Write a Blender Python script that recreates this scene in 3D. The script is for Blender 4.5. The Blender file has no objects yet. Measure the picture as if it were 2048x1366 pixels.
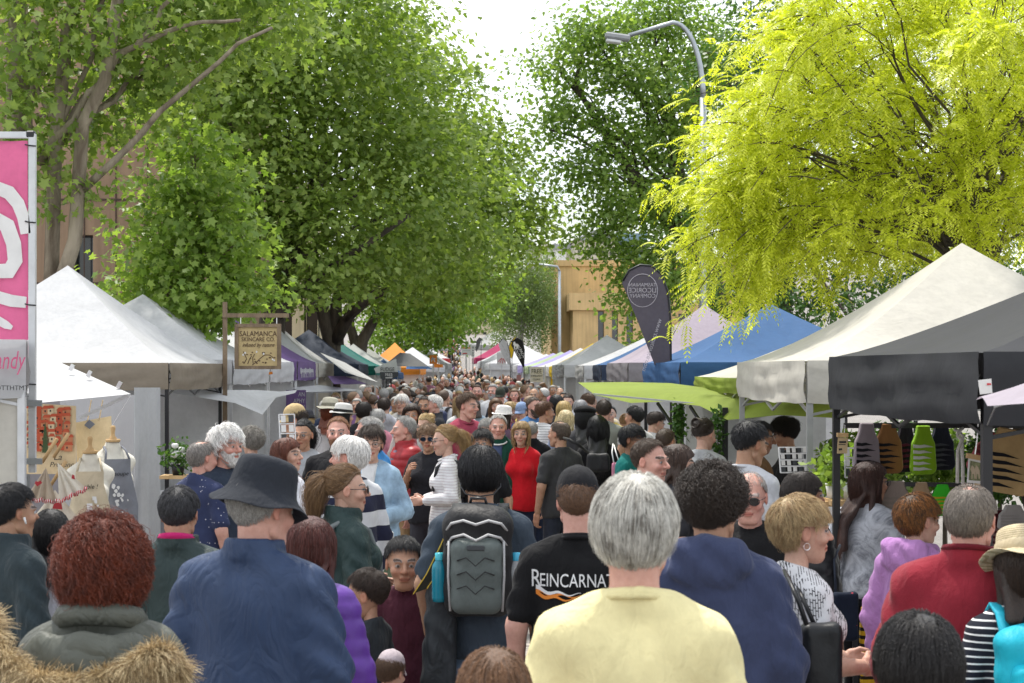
import bpy, bmesh, math, random
import numpy as np
from mathutils import Vector, Matrix

# ------------------------------------------------------------------ camera, sky, sun, exposure
SC = bpy.context.scene
COL = SC.collection
FPX, VX, HY, CZ = 3413.0, 955.0, 738.0, 2.15      # focal length in photo pixels, street vanishing point, lens height
cd = bpy.data.cameras.new('camera'); cam = bpy.data.objects.new('camera', cd); COL.objects.link(cam)
cd.sensor_width = 36.0; cd.lens = FPX/2048*36
cd.shift_x = (1024-VX)/2048; cd.shift_y = (HY-683)/2048
cd.clip_start = 0.05; cd.clip_end = 3000
cam.location = (0, 0, CZ); cam.rotation_euler = (math.radians(90), 0, 0)
cd.dof.use_dof = True; cd.dof.focus_distance = 13.0; cd.dof.aperture_fstop = 9.0
SC.camera = cam

SUN_EL, SUN_AZ = math.radians(66), math.radians(-24)   # azimuth from +Y (street axis), positive to the right
w = bpy.data.worlds.new('World'); SC.world = w; w.use_nodes = True
nt = w.node_tree; N = nt.nodes; L = nt.links; N.clear()
out = N.new('ShaderNodeOutputWorld'); bg = N.new('ShaderNodeBackground'); sky = N.new('ShaderNodeTexSky')
sky.sky_type = 'NISHITA'; sky.sun_disc = False; sky.sun_elevation = SUN_EL; sky.sun_rotation = SUN_AZ
sky.air_density = 1.2; sky.dust_density = 2.0; sky.ozone_density = 1.0
tc = N.new('ShaderNodeTexCoord'); mp = N.new('ShaderNodeMapping'); mp.inputs['Scale'].default_value = (1, 1, 2.4)
nz = N.new('ShaderNodeTexNoise'); nz.inputs['Scale'].default_value = 2.1; nz.inputs['Detail'].default_value = 7; nz.inputs['Roughness'].default_value = .55
rp = N.new('ShaderNodeValToRGB'); rp.color_ramp.elements[0].position = .30; rp.color_ramp.elements[1].position = .56
mx = N.new('ShaderNodeMix'); mx.data_type = 'RGBA'
mx.inputs[7].default_value = (8.6, 8.8, 9.0, 1)          # thin bright cloud, in the sky texture's own units
L.new(tc.outputs['Generated'], mp.inputs[0]); L.new(mp.outputs[0], nz.inputs[0]); L.new(nz.outputs[0], rp.inputs[0])
L.new(rp.outputs[0], mx.inputs[0]); L.new(sky.outputs[0], mx.inputs[6]); L.new(mx.outputs[2], bg.inputs[0])
bg.inputs[1].default_value = .15; L.new(bg.outputs[0], out.inputs[0])

sd = bpy.data.lights.new('sun', 'SUN'); sun = bpy.data.objects.new('sun', sd); COL.objects.link(sun)
sd.energy = 3.4; sd.angle = math.radians(3); sd.color = (1, .95, .87)
_dir = Vector((math.sin(SUN_AZ)*math.cos(SUN_EL), math.cos(SUN_AZ)*math.cos(SUN_EL), math.sin(SUN_EL)))
sun.rotation_euler = (-_dir).to_track_quat('-Z', 'Y').to_euler(); sun.location = _dir*60

SC.view_settings.view_transform = 'Standard'; SC.view_settings.look = 'None'
SC.view_settings.exposure = .5; SC.view_settings.gamma = 1
SC.render.engine = 'CYCLES'; SC.cycles.use_denoising = True
SC.cycles.max_bounces = 6; SC.cycles.diffuse_bounces = 3; SC.cycles.glossy_bounces = 2; SC.cycles.transmission_bounces = 4
SC.cycles.transparent_max_bounces = 8; SC.cycles.caustics_reflective = False; SC.cycles.caustics_refractive = False

# ------------------------------------------------------------------ helpers
rng = np.random.default_rng(7); R = random.Random(11)
def P(px, py, s):                      # photo pixel at a scale of s pixels per metre -> point in the street
    return Vector(((px-VX)/s, FPX/s, CZ-(py-HY)/s))
def gz(y):                             # street level: flat near the camera, climbing beyond 55 m
    t = max(0., y-55.); return .00028*t*t if t < 130 else .00028*130*130+(t-130)*.045
def tag(o, label=None, cat=None, group=None, kind=None):
    if label: o['label'] = label
    if cat: o['category'] = cat
    if group: o['group'] = group
    if kind: o['kind'] = kind
    return o
def link(name, data, parent=None, mat=None):
    o = bpy.data.objects.new(name, data); COL.objects.link(o)
    if parent is not None: o.parent = parent
    if mat is not None:
        if isinstance(mat, (list, tuple)):
            for m in mat: data.materials.append(m)
        else: data.materials.append(mat)
    return o
def empty(name, loc=(0,0,0), rz=0, parent=None):
    o = bpy.data.objects.new(name, None); COL.objects.link(o); o.location = loc; o.rotation_euler = (0,0,rz); o.empty_display_size = .1
    if parent is not None: o.parent = parent
    return o
def npmesh(name, V, F, smooth=True, mi=None):
    """V (n,3); F int array (m,k) of equal sized faces, or a list of such arrays"""
    me = bpy.data.meshes.new(name)
    Fs = F if isinstance(F, list) else [F]
    Fs = [np.asarray(f, np.int32) for f in Fs if len(f)]
    V = np.asarray(V, np.float32)
    nl = sum(f.size for f in Fs); nf = sum(len(f) for f in Fs)
    me.vertices.add(len(V)); me.vertices.foreach_set('co', V.ravel())
    me.loops.add(nl); me.loops.foreach_set('vertex_index', np.concatenate([f.ravel() for f in Fs]))
    me.polygons.add(nf)
    tot = np.concatenate([np.full(len(f), f.shape[1], np.int32) for f in Fs])
    st = np.concatenate([[0], np.cumsum(tot)[:-1]]).astype(np.int32)
    me.polygons.foreach_set('loop_start', st)
    if smooth: me.polygons.foreach_set('use_smooth', np.ones(nf, bool))
    if mi is not None: me.polygons.foreach_set('material_index', np.asarray(mi, np.int32))
    me.update(calc_edges=True); me.validate()
    return me
class MB:
    """collects vertices and faces for one mesh"""
    def __init__(s): s.v = []; s.f = []
    def add(s, vs, fs):
        b = len(s.v); s.v += [tuple(v) for v in vs]; s.f += [tuple(i+b for i in f) for f in fs]; return s
    def box(s, c, d, rot=None):
        hx, hy, hz = d[0]/2, d[1]/2, d[2]/2
        vs = [Vector((x*hx, y*hy, z*hz)) for x in (-1,1) for y in (-1,1) for z in (-1,1)]
        if rot is not None: vs = [rot @ v for v in vs]
        vs = [v+Vector(c) for v in vs]
        return s.add(vs, [(0,1,3,2),(4,6,7,5),(0,4,5,1),(2,3,7,6),(0,2,6,4),(1,5,7,3)])
    def bar(s, a, b, wx, wy=None):
        a = Vector(a); b = Vector(b); d = b-a; q = d.to_track_quat('Z','Y').to_matrix()
        return s.box((a+b)/2, (wx, wy or wx, d.length), q)
    def tube(s, pts, rad, n=8, caps=True):
        pts = [Vector(p) for p in pts]; m = len(pts)
        rr = rad if isinstance(rad, (list, tuple)) else [rad]*m
        up = None; rings = []
        for i, p in enumerate(pts):
            t = (pts[min(i+1,m-1)]-pts[max(i-1,0)]).normalized()
            if up is None: up = t.orthogonal().normalized()
            up = (up - t*up.dot(t)).normalized(); sd_ = t.cross(up)
            rings.append([p+(up*math.cos(2*math.pi*k/n)+sd_*math.sin(2*math.pi*k/n))*rr[i] for k in range(n)])
        vs = [v for r_ in rings for v in r_]
        fs = [(i*n+k, i*n+(k+1)%n, (i+1)*n+(k+1)%n, (i+1)*n+k) for i in range(m-1) for k in range(n)]
        if caps: fs += [tuple(range(n-1,-1,-1)), tuple((m-1)*n+k for k in range(n))]
        return s.add(vs, fs)
    def lathe(s, prof, n=24, sx=1, sy=1):
        vs = [(r_*math.cos(2*math.pi*k/n)*sx, r_*math.sin(2*math.pi*k/n)*sy, z) for r_, z in prof for k in range(n)]
        fs = [(i*n+k, i*n+(k+1)%n, (i+1)*n+(k+1)%n, (i+1)*n+k) for i in range(len(prof)-1) for k in range(n)]
        return s.add(vs, fs)
    def prism(s, pts2, axis_fn, t):
        """polygon pts2 [(u,v)] placed with axis_fn(u,v,w); extruded w in (-t/2, t/2)"""
        n = len(pts2)
        vs = [axis_fn(u, v, -t/2) for u, v in pts2]+[axis_fn(u, v, t/2) for u, v in pts2]
        fs = [tuple(range(n)), tuple(range(2*n-1, n-1, -1))]+[(i, n+i, n+(i+1)%n, (i+1)%n) for i in range(n)]
        return s.add(vs, fs)
    def build(s, name, mat=None, parent=None, smooth=False, bevel=0):
        me = bpy.data.meshes.new(name); me.from_pydata([tuple(v) for v in s.v], [], s.f)
        bm = bmesh.new(); bm.from_mesh(me); bmesh.ops.recalc_face_normals(bm, faces=bm.faces)
        if bevel: bmesh.ops.bevel(bm, geom=bm.edges[:], offset=bevel, segments=1, affect='EDGES')
        bm.to_mesh(me); bm.free()
        if smooth: me.polygons.foreach_set('use_smooth', np.ones(len(me.polygons), bool))
        me.update(); return link(name, me, parent, mat)
def copy_tree(o, parent=None):
    c = o.copy(); COL.objects.link(c)
    if parent is not None: c.parent = parent
    for ch in list(o.children): copy_tree(ch, c)
    return c
def fbm(p, f=1., seed=0):              # cheap smooth pseudo-noise, -1..1
    x, y, z = p[...,0]*f, p[...,1]*f, p[...,2]*f; s = seed*1.7
    return (np.sin(x*1.3+1.7*np.sin(y*.9+s)+s)*np.cos(z*1.1+1.3*np.sin(x*.7+s*2))+.5*np.sin(y*2.3+z*1.9+2*np.sin(x*1.5+s)+s*3)+.3*np.sin(z*3.7-x*2.9+y*1.3+s*5))/1.6

# ------------------------------------------------------------------ materials
def newmat(name):
    m = bpy.data.materials.new(name); m.use_nodes = True; t = m.node_tree
    b = t.nodes['Principled BSDF']; return m, t, b
def nn(t, typ, **kw):
    n = t.nodes.new(typ)
    for k, v in kw.items():
        if k in n.inputs.keys(): n.inputs[k].default_value = v
        else: setattr(n, k, v)
    return n
def mixc(t, fac, a, b, mode='MIX'):
    m = t.nodes.new('ShaderNodeMix'); m.data_type = 'RGBA'; m.blend_type = mode
    for sock, v in ((m.inputs[0], fac), (m.inputs[6], a), (m.inputs[7], b)):
        if hasattr(v, 'links') or hasattr(v, 'is_linked'): t.links.new(v, sock)
        elif isinstance(v, (int, float)): sock.default_value = v
        else: sock.default_value = (*v[:3], 1)
    return m.outputs[2]
def mathn(t, op, a, b=0., c=None):
    m = t.nodes.new('ShaderNodeMath'); m.operation = op
    for i, v in enumerate((a, b) if c is None else (a, b, c)):
        if hasattr(v, 'is_linked'): t.links.new(v, m.inputs[i])
        else: m.inputs[i].default_value = v
    return m.outputs[0]
def coords(t, kind='Object', scale=(1,1,1), rot=(0,0,0)):
    c = t.nodes.new('ShaderNodeTexCoord'); m = t.nodes.new('ShaderNodeMapping')
    m.inputs['Scale'].default_value = scale; m.inputs['Rotation'].default_value = rot
    t.links.new(c.outputs[kind], m.inputs[0]); return m.outputs[0]
def noise(t, vec, scale, detail=4, rough=.5, dist=0):
    n = nn(t, 'ShaderNodeTexNoise', Scale=scale, Detail=detail, Roughness=rough, Distortion=dist)
    t.links.new(vec, n.inputs['Vector']); return n.outputs[0]
def ramp(t, v, stops):
    r_ = t.nodes.new('ShaderNodeValToRGB'); e = r_.color_ramp.elements
    while len(e) < len(stops): e.new(.5)
    for k, (p, c) in enumerate(stops):
        e[k].position = p; e[k].color = (c, c, c, 1) if isinstance(c, (int, float)) else (*c[:3], 1)
    t.links.new(v, r_.inputs[0]); return r_.outputs[0]
def bump(t, b, h, strength=.4, dist=.01, prev=None):
    n = nn(t, 'ShaderNodeBump', Strength=strength, Distance=dist); t.links.new(h, n.inputs['Height'])
    if prev is not None: t.links.new(prev, n.inputs['Normal'])
    t.links.new(n.outputs[0], b.inputs['Normal']); return n.outputs[0]
def objcol(t): return t.nodes.new('ShaderNodeObjectInfo').outputs['Color']
def setc(t, b, c):
    if hasattr(c, 'is_linked'): t.links.new(c, b.inputs['Base Color'])
    else: b.inputs['Base Color'].default_value = (*c[:3], 1)
_mc = {}
def plain(name, c, rough=.6, metal=0., var=.12, scale=8., bmp=0., spec=.4, coord='Object'):
    if name in _mc: return _mc[name]
    m, t, b = newmat(name); b.inputs['Roughness'].default_value = rough; b.inputs['Metallic'].default_value = metal
    b.inputs['Specular IOR Level'].default_value = spec
    v = noise(t, coords(t, coord), scale, 5, .6)
    setc(t, b, mixc(t, ramp(t, v, [(.3, 1-var), (.7, 1+var*.3)]), (0,0,0), c, 'MIX') if False else mixc(t, 1., c, ramp(t, v, [(.3, 1-var*1.5), (.7, 1.)]), 'MULTIPLY'))
    if bmp: bump(t, b, v, bmp, .01)
    _mc[name] = m; return m
# ------------------------------------------------------------------ clothes, skin and hair materials
def cloth(name, rough=.85, wscale=7., wb=.35, fine=220., fb=.15, sheen=.15, dist=.05, stretch=(1,1,.55), pattern=None, mottle=.12, sharp=False):
    if name in _mc: return _mc[name]
    m, t, b = newmat(name); b.inputs['Roughness'].default_value = rough
    b.inputs['Sheen Weight'].default_value = sheen*.35; b.inputs['Specular IOR Level'].default_value = .25 if rough < .6 else .1
    co = coords(t, 'Object', stretch); raw = coords(t, 'Object')
    base = objcol(t)
    if pattern: base = pattern(t, raw, base)
    mo = noise(t, raw, 9, 5, .65)
    base = mixc(t, 1., base, ramp(t, mo, [(.3, 1-mottle), (.7, 1+mottle)]), 'MULTIPLY')
    setc(t, b, base)
    w1 = noise(t, co, wscale, 3, .5, .5 if not sharp else 1.)
    if False: pass
    if sharp: w1 = mathn(t, 'ABSOLUTE', mathn(t, 'SUBTRACT', w1, .5))
    n1 = bump(t, b, w1, wb, dist*(3 if sharp else 1))
    n2 = bump(t, b, noise(t, coords(t, 'Object', (1.6,1.6,.7)), wscale*3.3, 3, .55, .8), wb*.6, dist*.3, n1)
    bump(t, b, noise(t, raw, fine, 2, .5), fb, .002, n2)
    _mc[name] = m; return m
def stripes(axis, period, duty, c2, phase=0., wob=.004):
    def f(t, raw, base):
        sp = t.nodes.new('ShaderNodeSeparateXYZ'); t.links.new(raw, sp.inputs[0])
        v = mathn(t, 'ADD', sp.outputs[axis], mathn(t, 'MULTIPLY', noise(t, raw, 5, 2), wob*4))
        fr = mathn(t, 'FRACT', mathn(t, 'MULTIPLY_ADD', v, 1/period, phase))
        return mixc(t, mathn(t, 'LESS_THAN', fr, duty), base, c2)
    return f
def dots(scale, c2, th=.16):
    def f(t, raw, base):
        v = nn(t, 'ShaderNodeTexVoronoi', Scale=scale); t.links.new(raw, v.inputs[0])
        return mixc(t, mathn(t, 'LESS_THAN', v.outputs['Distance'], th), base, c2)
    return f
def plaid(p, c2, c3):
    def f(t, raw, base):
        a = stripes(0, p, .4, c2)(t, raw, base); return mixc(t, .5, a, stripes(2, p, .4, c3)(t, raw, base))
    return f
def tiedye(c2):
    def f(t, raw, base): return mixc(t, ramp(t, noise(t, raw, 7, 6, .7, 1.5), [(.42, 0.), (.62, 1.)]), base, c2)
    return f
def marks(c2, scale=26):
    def f(t, raw, base):
        mp_ = nn(t, 'ShaderNodeTexBrick', Scale=scale); mp_.offset = .37; mp_.inputs['Mortar Size'].default_value = .035
        r_ = t.nodes.new('ShaderNodeMapping'); r_.inputs['Rotation'].default_value = (.5, .9, .6); t.links.new(raw, r_.inputs[0]); t.links.new(r_.outputs[0], mp_.inputs[0])
        v = ramp(t, noise(t, raw, 30, 1), [(.47, 0.), (.5, 1.)])
        return mixc(t, mathn(t, 'MULTIPLY', mp_.outputs['Fac'], v), base, c2)
    return f
M_TEE = cloth('cotton_jersey', wscale=5, wb=.75, dist=.06)
M_SHIRT = cloth('woven_shirt_cloth', wscale=8, wb=.5)
M_FLEECE = cloth('fleece_cloth', .95, 5, .6, 160, .5, .4)
M_KNIT = cloth('sweatshirt_cloth', .92, 5, .8, 260, .35, .3, .06)
M_NYLON = cloth('crinkled_nylon', .55, 9, .5, 60, .12, .05, .02, (1,1,.5), sharp=True)
M_PUFF = cloth('quilted_nylon', .42, 14, .35, 90, .1, .05, .01)
M_DENIM = cloth('denim_cloth', .9, 8, .4, 300, .3, .2, mottle=.35)
M_TROUSER = cloth('trouser_cloth', .9, 7, .5, 200, .1, .1)
M_HAT = cloth('hat_canvas', .8, 14, .3, 250, .3, .1)
M_STRAW = cloth('woven_straw', .8, 30, .3, 400, .5, .1, pattern=stripes(2, .008, .4, (.42,.34,.2)))
M_BAG = cloth('bag_nylon', .55, 9, .35, 300, .25, .05)
M_LEATHER = cloth('bag_leather', .38, 16, .12, 200, .1, .0)
M_SHOE = plain('shoe_leather', (.05,.05,.055), .5)
m, t, b = newmat('skin'); M_SKIN = m
at_ = nn(t, 'ShaderNodeAttribute', attribute_name='tint'); oc = objcol(t)
sk = mixc(t, 1., oc, at_.outputs['Color'], 'MULTIPLY')
raw_ = coords(t, 'Object'); sk = mixc(t, 1., sk, ramp(t, noise(t, raw_, 45, 5, .65), [(.3, (.88,.8,.78)), (.7, (1.04,1.02,1.02))]), 'MULTIPLY')
setc(t, b, mixc(t, at_.outputs['Alpha'], sk, at_.outputs['Color']))
b.inputs['Roughness'].default_value = .52; b.inputs['Subsurface Weight'].default_value = .12; b.inputs['Subsurface Radius'].default_value = (.012,.005,.003); b.inputs['Subsurface Scale'].default_value = 1.
b.inputs['Specular IOR Level'].default_value = .35
bump(t, b, noise(t, raw_, 160, 3), .12, .002)
def hairmat(name, c2=None, mix=.5, rough=.45):
    if name in _mc: return _mc[name]
    m, t, b = newmat(name); oc = objcol(t); hi = t.nodes.new('ShaderNodeHairInfo')
    if c2 is not None:
        v = noise(t, coords(t, 'Object'), 22, 3, .6)
        f = ramp(t, mathn(t, 'ADD', mathn(t, 'MULTIPLY', hi.outputs['Random'], .45), mathn(t, 'MULTIPLY', v, .9)), [(mix-.12+.2, 0.), (mix+.12+.2, 1.)])
        oc = mixc(t, f, oc, c2)
    br = ramp(t, hi.outputs['Random'], [(0., .5), (1., 1.35)])
    setc(t, b, mixc(t, 1., oc, br, 'MULTIPLY'))
    b.inputs['Roughness'].default_value = rough; b.inputs['Specular IOR Level'].default_value = .45
    _mc[name] = m; return m
M_HAIR = hairmat('hair_strands')
def capmat():
    m, t, b = newmat('hair_mass'); raw = coords(t, 'Object')
    st = noise(t, coords(t, 'Object', (60,60,14)), 3, 4, .6, .6)
    setc(t, b, mixc(t, 1., objcol(t), ramp(t, st, [(.3, .45), (.72, 1.25)]), 'MULTIPLY')); b.inputs['Roughness'].default_value = .55
    bump(t, b, st, .8, .006); return m
M_CAP = capmat()
M_GLASSBLK = plain('dark_lens', (.012,.012,.014), .12, spec=.6); M_FRAME = plain('spectacle_frame', (.03,.028,.03), .35)
M_METAL = plain('bright_metal', (.75,.75,.76), .3, 1.)

# ------------------------------------------------------------------ implicit surfaces -> mesh
class SDF:
    def __init__(s, lo, hi, h):
        s.lo = np.array(lo, np.float32); s.h = h
        s.n = np.maximum(4, np.ceil((np.array(hi)-lo)/h).astype(int)+1)
        ax = [s.lo[i]+h*np.arange(s.n[i], dtype=np.float32) for i in range(3)]
        s.x, s.y, s.z = ax[0][:,None,None], ax[1][None,:,None], ax[2][None,None,:]
    def pts(s): return np.stack(np.broadcast_arrays(s.x, s.y, s.z), -1)
    def ell(s, c, r):
        dx, dy, dz = s.x-c[0], s.y-c[1], s.z-c[2]
        k0 = np.sqrt((dx/r[0])**2+(dy/r[1])**2+(dz/r[2])**2)+1e-6
        k1 = np.sqrt((dx/r[0]**2)**2+(dy/r[1]**2)**2+(dz/r[2]**2)**2)+1e-6
        return k0*(k0-1)/k1
    def cone(s, a, b, ra, rb):
        a = np.array(a, np.float32); b = np.array(b, np.float32); ba = b-a; l2 = float(ba@ba)+1e-9
        px, py, pz = s.x-a[0], s.y-a[1], s.z-a[2]
        h = np.clip((px*ba[0]+py*ba[1]+pz*ba[2])/l2, 0, 1)
        return np.sqrt((px-h*ba[0])**2+(py-h*ba[1])**2+(pz-h*ba[2])**2)-(ra+(rb-ra)*h)
    def rbox(s, c, hd, r):
        qx, qy, qz = np.abs(s.x-c[0])-hd[0]+r, np.abs(s.y-c[1])-hd[1]+r, np.abs(s.z-c[2])-hd[2]+r
        return np.sqrt(np.maximum(qx,0)**2+np.maximum(qy,0)**2+np.maximum(qz,0)**2)+np.minimum(np.maximum(qx,np.maximum(qy,qz)),0)-r
    def mesh(s, d):
        d = np.broadcast_to(d, tuple(s.n)).astype(np.float32).copy()
        for ax in range(3):                                   # keep it closed at the box
            sl = [slice(None)]*3
            for e in (0, -1): sl[ax] = e; d[tuple(sl)] = np.maximum(d[tuple(sl)], s.h*.5)
        ins = d < 0; nx, ny, nz = s.n
        cs = np.zeros((nx-1, ny-1, nz-1), np.int8)
        offs = [(i,j,k) for i in (0,1) for j in (0,1) for k in (0,1)]
        for i,j,k in offs: cs += ins[i:nx-1+i, j:ny-1+j, k:nz-1+k]
        act = np.argwhere((cs > 0) & (cs < 8))
        if not len(act): return np.zeros((0,3)), np.zeros((0,4), int)
        val = {o: d[act[:,0]+o[0], act[:,1]+o[1], act[:,2]+o[2]] for o in offs}
        acc = np.zeros((len(act),3), np.float32); cnt = np.zeros(len(act), np.float32)
        for o in offs:
            for ax in range(3):
                if o[ax]: continue
                q = list(o); q[ax] = 1; q = tuple(q); va, vb = val[o], val[q]
                mm = (va < 0) != (vb < 0)
                tt = np.where(mm, va/np.where(mm, va-vb, 1), 0)
                p = np.tile(np.array(o, np.float32), (len(act),1)); p[:,ax] = tt
                acc += p*mm[:,None]; cnt += mm
        V = s.lo+s.h*(act+acc/cnt[:,None])
        idx = np.full(cs.shape, -1, np.int32); idx[act[:,0],act[:,1],act[:,2]] = np.arange(len(act))
        Fs = []
        for ax in range(3):
            a, b_ = (ax+1)%3, (ax+2)%3
            sl0 = [slice(None)]*3; sl1 = [slice(None)]*3; sl0[ax] = slice(0,-1); sl1[ax] = slice(1,None)
            ch = ins[tuple(sl0)] != ins[tuple(sl1)]
            e = np.argwhere(ch); e = e[(e[:,a] > 0) & (e[:,b_] > 0) & (e[:,a] < s.n[a]-1) & (e[:,b_] < s.n[b_]-1)]
            if not len(e): continue
            fl = ins[e[:,0],e[:,1],e[:,2]]
            def cell(da, db):
                c = e.copy(); c[:,a] -= da; c[:,b_] -= db; return idx[c[:,0],c[:,1],c[:,2]]
            q = np.stack([cell(1,1), cell(0,1), cell(0,0), cell(1,0)], 1)
            q[~fl] = q[~fl][:, ::-1]; Fs.append(q)
        return V, np.concatenate(Fs)
def smin(a, b, k):
    h = np.maximum(k-np.abs(a-b), 0)/k; return np.minimum(a, b)-h*h*k*.25
def smax(a, b, k): return -smin(-a, -b, k)
def taubin(V, F, it=2):
    e = np.concatenate([F[:,[0,1]],F[:,[1,2]],F[:,[2,3]],F[:,[3,0]]])
    deg = np.bincount(e.ravel(), minlength=len(V)).astype(np.float32)[:,None]+1e-6
    for k in range(it):
        for lam in (.5, -.52):
            A = np.stack([np.bincount(e[:,0], V[e[:,1],c], len(V))+np.bincount(e[:,1], V[e[:,0],c], len(V)) for c in range(3)], 1)
            V = V+lam*(A/deg-V)
    return V

# ------------------------------------------------------------------ heads and hands (built once, shared shapes)
EYE_Y, EYE_Z, EYE_X = .076, .006, .032
def head_mesh(kind, h=.0029):
    f = kind in 'fw'; c = kind == 'c'; o = kind == 'o'
    S = SDF((-.1,-.13,-.135), (.1,.13,.135), h)
    d = S.ell((0,-.018,.03), (.075,.097,.088))
    jw = .056 if f else (.062 if not c else .058)
    d = smin(d, S.ell((0,.022,-.034), (jw,.07,.082)), .035)
    d = smin(d, S.cone((-.022,.058,-.098), (.022,.058,-.098), .022, .022) if not f else S.ell((0,.06,-.096), (.026,.026,.024)), .03)
    if not (f or c):
        for sx in (-1,1): d = smin(d, S.cone((sx*.056,-.002,-.062), (sx*.03,.05,-.098), .016, .014), .02)
    d = smin(d, S.cone((-.042,.08,.026), (.042,.08,.026), .009 if f or c else .012, .009 if f or c else .012), .016)
    for sx in (-1,1):
        d = smin(d, S.ell((sx*.043,.063,-.024), (.024,.024,.02)), .02)
        d = smax(d, -S.ell((sx*EYE_X,.101,EYE_Z), (.02,.017,.0125)), .012)
    nl = .85 if f else (.7 if c else 1.05)
    d = smin(d, S.cone((0,.086,.016), (0,.093+.02*nl,-.02), .007, .0125), .009)
    for sx in (-1,1): d = smin(d, S.ell((sx*.0115,.096,-.024), (.0085,.011,.0075)), .007)
    d = smin(d, S.cone((-.017,.0885,-.0525), (.017,.0885,-.0525), .006, .006), .007)
    d = smin(d, S.cone((-.014,.0885,-.0655), (.014,.0885,-.0655), .0072, .0072), .006)
    d = smax(d, -S.cone((-.022,.097,-.059), (.022,.097,-.059), .0028, .0028), .004)
    if o:
        for sx in (-1,1): d = smax(d, -S.cone((sx*.02,.097,-.028), (sx*.033,.084,-.062), .0035, .0035), .008)
    for sx in (-1,1):                                        # lids with a slit, then the ear
        lid = S.ell((sx*EYE_X,EYE_Y,EYE_Z), (.0162,.0155,.0135))
        lid = smax(lid, -S.ell((sx*EYE_X,EYE_Y+.014,EYE_Z-.0005), (.0125,.02,.0033)), .002)
        d = smin(d, lid, .003)
        ear = S.ell((sx*.08,-.012,-.004), (.0085,.02,.031)); ear = smax(ear, -S.ell((sx*.092,-.007,-.002), (.009,.012,.02)), .004)
        d = smin(d, ear, .007)
    V, F = S.mesh(d); V = taubin(V, F, 1)
    T = np.ones((len(V),4), np.float32); T[:,3] = 0
    x, y, z = np.abs(V[:,0]), V[:,1], V[:,2]
    lip = (y > .074)&(x < .026)&(np.abs(z+.0592) < .013-.16*x**1.15*3); T[lip,:3] = (.83,.5,.5) if f else (.84,.62,.6)
    T[lip & (np.abs(z+.059) < .0025), :3] = (.4,.22,.22)
    ck = np.exp(-((x-.042)**2+(z+.028)**2)/.0006)*(y > .03); T[:,1] *= 1-.16*ck; T[:,2] *= 1-.16*ck
    ns = np.exp(-(x**2+(z+.022)**2)/.0003)*(y > .09); T[:,1] *= 1-.12*ns; T[:,2] *= 1-.12*ns
    er = (x > .077); T[er,1] *= .84; T[er,2] *= .82
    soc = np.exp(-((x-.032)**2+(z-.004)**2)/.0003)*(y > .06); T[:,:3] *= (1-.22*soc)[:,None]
    bz = .0285+.006*np.sin(np.clip((x-.014)/.04,0,1)*math.pi); br = (y > .05)&(x > .013)&(x < .054)&(np.abs(z-bz) < (.0042 if f else .0055))
    T[br,:3] = (.09,.065,.05) if not o else (.35,.33,.31); T[br,3] = .55 if not c else .65
    if f: 
        lash = (np.abs(((x-EYE_X)/.0165)**2+((z-EYE_Z-.001)/.0062)**2-1) < .35)&(y > .07)&(z > EYE_Z-.001); T[lash,:3] = .03; T[lash,3] = .8
    # eyeballs
    vs, fs = [V], [F]; ts = [T]; base = len(V)
    for sx in (-1,1):
        n1, n2 = 14, 9
        th = np.linspace(0, math.pi, n2); ph = np.linspace(0, 2*math.pi, n1, endpoint=False)
        g = np.array([[.0143*math.sin(a)*math.cos(p_), .0143*math.cos(a), .0143*math.sin(a)*math.sin(p_)] for a in th for p_ in ph])
        E = g+np.array([sx*EYE_X, EYE_Y, EYE_Z]); T2 = np.ones((len(E),4), np.float32)*.42
        ang = np.repeat(th, n1); T2[ang < .78,:3] = (.12,.09,.07); T2[ang < .33,:3] = .02; T2[:,3] = 1
        q = np.array([[i*n1+k, i*n1+(k+1)%n1, (i+1)*n1+(k+1)%n1, (i+1)*n1+k] for i in range(n2-1) for k in range(n1)])
        vs.append(E); fs.append(q+base); ts.append(T2); base += len(E)
    return np.concatenate(vs), np.concatenate(fs), np.concatenate(ts)
_HD = {}
def get_head(kind, h):
    k = (kind if kind in 'mfoc' else 'm', h)
    if k not in _HD: _HD[k] = head_mesh(*k)
    return _HD[k]
def hand_mesh(curl, h=.0056):
    """right hand hanging from the wrist at the origin, fingers down -z, palm facing -x (towards the thigh), thumb forward +y"""
    S = SDF((-.075,-.06,-.2), (.04,.085,.02), h)
    d = S.cone((0,0,.02), (0,.002,-.03), .024, .026)
    d = smin(d, S.rbox((-.002,.002,-.06), (.0145,.041,.045), .014), .02)
    for k, (y, l) in enumerate(((.031,.075),(.011,.083),(-.009,.078),(-.028,.062))):
        a = np.array((-.002, y, -.098)); ang = .25+curl*(.75+.08*k)
        b1 = a+.46*l*np.array((-math.sin(ang*.7), 0, -math.cos(ang*.7))); ang2 = ang*2.0
        b2 = b1+.34*l*np.array((-math.sin(ang2), 0, -math.cos(ang2))); ang3 = ang*2.7
        b3 = b2+.26*l*np.array((-math.sin(ang3), 0, -math.cos(ang3)))
        f_ = smin(smin(S.cone(a,b1,.0092,.0086), S.cone(b1,b2,.0086,.0078), .003), S.cone(b2,b3,.0078,.0068), .003)
        d = smin(d, f_, .006)
    th = smin(S.cone((-.004,.03,-.03), (-.018,.055,-.062), .014, .0105), S.cone((-.018,.055,-.062), (-.026,.058,-.094), .0105, .008), .004)
    d = smin(d, th, .012)
    V, F = S.mesh(d); return taubin(V, F, 1), F
HANDS = {('relaxed',1): hand_mesh(.35), ('grip',1): hand_mesh(1.0), ('relaxed',0): hand_mesh(.35,.0075), ('grip',0): hand_mesh(1.,.0075)}

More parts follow.
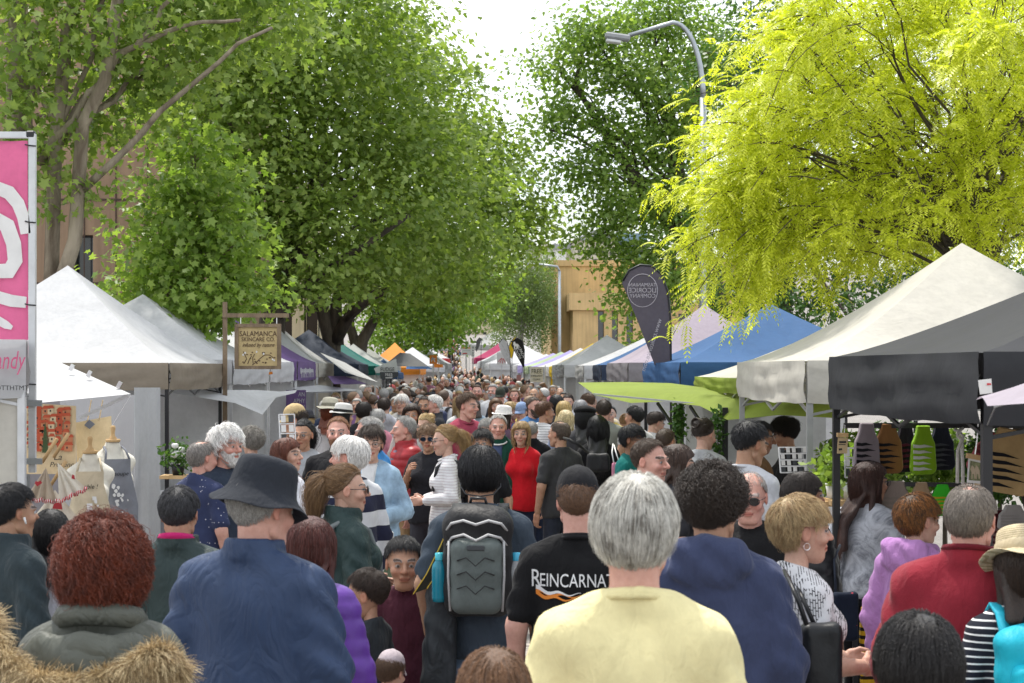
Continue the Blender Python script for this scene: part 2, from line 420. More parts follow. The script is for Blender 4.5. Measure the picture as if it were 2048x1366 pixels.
# ------------------------------------------------------------------ bodies and garments; canonical height 1.75, facing +y
def torso(S, inf=0., b=1., fem=False, belly=0., loose=0.):
    sh = .142 if fem else .163
    d = S.ell((0,0,.94), ((.172 if fem else .162)*b+inf, .12*b+inf, .14+inf))
    d = smin(d, S.ell((0,.0,1.1), ((.132 if fem else .148)*b+inf+loose, .1*b+inf+loose, .17)), .1)
    d = smin(d, S.ell((0,-.005,1.29), ((.146 if fem else .164)*b+inf, .108*b+inf, .18+inf)), .07)
    d = smin(d, S.cone((-sh*.8,-.02,1.385), (sh*.8,-.02,1.385), .058*b+inf, .058*b+inf), .05)
    for sx in (-1,1):
        d = smin(d, S.cone((sx*.026,-.03,1.488), (sx*sh*.9,-.02,1.405), .04+inf, .044+inf), .04)
        if fem: d = smin(d, S.ell((sx*.075,.085*b,1.27), (.062+inf,.055+inf,.06+inf)), .05)
    if belly: d = smin(d, S.ell((0,.05+.04*belly,1.05), (.15*b+inf+.02*belly,.11+.05*belly+inf,.16)), .08)
    return d
POSE = {                                                    # elbow, wrist for the right (+x) arm
 'down': ((.235,-.03,1.14), (.245,.03,.89)), 'loose': ((.245,-.05,1.15), (.235,.07,.92)),
 'bent': ((.235,-.04,1.15), (.13,.2,1.12)), 'chest': ((.23,.02,1.17), (.08,.2,1.27)), 'hip': ((.30,-.09,1.18), (.2,.03,1.03)),
 'fwd': ((.22,.06,1.16), (.19,.3,1.1)), 'pocket': ((.25,-.07,1.16), (.19,.07,.96)), 'strap': ((.215,.06,1.19), (.13,.13,1.36)),
 'phone': ((.22,.05,1.17), (.1,.24,1.32)), 'back': ((.25,-.1,1.16), (.08,-.17,1.0)), 'up': ((.26,.14,1.42), (.16,.2,1.62)), 'folded': ((.235,.02,1.16), (-.06,.17,1.17))}
def arm(S, sx, pose, r, b, inf, upto=1., k=.02, from_sh=True, fem=False):
    e, wv = POSE[pose]; sh = (.144 if fem else .165)
    a = np.array((sx*sh*(.5+.5*b), -.015, 1.392)); e = np.array((sx*e[0]*(.55+.45*b), e[1], e[2])); wv = np.array((sx*wv[0], wv[1], wv[2]))
    if upto <= .55:
        p = a+(e-a)*(upto/.5); return S.cone(a, p, r[0]+inf, (r[0]*.35+r[1]*.65)+inf*1.0)
    d = S.cone(a, e, r[0]+inf, r[1]+inf)
    q = e+(wv-e)*min(1, (upto-.5)*2); return smin(d, S.cone(e, q, r[1]+inf, r[2]+inf), k)
def folds(S, amp, seed=0):
    if not amp: return 0
    x, y, z = S.x, S.y, S.z; s = seed*2.1
    u = z*20+5*np.sin(x*5+s)+2*np.sin(y*7+s*2)
    v = x*21+z*9*np.sin(s)+3*np.sin(z*5+y*4+s)
    sl = np.clip((np.abs(x)-.17)*9, 0, 1)
    return amp*((1-sl)*(.55*np.sin(v+1.5*np.sin(z*9+s))*(1.25-z*.5)+.45*np.sin(u*.55+2*np.sin(x*9)))+sl*(np.sin(z*55+9*np.sin(y*8+s)+x*12)*.9))
def garment(kind, h, b=1., fem=False, belly=0., poses=('down','down'), seed=0, child=False, fold=.004):
    zh = {'tee':.84,'long':.84,'jacket':.80,'puffer':.84,'hoodie':.82,'coat':.62,'shirt':.83,'vest':.9,'crop':.94}.get(kind,.84)
    S = SDF((-.42,-.3,zh-.02), (.42,.42,1.57), h)
    inf = {'tee':.012,'long':.012,'jacket':.026,'puffer':.034,'hoodie':.024,'coat':.03,'shirt':.014,'vest':.008,'crop':.022}[kind]
    lo = {'tee':.018,'shirt':.02,'long':.012,'jacket':.03,'puffer':.03,'hoodie':.03,'coat':.03}.get(kind,.01)
    d = torso(S, inf, b, fem, belly, lo)
    d = smin(d, S.ell((0,0,zh+.03), ((.168 if fem else .158)*b+inf+lo*.3, .115*b+inf+lo*.3, .2)), .06)
    up = {'tee':.38,'vest':.06,'shirt':.4}.get(kind, .94)
    r = (.05*b,.043*b,.031*b)
    for sx, po in zip((1,-1), poses): d = smin(d, arm(S, sx, po, r, b, inf+(.001 if kind in ('tee','shirt') else .003), up, fem=fem), .028)
    d = d+folds(S, fold*{'tee':1,'puffer':.3,'jacket':1.3,'hoodie':1.2,'shirt':1.3}.get(kind,1.), seed)
    if kind == 'puffer':
        d = d+.011*np.abs(np.sin(S.z*math.pi/.072+.6*np.abs(S.x)))**.5*-1+.006
    d = smax(d, zh-S.z+.012*np.sin(S.x*14+seed), .012)
    d = smax(d, S.z-(1.498+.35*np.maximum(-S.y,0)-.28*np.maximum(S.y,0)), .008)      # neckline
    if kind in ('jacket','puffer','shirt','coat'):                                    # standing collar
        r0 = .088 if kind != 'shirt' else .079
        c = np.sqrt((S.x)**2+((S.y+.01)*.95)**2)-(r0-.1*(S.z-1.47)); c = np.abs(c)-(.012 if kind != 'shirt' else .008)
        zt = 1.545 if kind != 'shirt' else 1.53
        c = smax(c, np.abs(S.z-(zt-.035)-.1*-S.y)-.035, .008); d = smin(d, c, .012)
    if kind == 'hoodie':
        hd = S.ell((0,-.105,1.455), (.135,.062,.085)); hd = smin(hd, S.cone((-.085,.03,1.495), (-.09,-.09,1.5), .03, .042), .03); hd = smin(hd, S.cone((.085,.03,1.495), (.09,-.09,1.5), .03, .042), .03)
        hd = smin(hd, S.cone((-.07,-.11,1.515), (.07,-.11,1.515), .035, .035), .03)
        hd = smax(hd, -S.ell((0,-.02,1.56), (.072,.078,.075)), .015); hd = hd+folds(S, .007, seed+3)+.005*np.sin(S.z*60+S.x*9+4*np.sin(S.x*11))
        d = smin(d, hd, .014)
    V, F = S.mesh(d); return taubin(V, F, 1), F
def trousers(h, b=1., fem=False, skirt=False, walk=0., short=False):
    S = SDF((-.26,-.3,.03), (.26,.3,1.06), h)
    d = S.ell((0,0,.94), ((.17 if fem else .16)*b+.01, .12*b+.01, .13))
    for sx in (-1,1):
        k = (sx*.098, .02+sx*walk*.5, .5); a = (sx*.102, -.01+sx*walk, .075 if not short else .45)
        leg = smin(S.cone((sx*.088,0,.88), k, .092*b, .066*b), S.cone(k, a, .066*b, .056*b), .03)
        d = smin(d, leg, .03)
    d = d+.004*np.sin(S.z*40+6*np.sin(S.x*20)+S.y*25)*np.clip(1.2-S.z,0,1)
    d = smax(d, S.z-1.02, .01); V, F = S.mesh(d); return taubin(V, F, 1), F
def shoes_mesh():
    S = SDF((-.06,-.11,-.01), (.06,.2,.12), .011)
    d = S.cone((0,-.04,.04), (0,.12,.03), .042, .038); d = smin(d, S.cone((0,-.03,.05), (0,-.02,.1), .045, .045), .03)
    d = smax(d, -S.z+.001, .004); V, F = S.mesh(d); return npmesh('shoe', V, F)
SHOE = shoes_mesh(); SHOE.materials.append(M_SHOE)
def rotm(yaw, pitch, roll=0.): return np.array(Matrix.Rotation(yaw,3,'Z') @ Matrix.Rotation(pitch,3,'X') @ Matrix.Rotation(roll,3,'Y'))
HPIV = np.array((0,-.015,1.555)); HCEN = np.array((0,.012,1.632))
def place_head(V, Rm, hs=1.): return (V*hs+(HCEN-HPIV)*(1,1,1)+np.array((0,0,(hs-1)*.1))) @ Rm.T+HPIV
def body_mesh(h, kind, b, fem, poses, Rm, hs, arms_from, hand='relaxed', hh=.005, near=False):
    S = SDF((-.42,-.22,.85), (.42,.42,1.64), h)
    d = torso(S, -.012, b*.97, fem)
    nk = .05 if fem or kind == 'c' else .06
    tgt = place_head(np.array([[0,-.02,-.045]]), Rm, hs)[0]
    d = smin(d, S.cone((0,-.012,1.44), tgt, nk*.86, nk), .02)
    r = (.05*b, .042*b, .028*b)
    for sx, po in zip((1,-1), poses): d = smin(d, arm(S, sx, po, r, b, 0., 1., fem=fem), .03)
    V, F = S.mesh(d); V = taubin(V, F, 1)
    vs, fs = [V], [F]; ts = [np.tile(np.array((1,1,1,0), np.float32), (len(V),1))]; base = len(V)
    HV, HF, HT = get_head(kind, hh); vs.append(place_head(HV, Rm, hs)); fs.append(HF+base); ts.append(HT); base += len(HV)
    hv, hf = HANDS[(hand, 1 if near else 0)]
    for sx, po in zip((1,-1), poses):
        e, wv = (np.array(q, float) for q in POSE[po]); e[0] *= sx*(.55+.45*b); wv[0] *= sx
        dz = (e-wv); dz /= np.linalg.norm(dz)                # hand -z points along the forearm
        fw = np.array((0,1.,0)) if abs(dz[1]) < .7 else np.array((0,0,1.)); fw = fw-dz*(fw@dz); fw /= np.linalg.norm(fw)
        xx = np.cross(fw, dz); M = np.stack([xx, fw, dz], 1)
        q = hv.copy()
        if sx < 0: q[:,0] *= -1
        vs.append(q @ M.T*(hs if hs < 1 else 1.)*(.92 if fem else 1.)+wv); fs.append((hf if sx > 0 else hf[:,::-1])+base); ts.append(np.tile(np.array((1,.93,.92,0), np.float32), (len(q),1))); base += len(q)
    me = npmesh('body', np.concatenate(vs), np.concatenate(fs))
    a = me.color_attributes.new('tint', 'FLOAT_COLOR', 'POINT'); a.data.foreach_set('color', np.concatenate(ts).astype(np.float32).ravel())
    return me

# ------------------------------------------------------------------ hair
SKC, SKR = np.array((0,-.018,.03)), np.array((.078,.1,.092))
def hairline(n, front=.62, side=-.12, back=-.62):
    y = n[...,1]; return np.where(y > 0, side+(front-side)*np.clip(y*1.9,0,1)**1.1, side+(back-side)*np.clip(-y*1.5,0,1)**.75)
STY = {  # length, thickness, comb, lift, gravity, curl amplitude, options
 'short': dict(l=.04, t=.016, lift=.4, g=.1, side=.06, back=-.85, fade=1, front=.66), 'crop': dict(l=.015, t=.007, lift=.8, g=0., side=.06, back=-.85, fade=1, front=.7), 'full': dict(l=.09, t=.022, lift=.22, g=.3, jit=.45, side=.0, back=-.95, fade=.5), 'recede': dict(l=.03, t=.011, lift=.4, g=.05, side=.05, back=-.85, fade=1, front=.84),
 'pixie': dict(l=.065, t=.026, lift=.5, g=.15, front=.5, side=-.04, back=-.97, fade=.35), 'curly': dict(l=.075, t=.034, lift=.9, g=.1, curl=.013, side=.0, back=-.8, fade=1),
 'bigcurl': dict(l=.13, t=.052, lift=.9, g=.35, curl=.014, back=-.85, side=-.5), 'bob': dict(l=.24, t=.02, lift=.2, g=1., side=-.45, back=-.8, front=.5),
 'long': dict(l=.46, t=.018, lift=.15, g=1., side=-.4, back=-.85, front=.52), 'pony': dict(l=.12, t=.012, lift=.1, g=.05, comb='pony', tail=.19),
 'bun': dict(l=.12, t=.012, lift=.1, g=.05, comb='pony', bun=.045), 'bald': dict(l=.022, t=.007, lift=.5, g=.3, bald=.5, side=.06, back=-.85), 'thin': dict(l=.034, t=.011, lift=.3, g=.3, bald=.8, side=.06, back=-.9, front=.8),
 'bowl': dict(l=.09, t=.026, lift=.3, g=.75, front=.35, side=-.35), 'wild': dict(l=.08, t=.034, lift=.7, g=.1, curl=.003, side=-.1, back=-.8), 'undercut': dict(l=.045, t=.02, lift=.5, g=.0, side=.1, back=-.85, fade=1, front=.68),
 'wavy': dict(l=.42, t=.024, lift=.2, g=1., side=-.4, back=-.85, front=.52, curl=.009), 'afro': dict(l=.11, t=.05, lift=.9, g=.3, curl=.012, side=-.5, back=-.85)}
def hair_cap(sty, h):
    o = STY[sty]; t_ = o['t']; S = SDF((-.15,-.2,-.5 if o['l'] > .2 else -.17), (.15,.16,.2), h)
    n = np.stack(np.broadcast_arrays((S.x-SKC[0])/SKR[0], (S.y-SKC[1])/SKR[1], (S.z-SKC[2])/SKR[2]), -1)
    ln = np.linalg.norm(n, axis=-1, keepdims=True)+1e-6; n = n/ln
    m = (hairline(n, o.get('front',.62), o.get('side',-.12), o.get('back',-.62))-n[...,2])*.085
    if 'bald' in o: m = np.maximum(m, (n[...,2]-o['bald'])*.085)
    wob = .0035*np.sin(n[...,0]*23+3*np.sin(n[...,2]*9))*np.cos(n[...,1]*19+n[...,2]*7)*min(1, t_/.02)
    ff = o.get('fade',0); tf = 1-ff*(1-np.clip(.55+.6*(n[...,2]+.3),.42,1))
    d = smax(S.ell(SKC, SKR+np.array((.002,.005,.002)))+wob-t_*.5*tf, m, .006+.2*t_)
    if o['l'] > .2 and o['g'] >= 1:
        L_ = o['l']; 
        S2 = S.y; S.y = S.y+.125*np.clip((-.06-S.z)/.2,0,1)**1.0; dr = S.rbox((0,-.062,-.02-L_*.5+.06), (.088,.028,L_*.5), .028); S.y = S2
        for sx in (-1,1): dr = smin(dr, S.cone((sx*.078,-.02,.0), (sx*.085,-.035,-L_*.62), .022, .016), .02)
        dr = dr+.006*np.sin(S.x*70+3*np.sin(S.z*14)); d = smin(d, dr, .03)
    if 'tail' in o: 
        dd = S.cone((0,-.118,.045), (0,-.135,.02), .026, .032); d = smin(d, smin(dd, S.cone((0,-.14,.02), (.0,-.15,-.15), .03, .012), .03), .01)
    if 'bun' in o: d = smin(d, S.ell((0,-.11,.075), (.042,.042,.04))+.004*np.sin(S.z*150+S.x*90), .01)
    V, F = S.mesh(d); return V, F
_caps = {}
def hair_strands(sty, n, k, rad, seed, back_ok=True):
    g_ = np.random.default_rng(seed); o = STY[sty]
    q = g_.normal(size=(n*3,3)); q /= np.linalg.norm(q, axis=1, keepdims=True)
    ok = q[:,2] > hairline(q, o.get('front',.62), o.get('side',-.12), o.get('back',-.62))+g_.normal(0,.04,len(q))
    if 'bald' in o: ok &= (q[:,2] < o['bald']+g_.normal(0,.06,len(q))) | (g_.random(len(q)) < .06)
    q = q[ok][:n]; n = len(q)
    p = SKC+q*(SKR+np.array((.001,.004,.001))); L_ = o['l']*g_.uniform(.7,1.15,n)
    who = np.array((.14,-.22,.96)) if o['l'] > .08 else np.array((.12,-.5,.86))
    if o.get('comb') == 'pony': tv = np.array((0,-1.,.18))-q
    else: tv = q-who
    tv = tv-q*np.sum(tv*q,1,keepdims=True); tv /= np.linalg.norm(tv,axis=1,keepdims=True)+1e-6
    if o['l'] > .2 and o['g'] >= 1:
        fm = np.clip((q[:,1:2]-.1)*2,0,1); sw = np.stack([np.sign(q[:,0]+.25), -.3+0*q[:,0], 0*q[:,0]],1); tv = tv*(1-fm)+sw*fm
    ff = o.get('fade',0); tf = 1-ff*(1-np.clip(.55+.6*(q[:,2]+.3),.42,1)); L_ = L_*np.maximum(tf,.3)
    lay = o['t']*g_.uniform(.25,1.,n)**.7*tf; step = (L_/(k-1))[:,None]
    jit = (np.stack([fbm(q*1.0, 9, seed+i) for i in range(3)], 1)*.45+g_.normal(0,.16,(n,3)))*o.get('jit',1.)
    d = tv*(1-o['lift']*.55)+q*o['lift']+jit*.6; d /= np.linalg.norm(d,axis=1,keepdims=True)
    rmax = 1.02+g_.uniform(0,.09 if not o.get('curl') else .42,n)+np.where(g_.random(n) < .05, .16, 0)
    pts = [p]; ph = g_.uniform(0,6.28,n); cu = o.get('curl',0); fr = g_.uniform(.9,1.6,n)
    for j in range(1,k):
        nrm = (pts[-1]-SKC)/SKR**2; nrm /= np.linalg.norm(nrm,axis=1,keepdims=True)
        t2 = (np.array((0,-1.,.18))-q if o.get('comb') == 'pony' else d)
        d = d+np.array((0,0,-o['g']*.55))+jit*.16
        dn = np.sum(d*nrm,1,keepdims=True); d = d-nrm*np.maximum(dn*.35,0); d /= np.linalg.norm(d,axis=1,keepdims=True)
        x = pts[-1]+d*step
        if cu:
            a = ph+j*fr*1.5; x = x+cu*.55*np.stack([np.cos(a), np.sin(a), np.sin(a*1.3)], 1)
        e = (x-SKC)/(SKR+lay[:,None]); r_ = np.linalg.norm(e,axis=1,keepdims=True); lim = np.clip(.35+.65*j/2,0,1)
        x = np.where(r_ < lim, SKC+(SKR+lay[:,None])*e/r_*lim, x)
        x = np.where((r_ > rmax[:,None])&(x[:,2:3] > -.02)&(o['lift'] > .0), SKC+(SKR+lay[:,None])*e/r_*rmax[:,None], x)
        if o['l'] > .2:
            c2, r2 = np.array((0,-.03,-.37)), np.array((.22,.178,.27)); e = (x-c2)/r2; q2 = 1-e[:,0]**2-e[:,2]**2; ys = c2[1]+np.where(q[:,1] > .25, 1., -1.)*r2[1]*np.sqrt(np.maximum(q2,0)); x[:,1] = np.where((q2 > 0)&(np.abs(x[:,1]-c2[1]) < np.abs(ys-c2[1])), ys, x[:,1])
            xy = x[:,:2]-np.array((0,-.03)); rr = np.linalg.norm(xy,axis=1,keepdims=True); x[:,:2] = np.where((rr < .075)&(x[:,2:3] < -.05), np.array((0,-.03))+xy/(rr+1e-5)*.075, x[:,:2])
            fz = (x[:,1] > .02)&(x[:,2] < .062)&(x[:,2] > -.14); sg = np.sign(q[:,0]+.25); lw = np.clip((.062-x[:,2])/.05,0,1)
            x[:,0] = np.where(fz, sg*np.maximum(np.abs(x[:,0]), .05+.03*lw), x[:,0]); x[:,1] = np.where(fz, np.minimum(x[:,1], .06-.03*lw), x[:,1])
        elif o.get('fringe',1): x[:,2] = np.where((x[:,1] > .05)&(np.abs(x[:,0]) < .065), np.maximum(x[:,2], .038), x[:,2])
        if o['l'] < .1 and not o.get('curl'): x[:,2] = np.where((np.abs(x[:,0]) > .05)&(np.abs(x[:,1]+.008) < .026)&(x[:,2] < .03), .03, x[:,2])
        pts.append(x)
    A = np.stack(pts,1)
    if 'tail' in o:
        m_ = max(60, n//3); r0 = g_.normal(0,.011,(m_,3)); tt = np.linspace(0,1,k)[None,:,None]
        c = np.concatenate([np.array([[[0,-.112,.045]]])+0*tt], 1)
        out_ = np.array((0,-.07,.01))*np.sin(np.clip(tt*2.2,0,1.57))+np.array((0,.01,-o['tail']))*tt**1.5
        A = np.concatenate([A, c+out_+r0[:,None,:]*(1+1.4*np.sin(tt*3.1))+g_.normal(0,.003,(m_,1,3))*tt*3], 0)
    if 'bun' in o:
        m_ = max(60,n//3); a = g_.uniform(0,6.28,(m_,1)); i_ = g_.normal(0,.5,(m_,1)); w_ = np.linspace(0,2.5,k)[None]
        r_ = o['bun']*g_.uniform(.85,1.08,(m_,1))
        A = np.concatenate([A, np.array((0,-.11,.078))+np.stack([r_*np.cos(a+w_), r_*np.sin(i_)+0*w_, r_*.9*np.sin(a+w_)],-1)], 0)
    return A
def curves_obj(name, A, rad, mat, parent, taper=.35):
    n, k, _ = A.shape; cu = bpy.data.hair_curves.new(name); cu.add_curves([k]*n)
    cu.attributes['position'].data.foreach_set('vector', A.astype(np.float32).ravel())
    at = cu.attributes.get('radius') or cu.attributes.new('radius','FLOAT','POINT')
    at.data.foreach_set('value', np.tile(np.linspace(1,taper,k)*rad, n).astype(np.float32))
    return link(name, cu, parent, mat)
def beard_mesh(h):
    S = SDF((-.09,-.05,-.16), (.09,.13,.02), h)
    d = S.ell((0,.022,-.04), (.069,.079,.088)); d = smin(d, S.ell((0,.06,-.105), (.04,.04,.036)), .03)
    d = smax(d, S.z+.022+.35*np.maximum(S.y-.06,0)-.25*np.maximum(.02-S.y,0), .01)
    d = smax(d, -S.ell((0,.1,-.06), (.02,.03,.0085)), .006); d = smax(d, -.005-S.y+.0*S.z, .01)
    d = smax(d, -S.ell((0,.11,-.02), (.024,.05,.024)), .008)
    d = d+.002*np.sin(S.x*210)*np.sin(S.z*170+S.y*90); return S.mesh(d)

# ------------------------------------------------------------------ hats, glasses
def hat_obj(kind, parent, col, h2=None):
    mb = MB(); n = 28
    if kind in ('bucket','sun','fedora','safari'):
        br, ch, dr = {'bucket':(.155,.115,-.045),'sun':(.17,.105,-.02),'fedora':(.145,.115,.004),'safari':(.17,.11,-.02)}[kind]
        prof = [(0,ch+.005),(.045,ch+.004),(.082,ch-.006),(.093,ch-.02),(.098,ch*.45),(.104,.0),(.125,dr*.35),(br-.008,dr*.85),(br,dr),(br-.002,dr-.004),(.12,dr*.3-.005),(.1,-.004)]
        mb.lathe(prof, n, .93, 1.13)
        V = np.array(mb.v); a = np.arctan2(V[:,1],V[:,0]); r_ = np.hypot(V[:,0],V[:,1]); V[:,2] += np.clip((r_-.105)/.06,0,1)*(.016*np.sin(2*a+.6)+.009*np.sin(5*a+1)); V[:,:2] *= (1+.012*np.sin(6*a+40*V[:,2]))[:,None]
        mb.v = [tuple(v) for v in V]
    elif kind == 'beret':
        mb.lathe([(0,.085),(.06,.084),(.11,.06),(.13,.035),(.12,.01),(.095,-.005),(.09,-.012)], n, 1., 1.1)
    else:
        mb.lathe([(0,.112),(.012,.113),(.014,.108),(.045,.103),(.075,.08),(.092,.045),(.097,.0),(.097,-.02),(.094,-.022)], n, .9, 1.12)
        sgn = 1; vs = []; fs = []                             # visor
        for j in range(5):
            for i in range(13):
                a = math.pi*(.14+.72*i/12); r_ = 1+.62*j/4*math.sin(a)**.8
                vs.append((.088*math.cos(a)*(1+.05*j/4), .1*math.sin(a)*r_, -.012-.022*(j/4)**1.5+.012*math.sin(a)-.016*abs(math.cos(a))*j/4))
        for j in range(4):
            for i in range(12): fs.append((j*13+i, j*13+i+1, (j+1)*13+i+1, (j+1)*13+i))
        vs2 = [(x,y,z-.004) for x,y,z in vs]; mb.add(vs, fs); mb.add(vs2, [f[::-1] for f in fs])
    o = mb.build('hat', M_STRAW if kind == 'sun' else M_HAT, parent, True)
    o.color = (*col,1)
    sub = o.modifiers.new('s','SUBSURF'); sub.levels = sub.render_levels = 1
    if kind in ('fedora','sun','safari'):
        bd = MB().lathe([(.1005,.042),(.1025,.04),(.1065,.004),(.104,.002)], n, .935, 1.135).build('hat_band', M_HAT, o, True); bd.color = (*(h2 or (.05,.05,.05)),1)
    return o
def glasses_obj(parent, dark=False, col=None):
    mb = MB()
    for sx in (-1,1):
        pts = [(sx*EYE_X+.024*math.cos(a)*(1+.1*math.cos(a)*sx), .106-.004*abs(math.cos(a)), EYE_Z-.002+.019*math.sin(a)) for a in np.linspace(0,2*math.pi,17)]
        mb.tube(pts, .0016 if not dark else .0025, 5, False)
        mb.tube([(sx*.056,.102,.01),(sx*.074,.06,.01),(sx*.081,-.01,.008),(sx*.082,-.03,-.008)], .0018, 5)
    mb.tube([(-.009,.108,.008),(0,.112,.01),(.009,.108,.008)], .0016, 5)
    o = mb.build('glasses', M_FRAME, parent, True)
    if dark:
        for sx in (-1,1):
            m2 = MB().prism([(.0235*math.cos(a),.0185*math.sin(a)) for a in np.linspace(0,2*math.pi,14,endpoint=False)], lambda u,v,w_: (sx*EYE_X+u, .106+w_, EYE_Z-.002+v), .002); m2.build('lens', M_GLASSBLK, o)
    return o

# ------------------------------------------------------------------ the person
SKINS = {'fair':(.56,.36,.27),'pink':(.6,.35,.28),'tan':(.45,.265,.175),'olive':(.4,.24,.155),'brown':(.25,.135,.08),'pale':(.64,.44,.35)}
MATS = dict(tee=M_TEE, long=M_TEE, jacket=M_NYLON, puffer=M_PUFF, hoodie=M_KNIT, coat=M_TROUSER, shirt=M_SHIRT, vest=M_TEE, crop=M_DENIM)
PEOPLE = {}
def person(key, label, px, py, s, face, kind='m', top=('tee',(.1,.1,.12)), bottom=(.05,.06,.09), hair=('short',(.05,.035,.025)), skin='fair', pose=('down','down'),
           head=(0,0), b=1., belly=0., hat=None, glasses=None, beard=None, group=None, mat=None, bmat=None, hs=None, hmat=None, hand='relaxed', seed=None, H=None, inner=None, walk=0., nstr=None, hatlift=0.):
    """px,py: top of the head in the photo, s: pixels per metre there; face: 0 looks away from the lens, +90 to the left, 180 towards it"""
    seed = seed if seed is not None else (sum(map(ord, key))*7) % 997
    y = FPX/s; x = (px-VX)/s; g = gz(y); hh = CZ-(py-HY)/s-g
    if H is None: H = hh
    extra = .012 if hat is None else .02
    sc = (H-extra)/1.75; fem = kind in 'f'
    hs = hs or (1.0 if kind != 'c' else 1.0)
    if kind == 'c': sc = (H-extra)/1.80; hs = 1.3
    near = s > 330; mid = s > 150
    ht = .0115 if near else (.022 if mid else .034)
    if top[0] == 'puffer' and s > 180: ht = .013
    Rm = rotm(math.radians(head[0]), math.radians(head[1]))
    fa = abs((face+head[0]+180) % 360-180)                    # 0: the back of the head, 180: full face
    hh_ = .0115 if fa < 55 else round(max(.0048, min(.0105, 1.45/s)), 4)
    me = body_mesh(.02 if near else (.026 if mid else .034), kind, b, fem, pose, Rm, hs, 0, hand, hh_, near)
    root = link('person', me, None, M_SKIN); root.color = (*SKINS[skin],1)
    root.location = (x, y, g); root.rotation_euler = (0,0,math.radians(face)); root.scale = (sc,)*3
    tag(root, label, 'person', group)
    V, F = garment(top[0], ht, b, fem, belly, pose, seed, kind == 'c', .0072 if near else .0065)
    o = link({'tee':'tee_shirt','long':'long_sleeved_top','shirt':'shirt','vest':'vest_top','crop':'jacket','puffer':'padded_jacket'}.get(top[0],top[0]), npmesh('top',V,F), root, mat or MATS[top[0]]); o.color = (*top[1],1)
    topo = o
    if inner:                                               # shirt front seen in an open jacket
        S = SDF((-.07,.0,.95), (.07,.25,1.53), .014); d = torso(S, .035, b, fem, belly, .03); d = np.maximum(d, np.abs(S.x)-.03-.035*np.clip((S.z-1.1)*2,0,1)); d = np.maximum(d, S.z-(1.50-.28*S.y))
        Vi, Fi = S.mesh(d); oi = link('shirt', npmesh('shirt',Vi,Fi), root, M_SHIRT); oi.color = (*inner,1)
    V, F = trousers(.042 if s > 140 else .055, b*(1+.1*belly), fem, walk=walk); o = link('trousers', npmesh('trousers',V,F), root, bmat or M_TROUSER); o.color = (*bottom,1)
    for sx in (-1,1):
        o = link('shoe', SHOE, root); o.location = (sx*.102, sx*walk, 0)
    # head frame
    hf = empty('head_frame'); Mh = Matrix.Identity(4)
    for i in range(3):
        for j in range(3): Mh[i][j] = Rm[i][j]*hs
    Mh.translation = Vector(place_head(np.zeros((1,3)), Rm, hs)[0]); bpy.data.objects.remove(hf)
    def onhead(o): o.matrix_parent_inverse = Matrix.Identity(4); o.matrix_local = Mh; return o
    if hair:
        st, hc = hair[0], hair[1]; ck = (st, near)
        if ck not in _caps:
            V, F = hair_cap(st, .0065 if near else .011); _caps[ck] = npmesh('hair',V,F); _caps[ck].materials.append(M_CAP)
        ho = link('hair', _caps[ck], root); ho.color = (*[c*.8 for c in hc],1); onhead(ho)
        if s > 130:
            o_ = STY[st]; n = nstr or int((7000 if near else 2300)*(1.6 if o_['l'] > .2 else 1.)*(1.5 if o_.get('curl') else 1.)); k = (10 if near else 6)+(6 if o_['l'] > .2 else 0)+(5 if o_.get('curl') else 0)
            A = hair_strands(st, n, k, 0, seed)
            so = curves_obj('strands', A, (.0009 if near else .0016), hmat or M_HAIR, ho); so.color = (*hc,1)
            PEOPLE[key+'_strands'] = so
    if beard:
        if 'beard' not in _caps:
            V, F = beard_mesh(.006); _caps['beard'] = npmesh('beard',V,F); _caps['beard'].materials.append(M_CAP)
        bo = onhead(link('beard', _caps['beard'], root)); bo.color = (*beard,1)
    if hat:
        o = hat_obj(hat[0], root, hat[1], hat[2] if len(hat) > 2 else None); Mx = Mh @ Matrix.Translation((0,-.012,.052+hatlift)) @ Matrix.Rotation(math.radians(hat[3] if len(hat) > 3 else -6),4,'X') @ Matrix.Rotation(math.radians(hat[4] if len(hat) > 4 else 0),4,'Z'); o.matrix_local = Mx
    if glasses: onhead(glasses_obj(root, glasses == 'dark'))
    PEOPLE[key] = root; root['_top'] = topo.name
    return root
# ------------------------------------------------------------------ ground
def ground():
    ys = [-8,-3,0,3,6,10,15,20,30,40,50,55,60,70,80,90,100,115,130,150,170,185,210,250]; xs = [-400,-60,-20,-8,-4,0,4,8,20,60,400]
    V = [(x, y, gz(y)) for y in ys for x in xs]; nx = len(xs)
    V += [(x, y, z) for y, z in ((300,16),(420,26),(700,34),(1500,40)) for x in xs]
    ny = len(ys)+4
    F = [(j*nx+i, j*nx+i+1, (j+1)*nx+i+1, (j+1)*nx+i) for j in range(ny-1) for i in range(nx-1)]
    m, t, b = newmat('street_surface'); co = coords(t, 'Object')
    br = nn(t, 'ShaderNodeTexBrick', Scale=9.); br.inputs['Mortar Size'].default_value = .03; br.inputs['Color1'].default_value = (.30,.275,.25,1); br.inputs['Color2'].default_value = (.23,.21,.195,1); br.inputs['Mortar'].default_value = (.12,.11,.1,1)
    t.links.new(co, br.inputs[0]); setc(t, b, mixc(t, 1., br.outputs[0], ramp(t, noise(t, co, 1.3, 5), [(.3,.75),(.7,1.)]), 'MULTIPLY'))
    b.inputs['Roughness'].default_value = .85; bump(t, b, br.outputs['Fac'], -.4, .01)
    o = link('ground', npmesh('ground', V, np.array(F), False), None, m); tag(o, kind='structure'); return o
GROUND = ground()
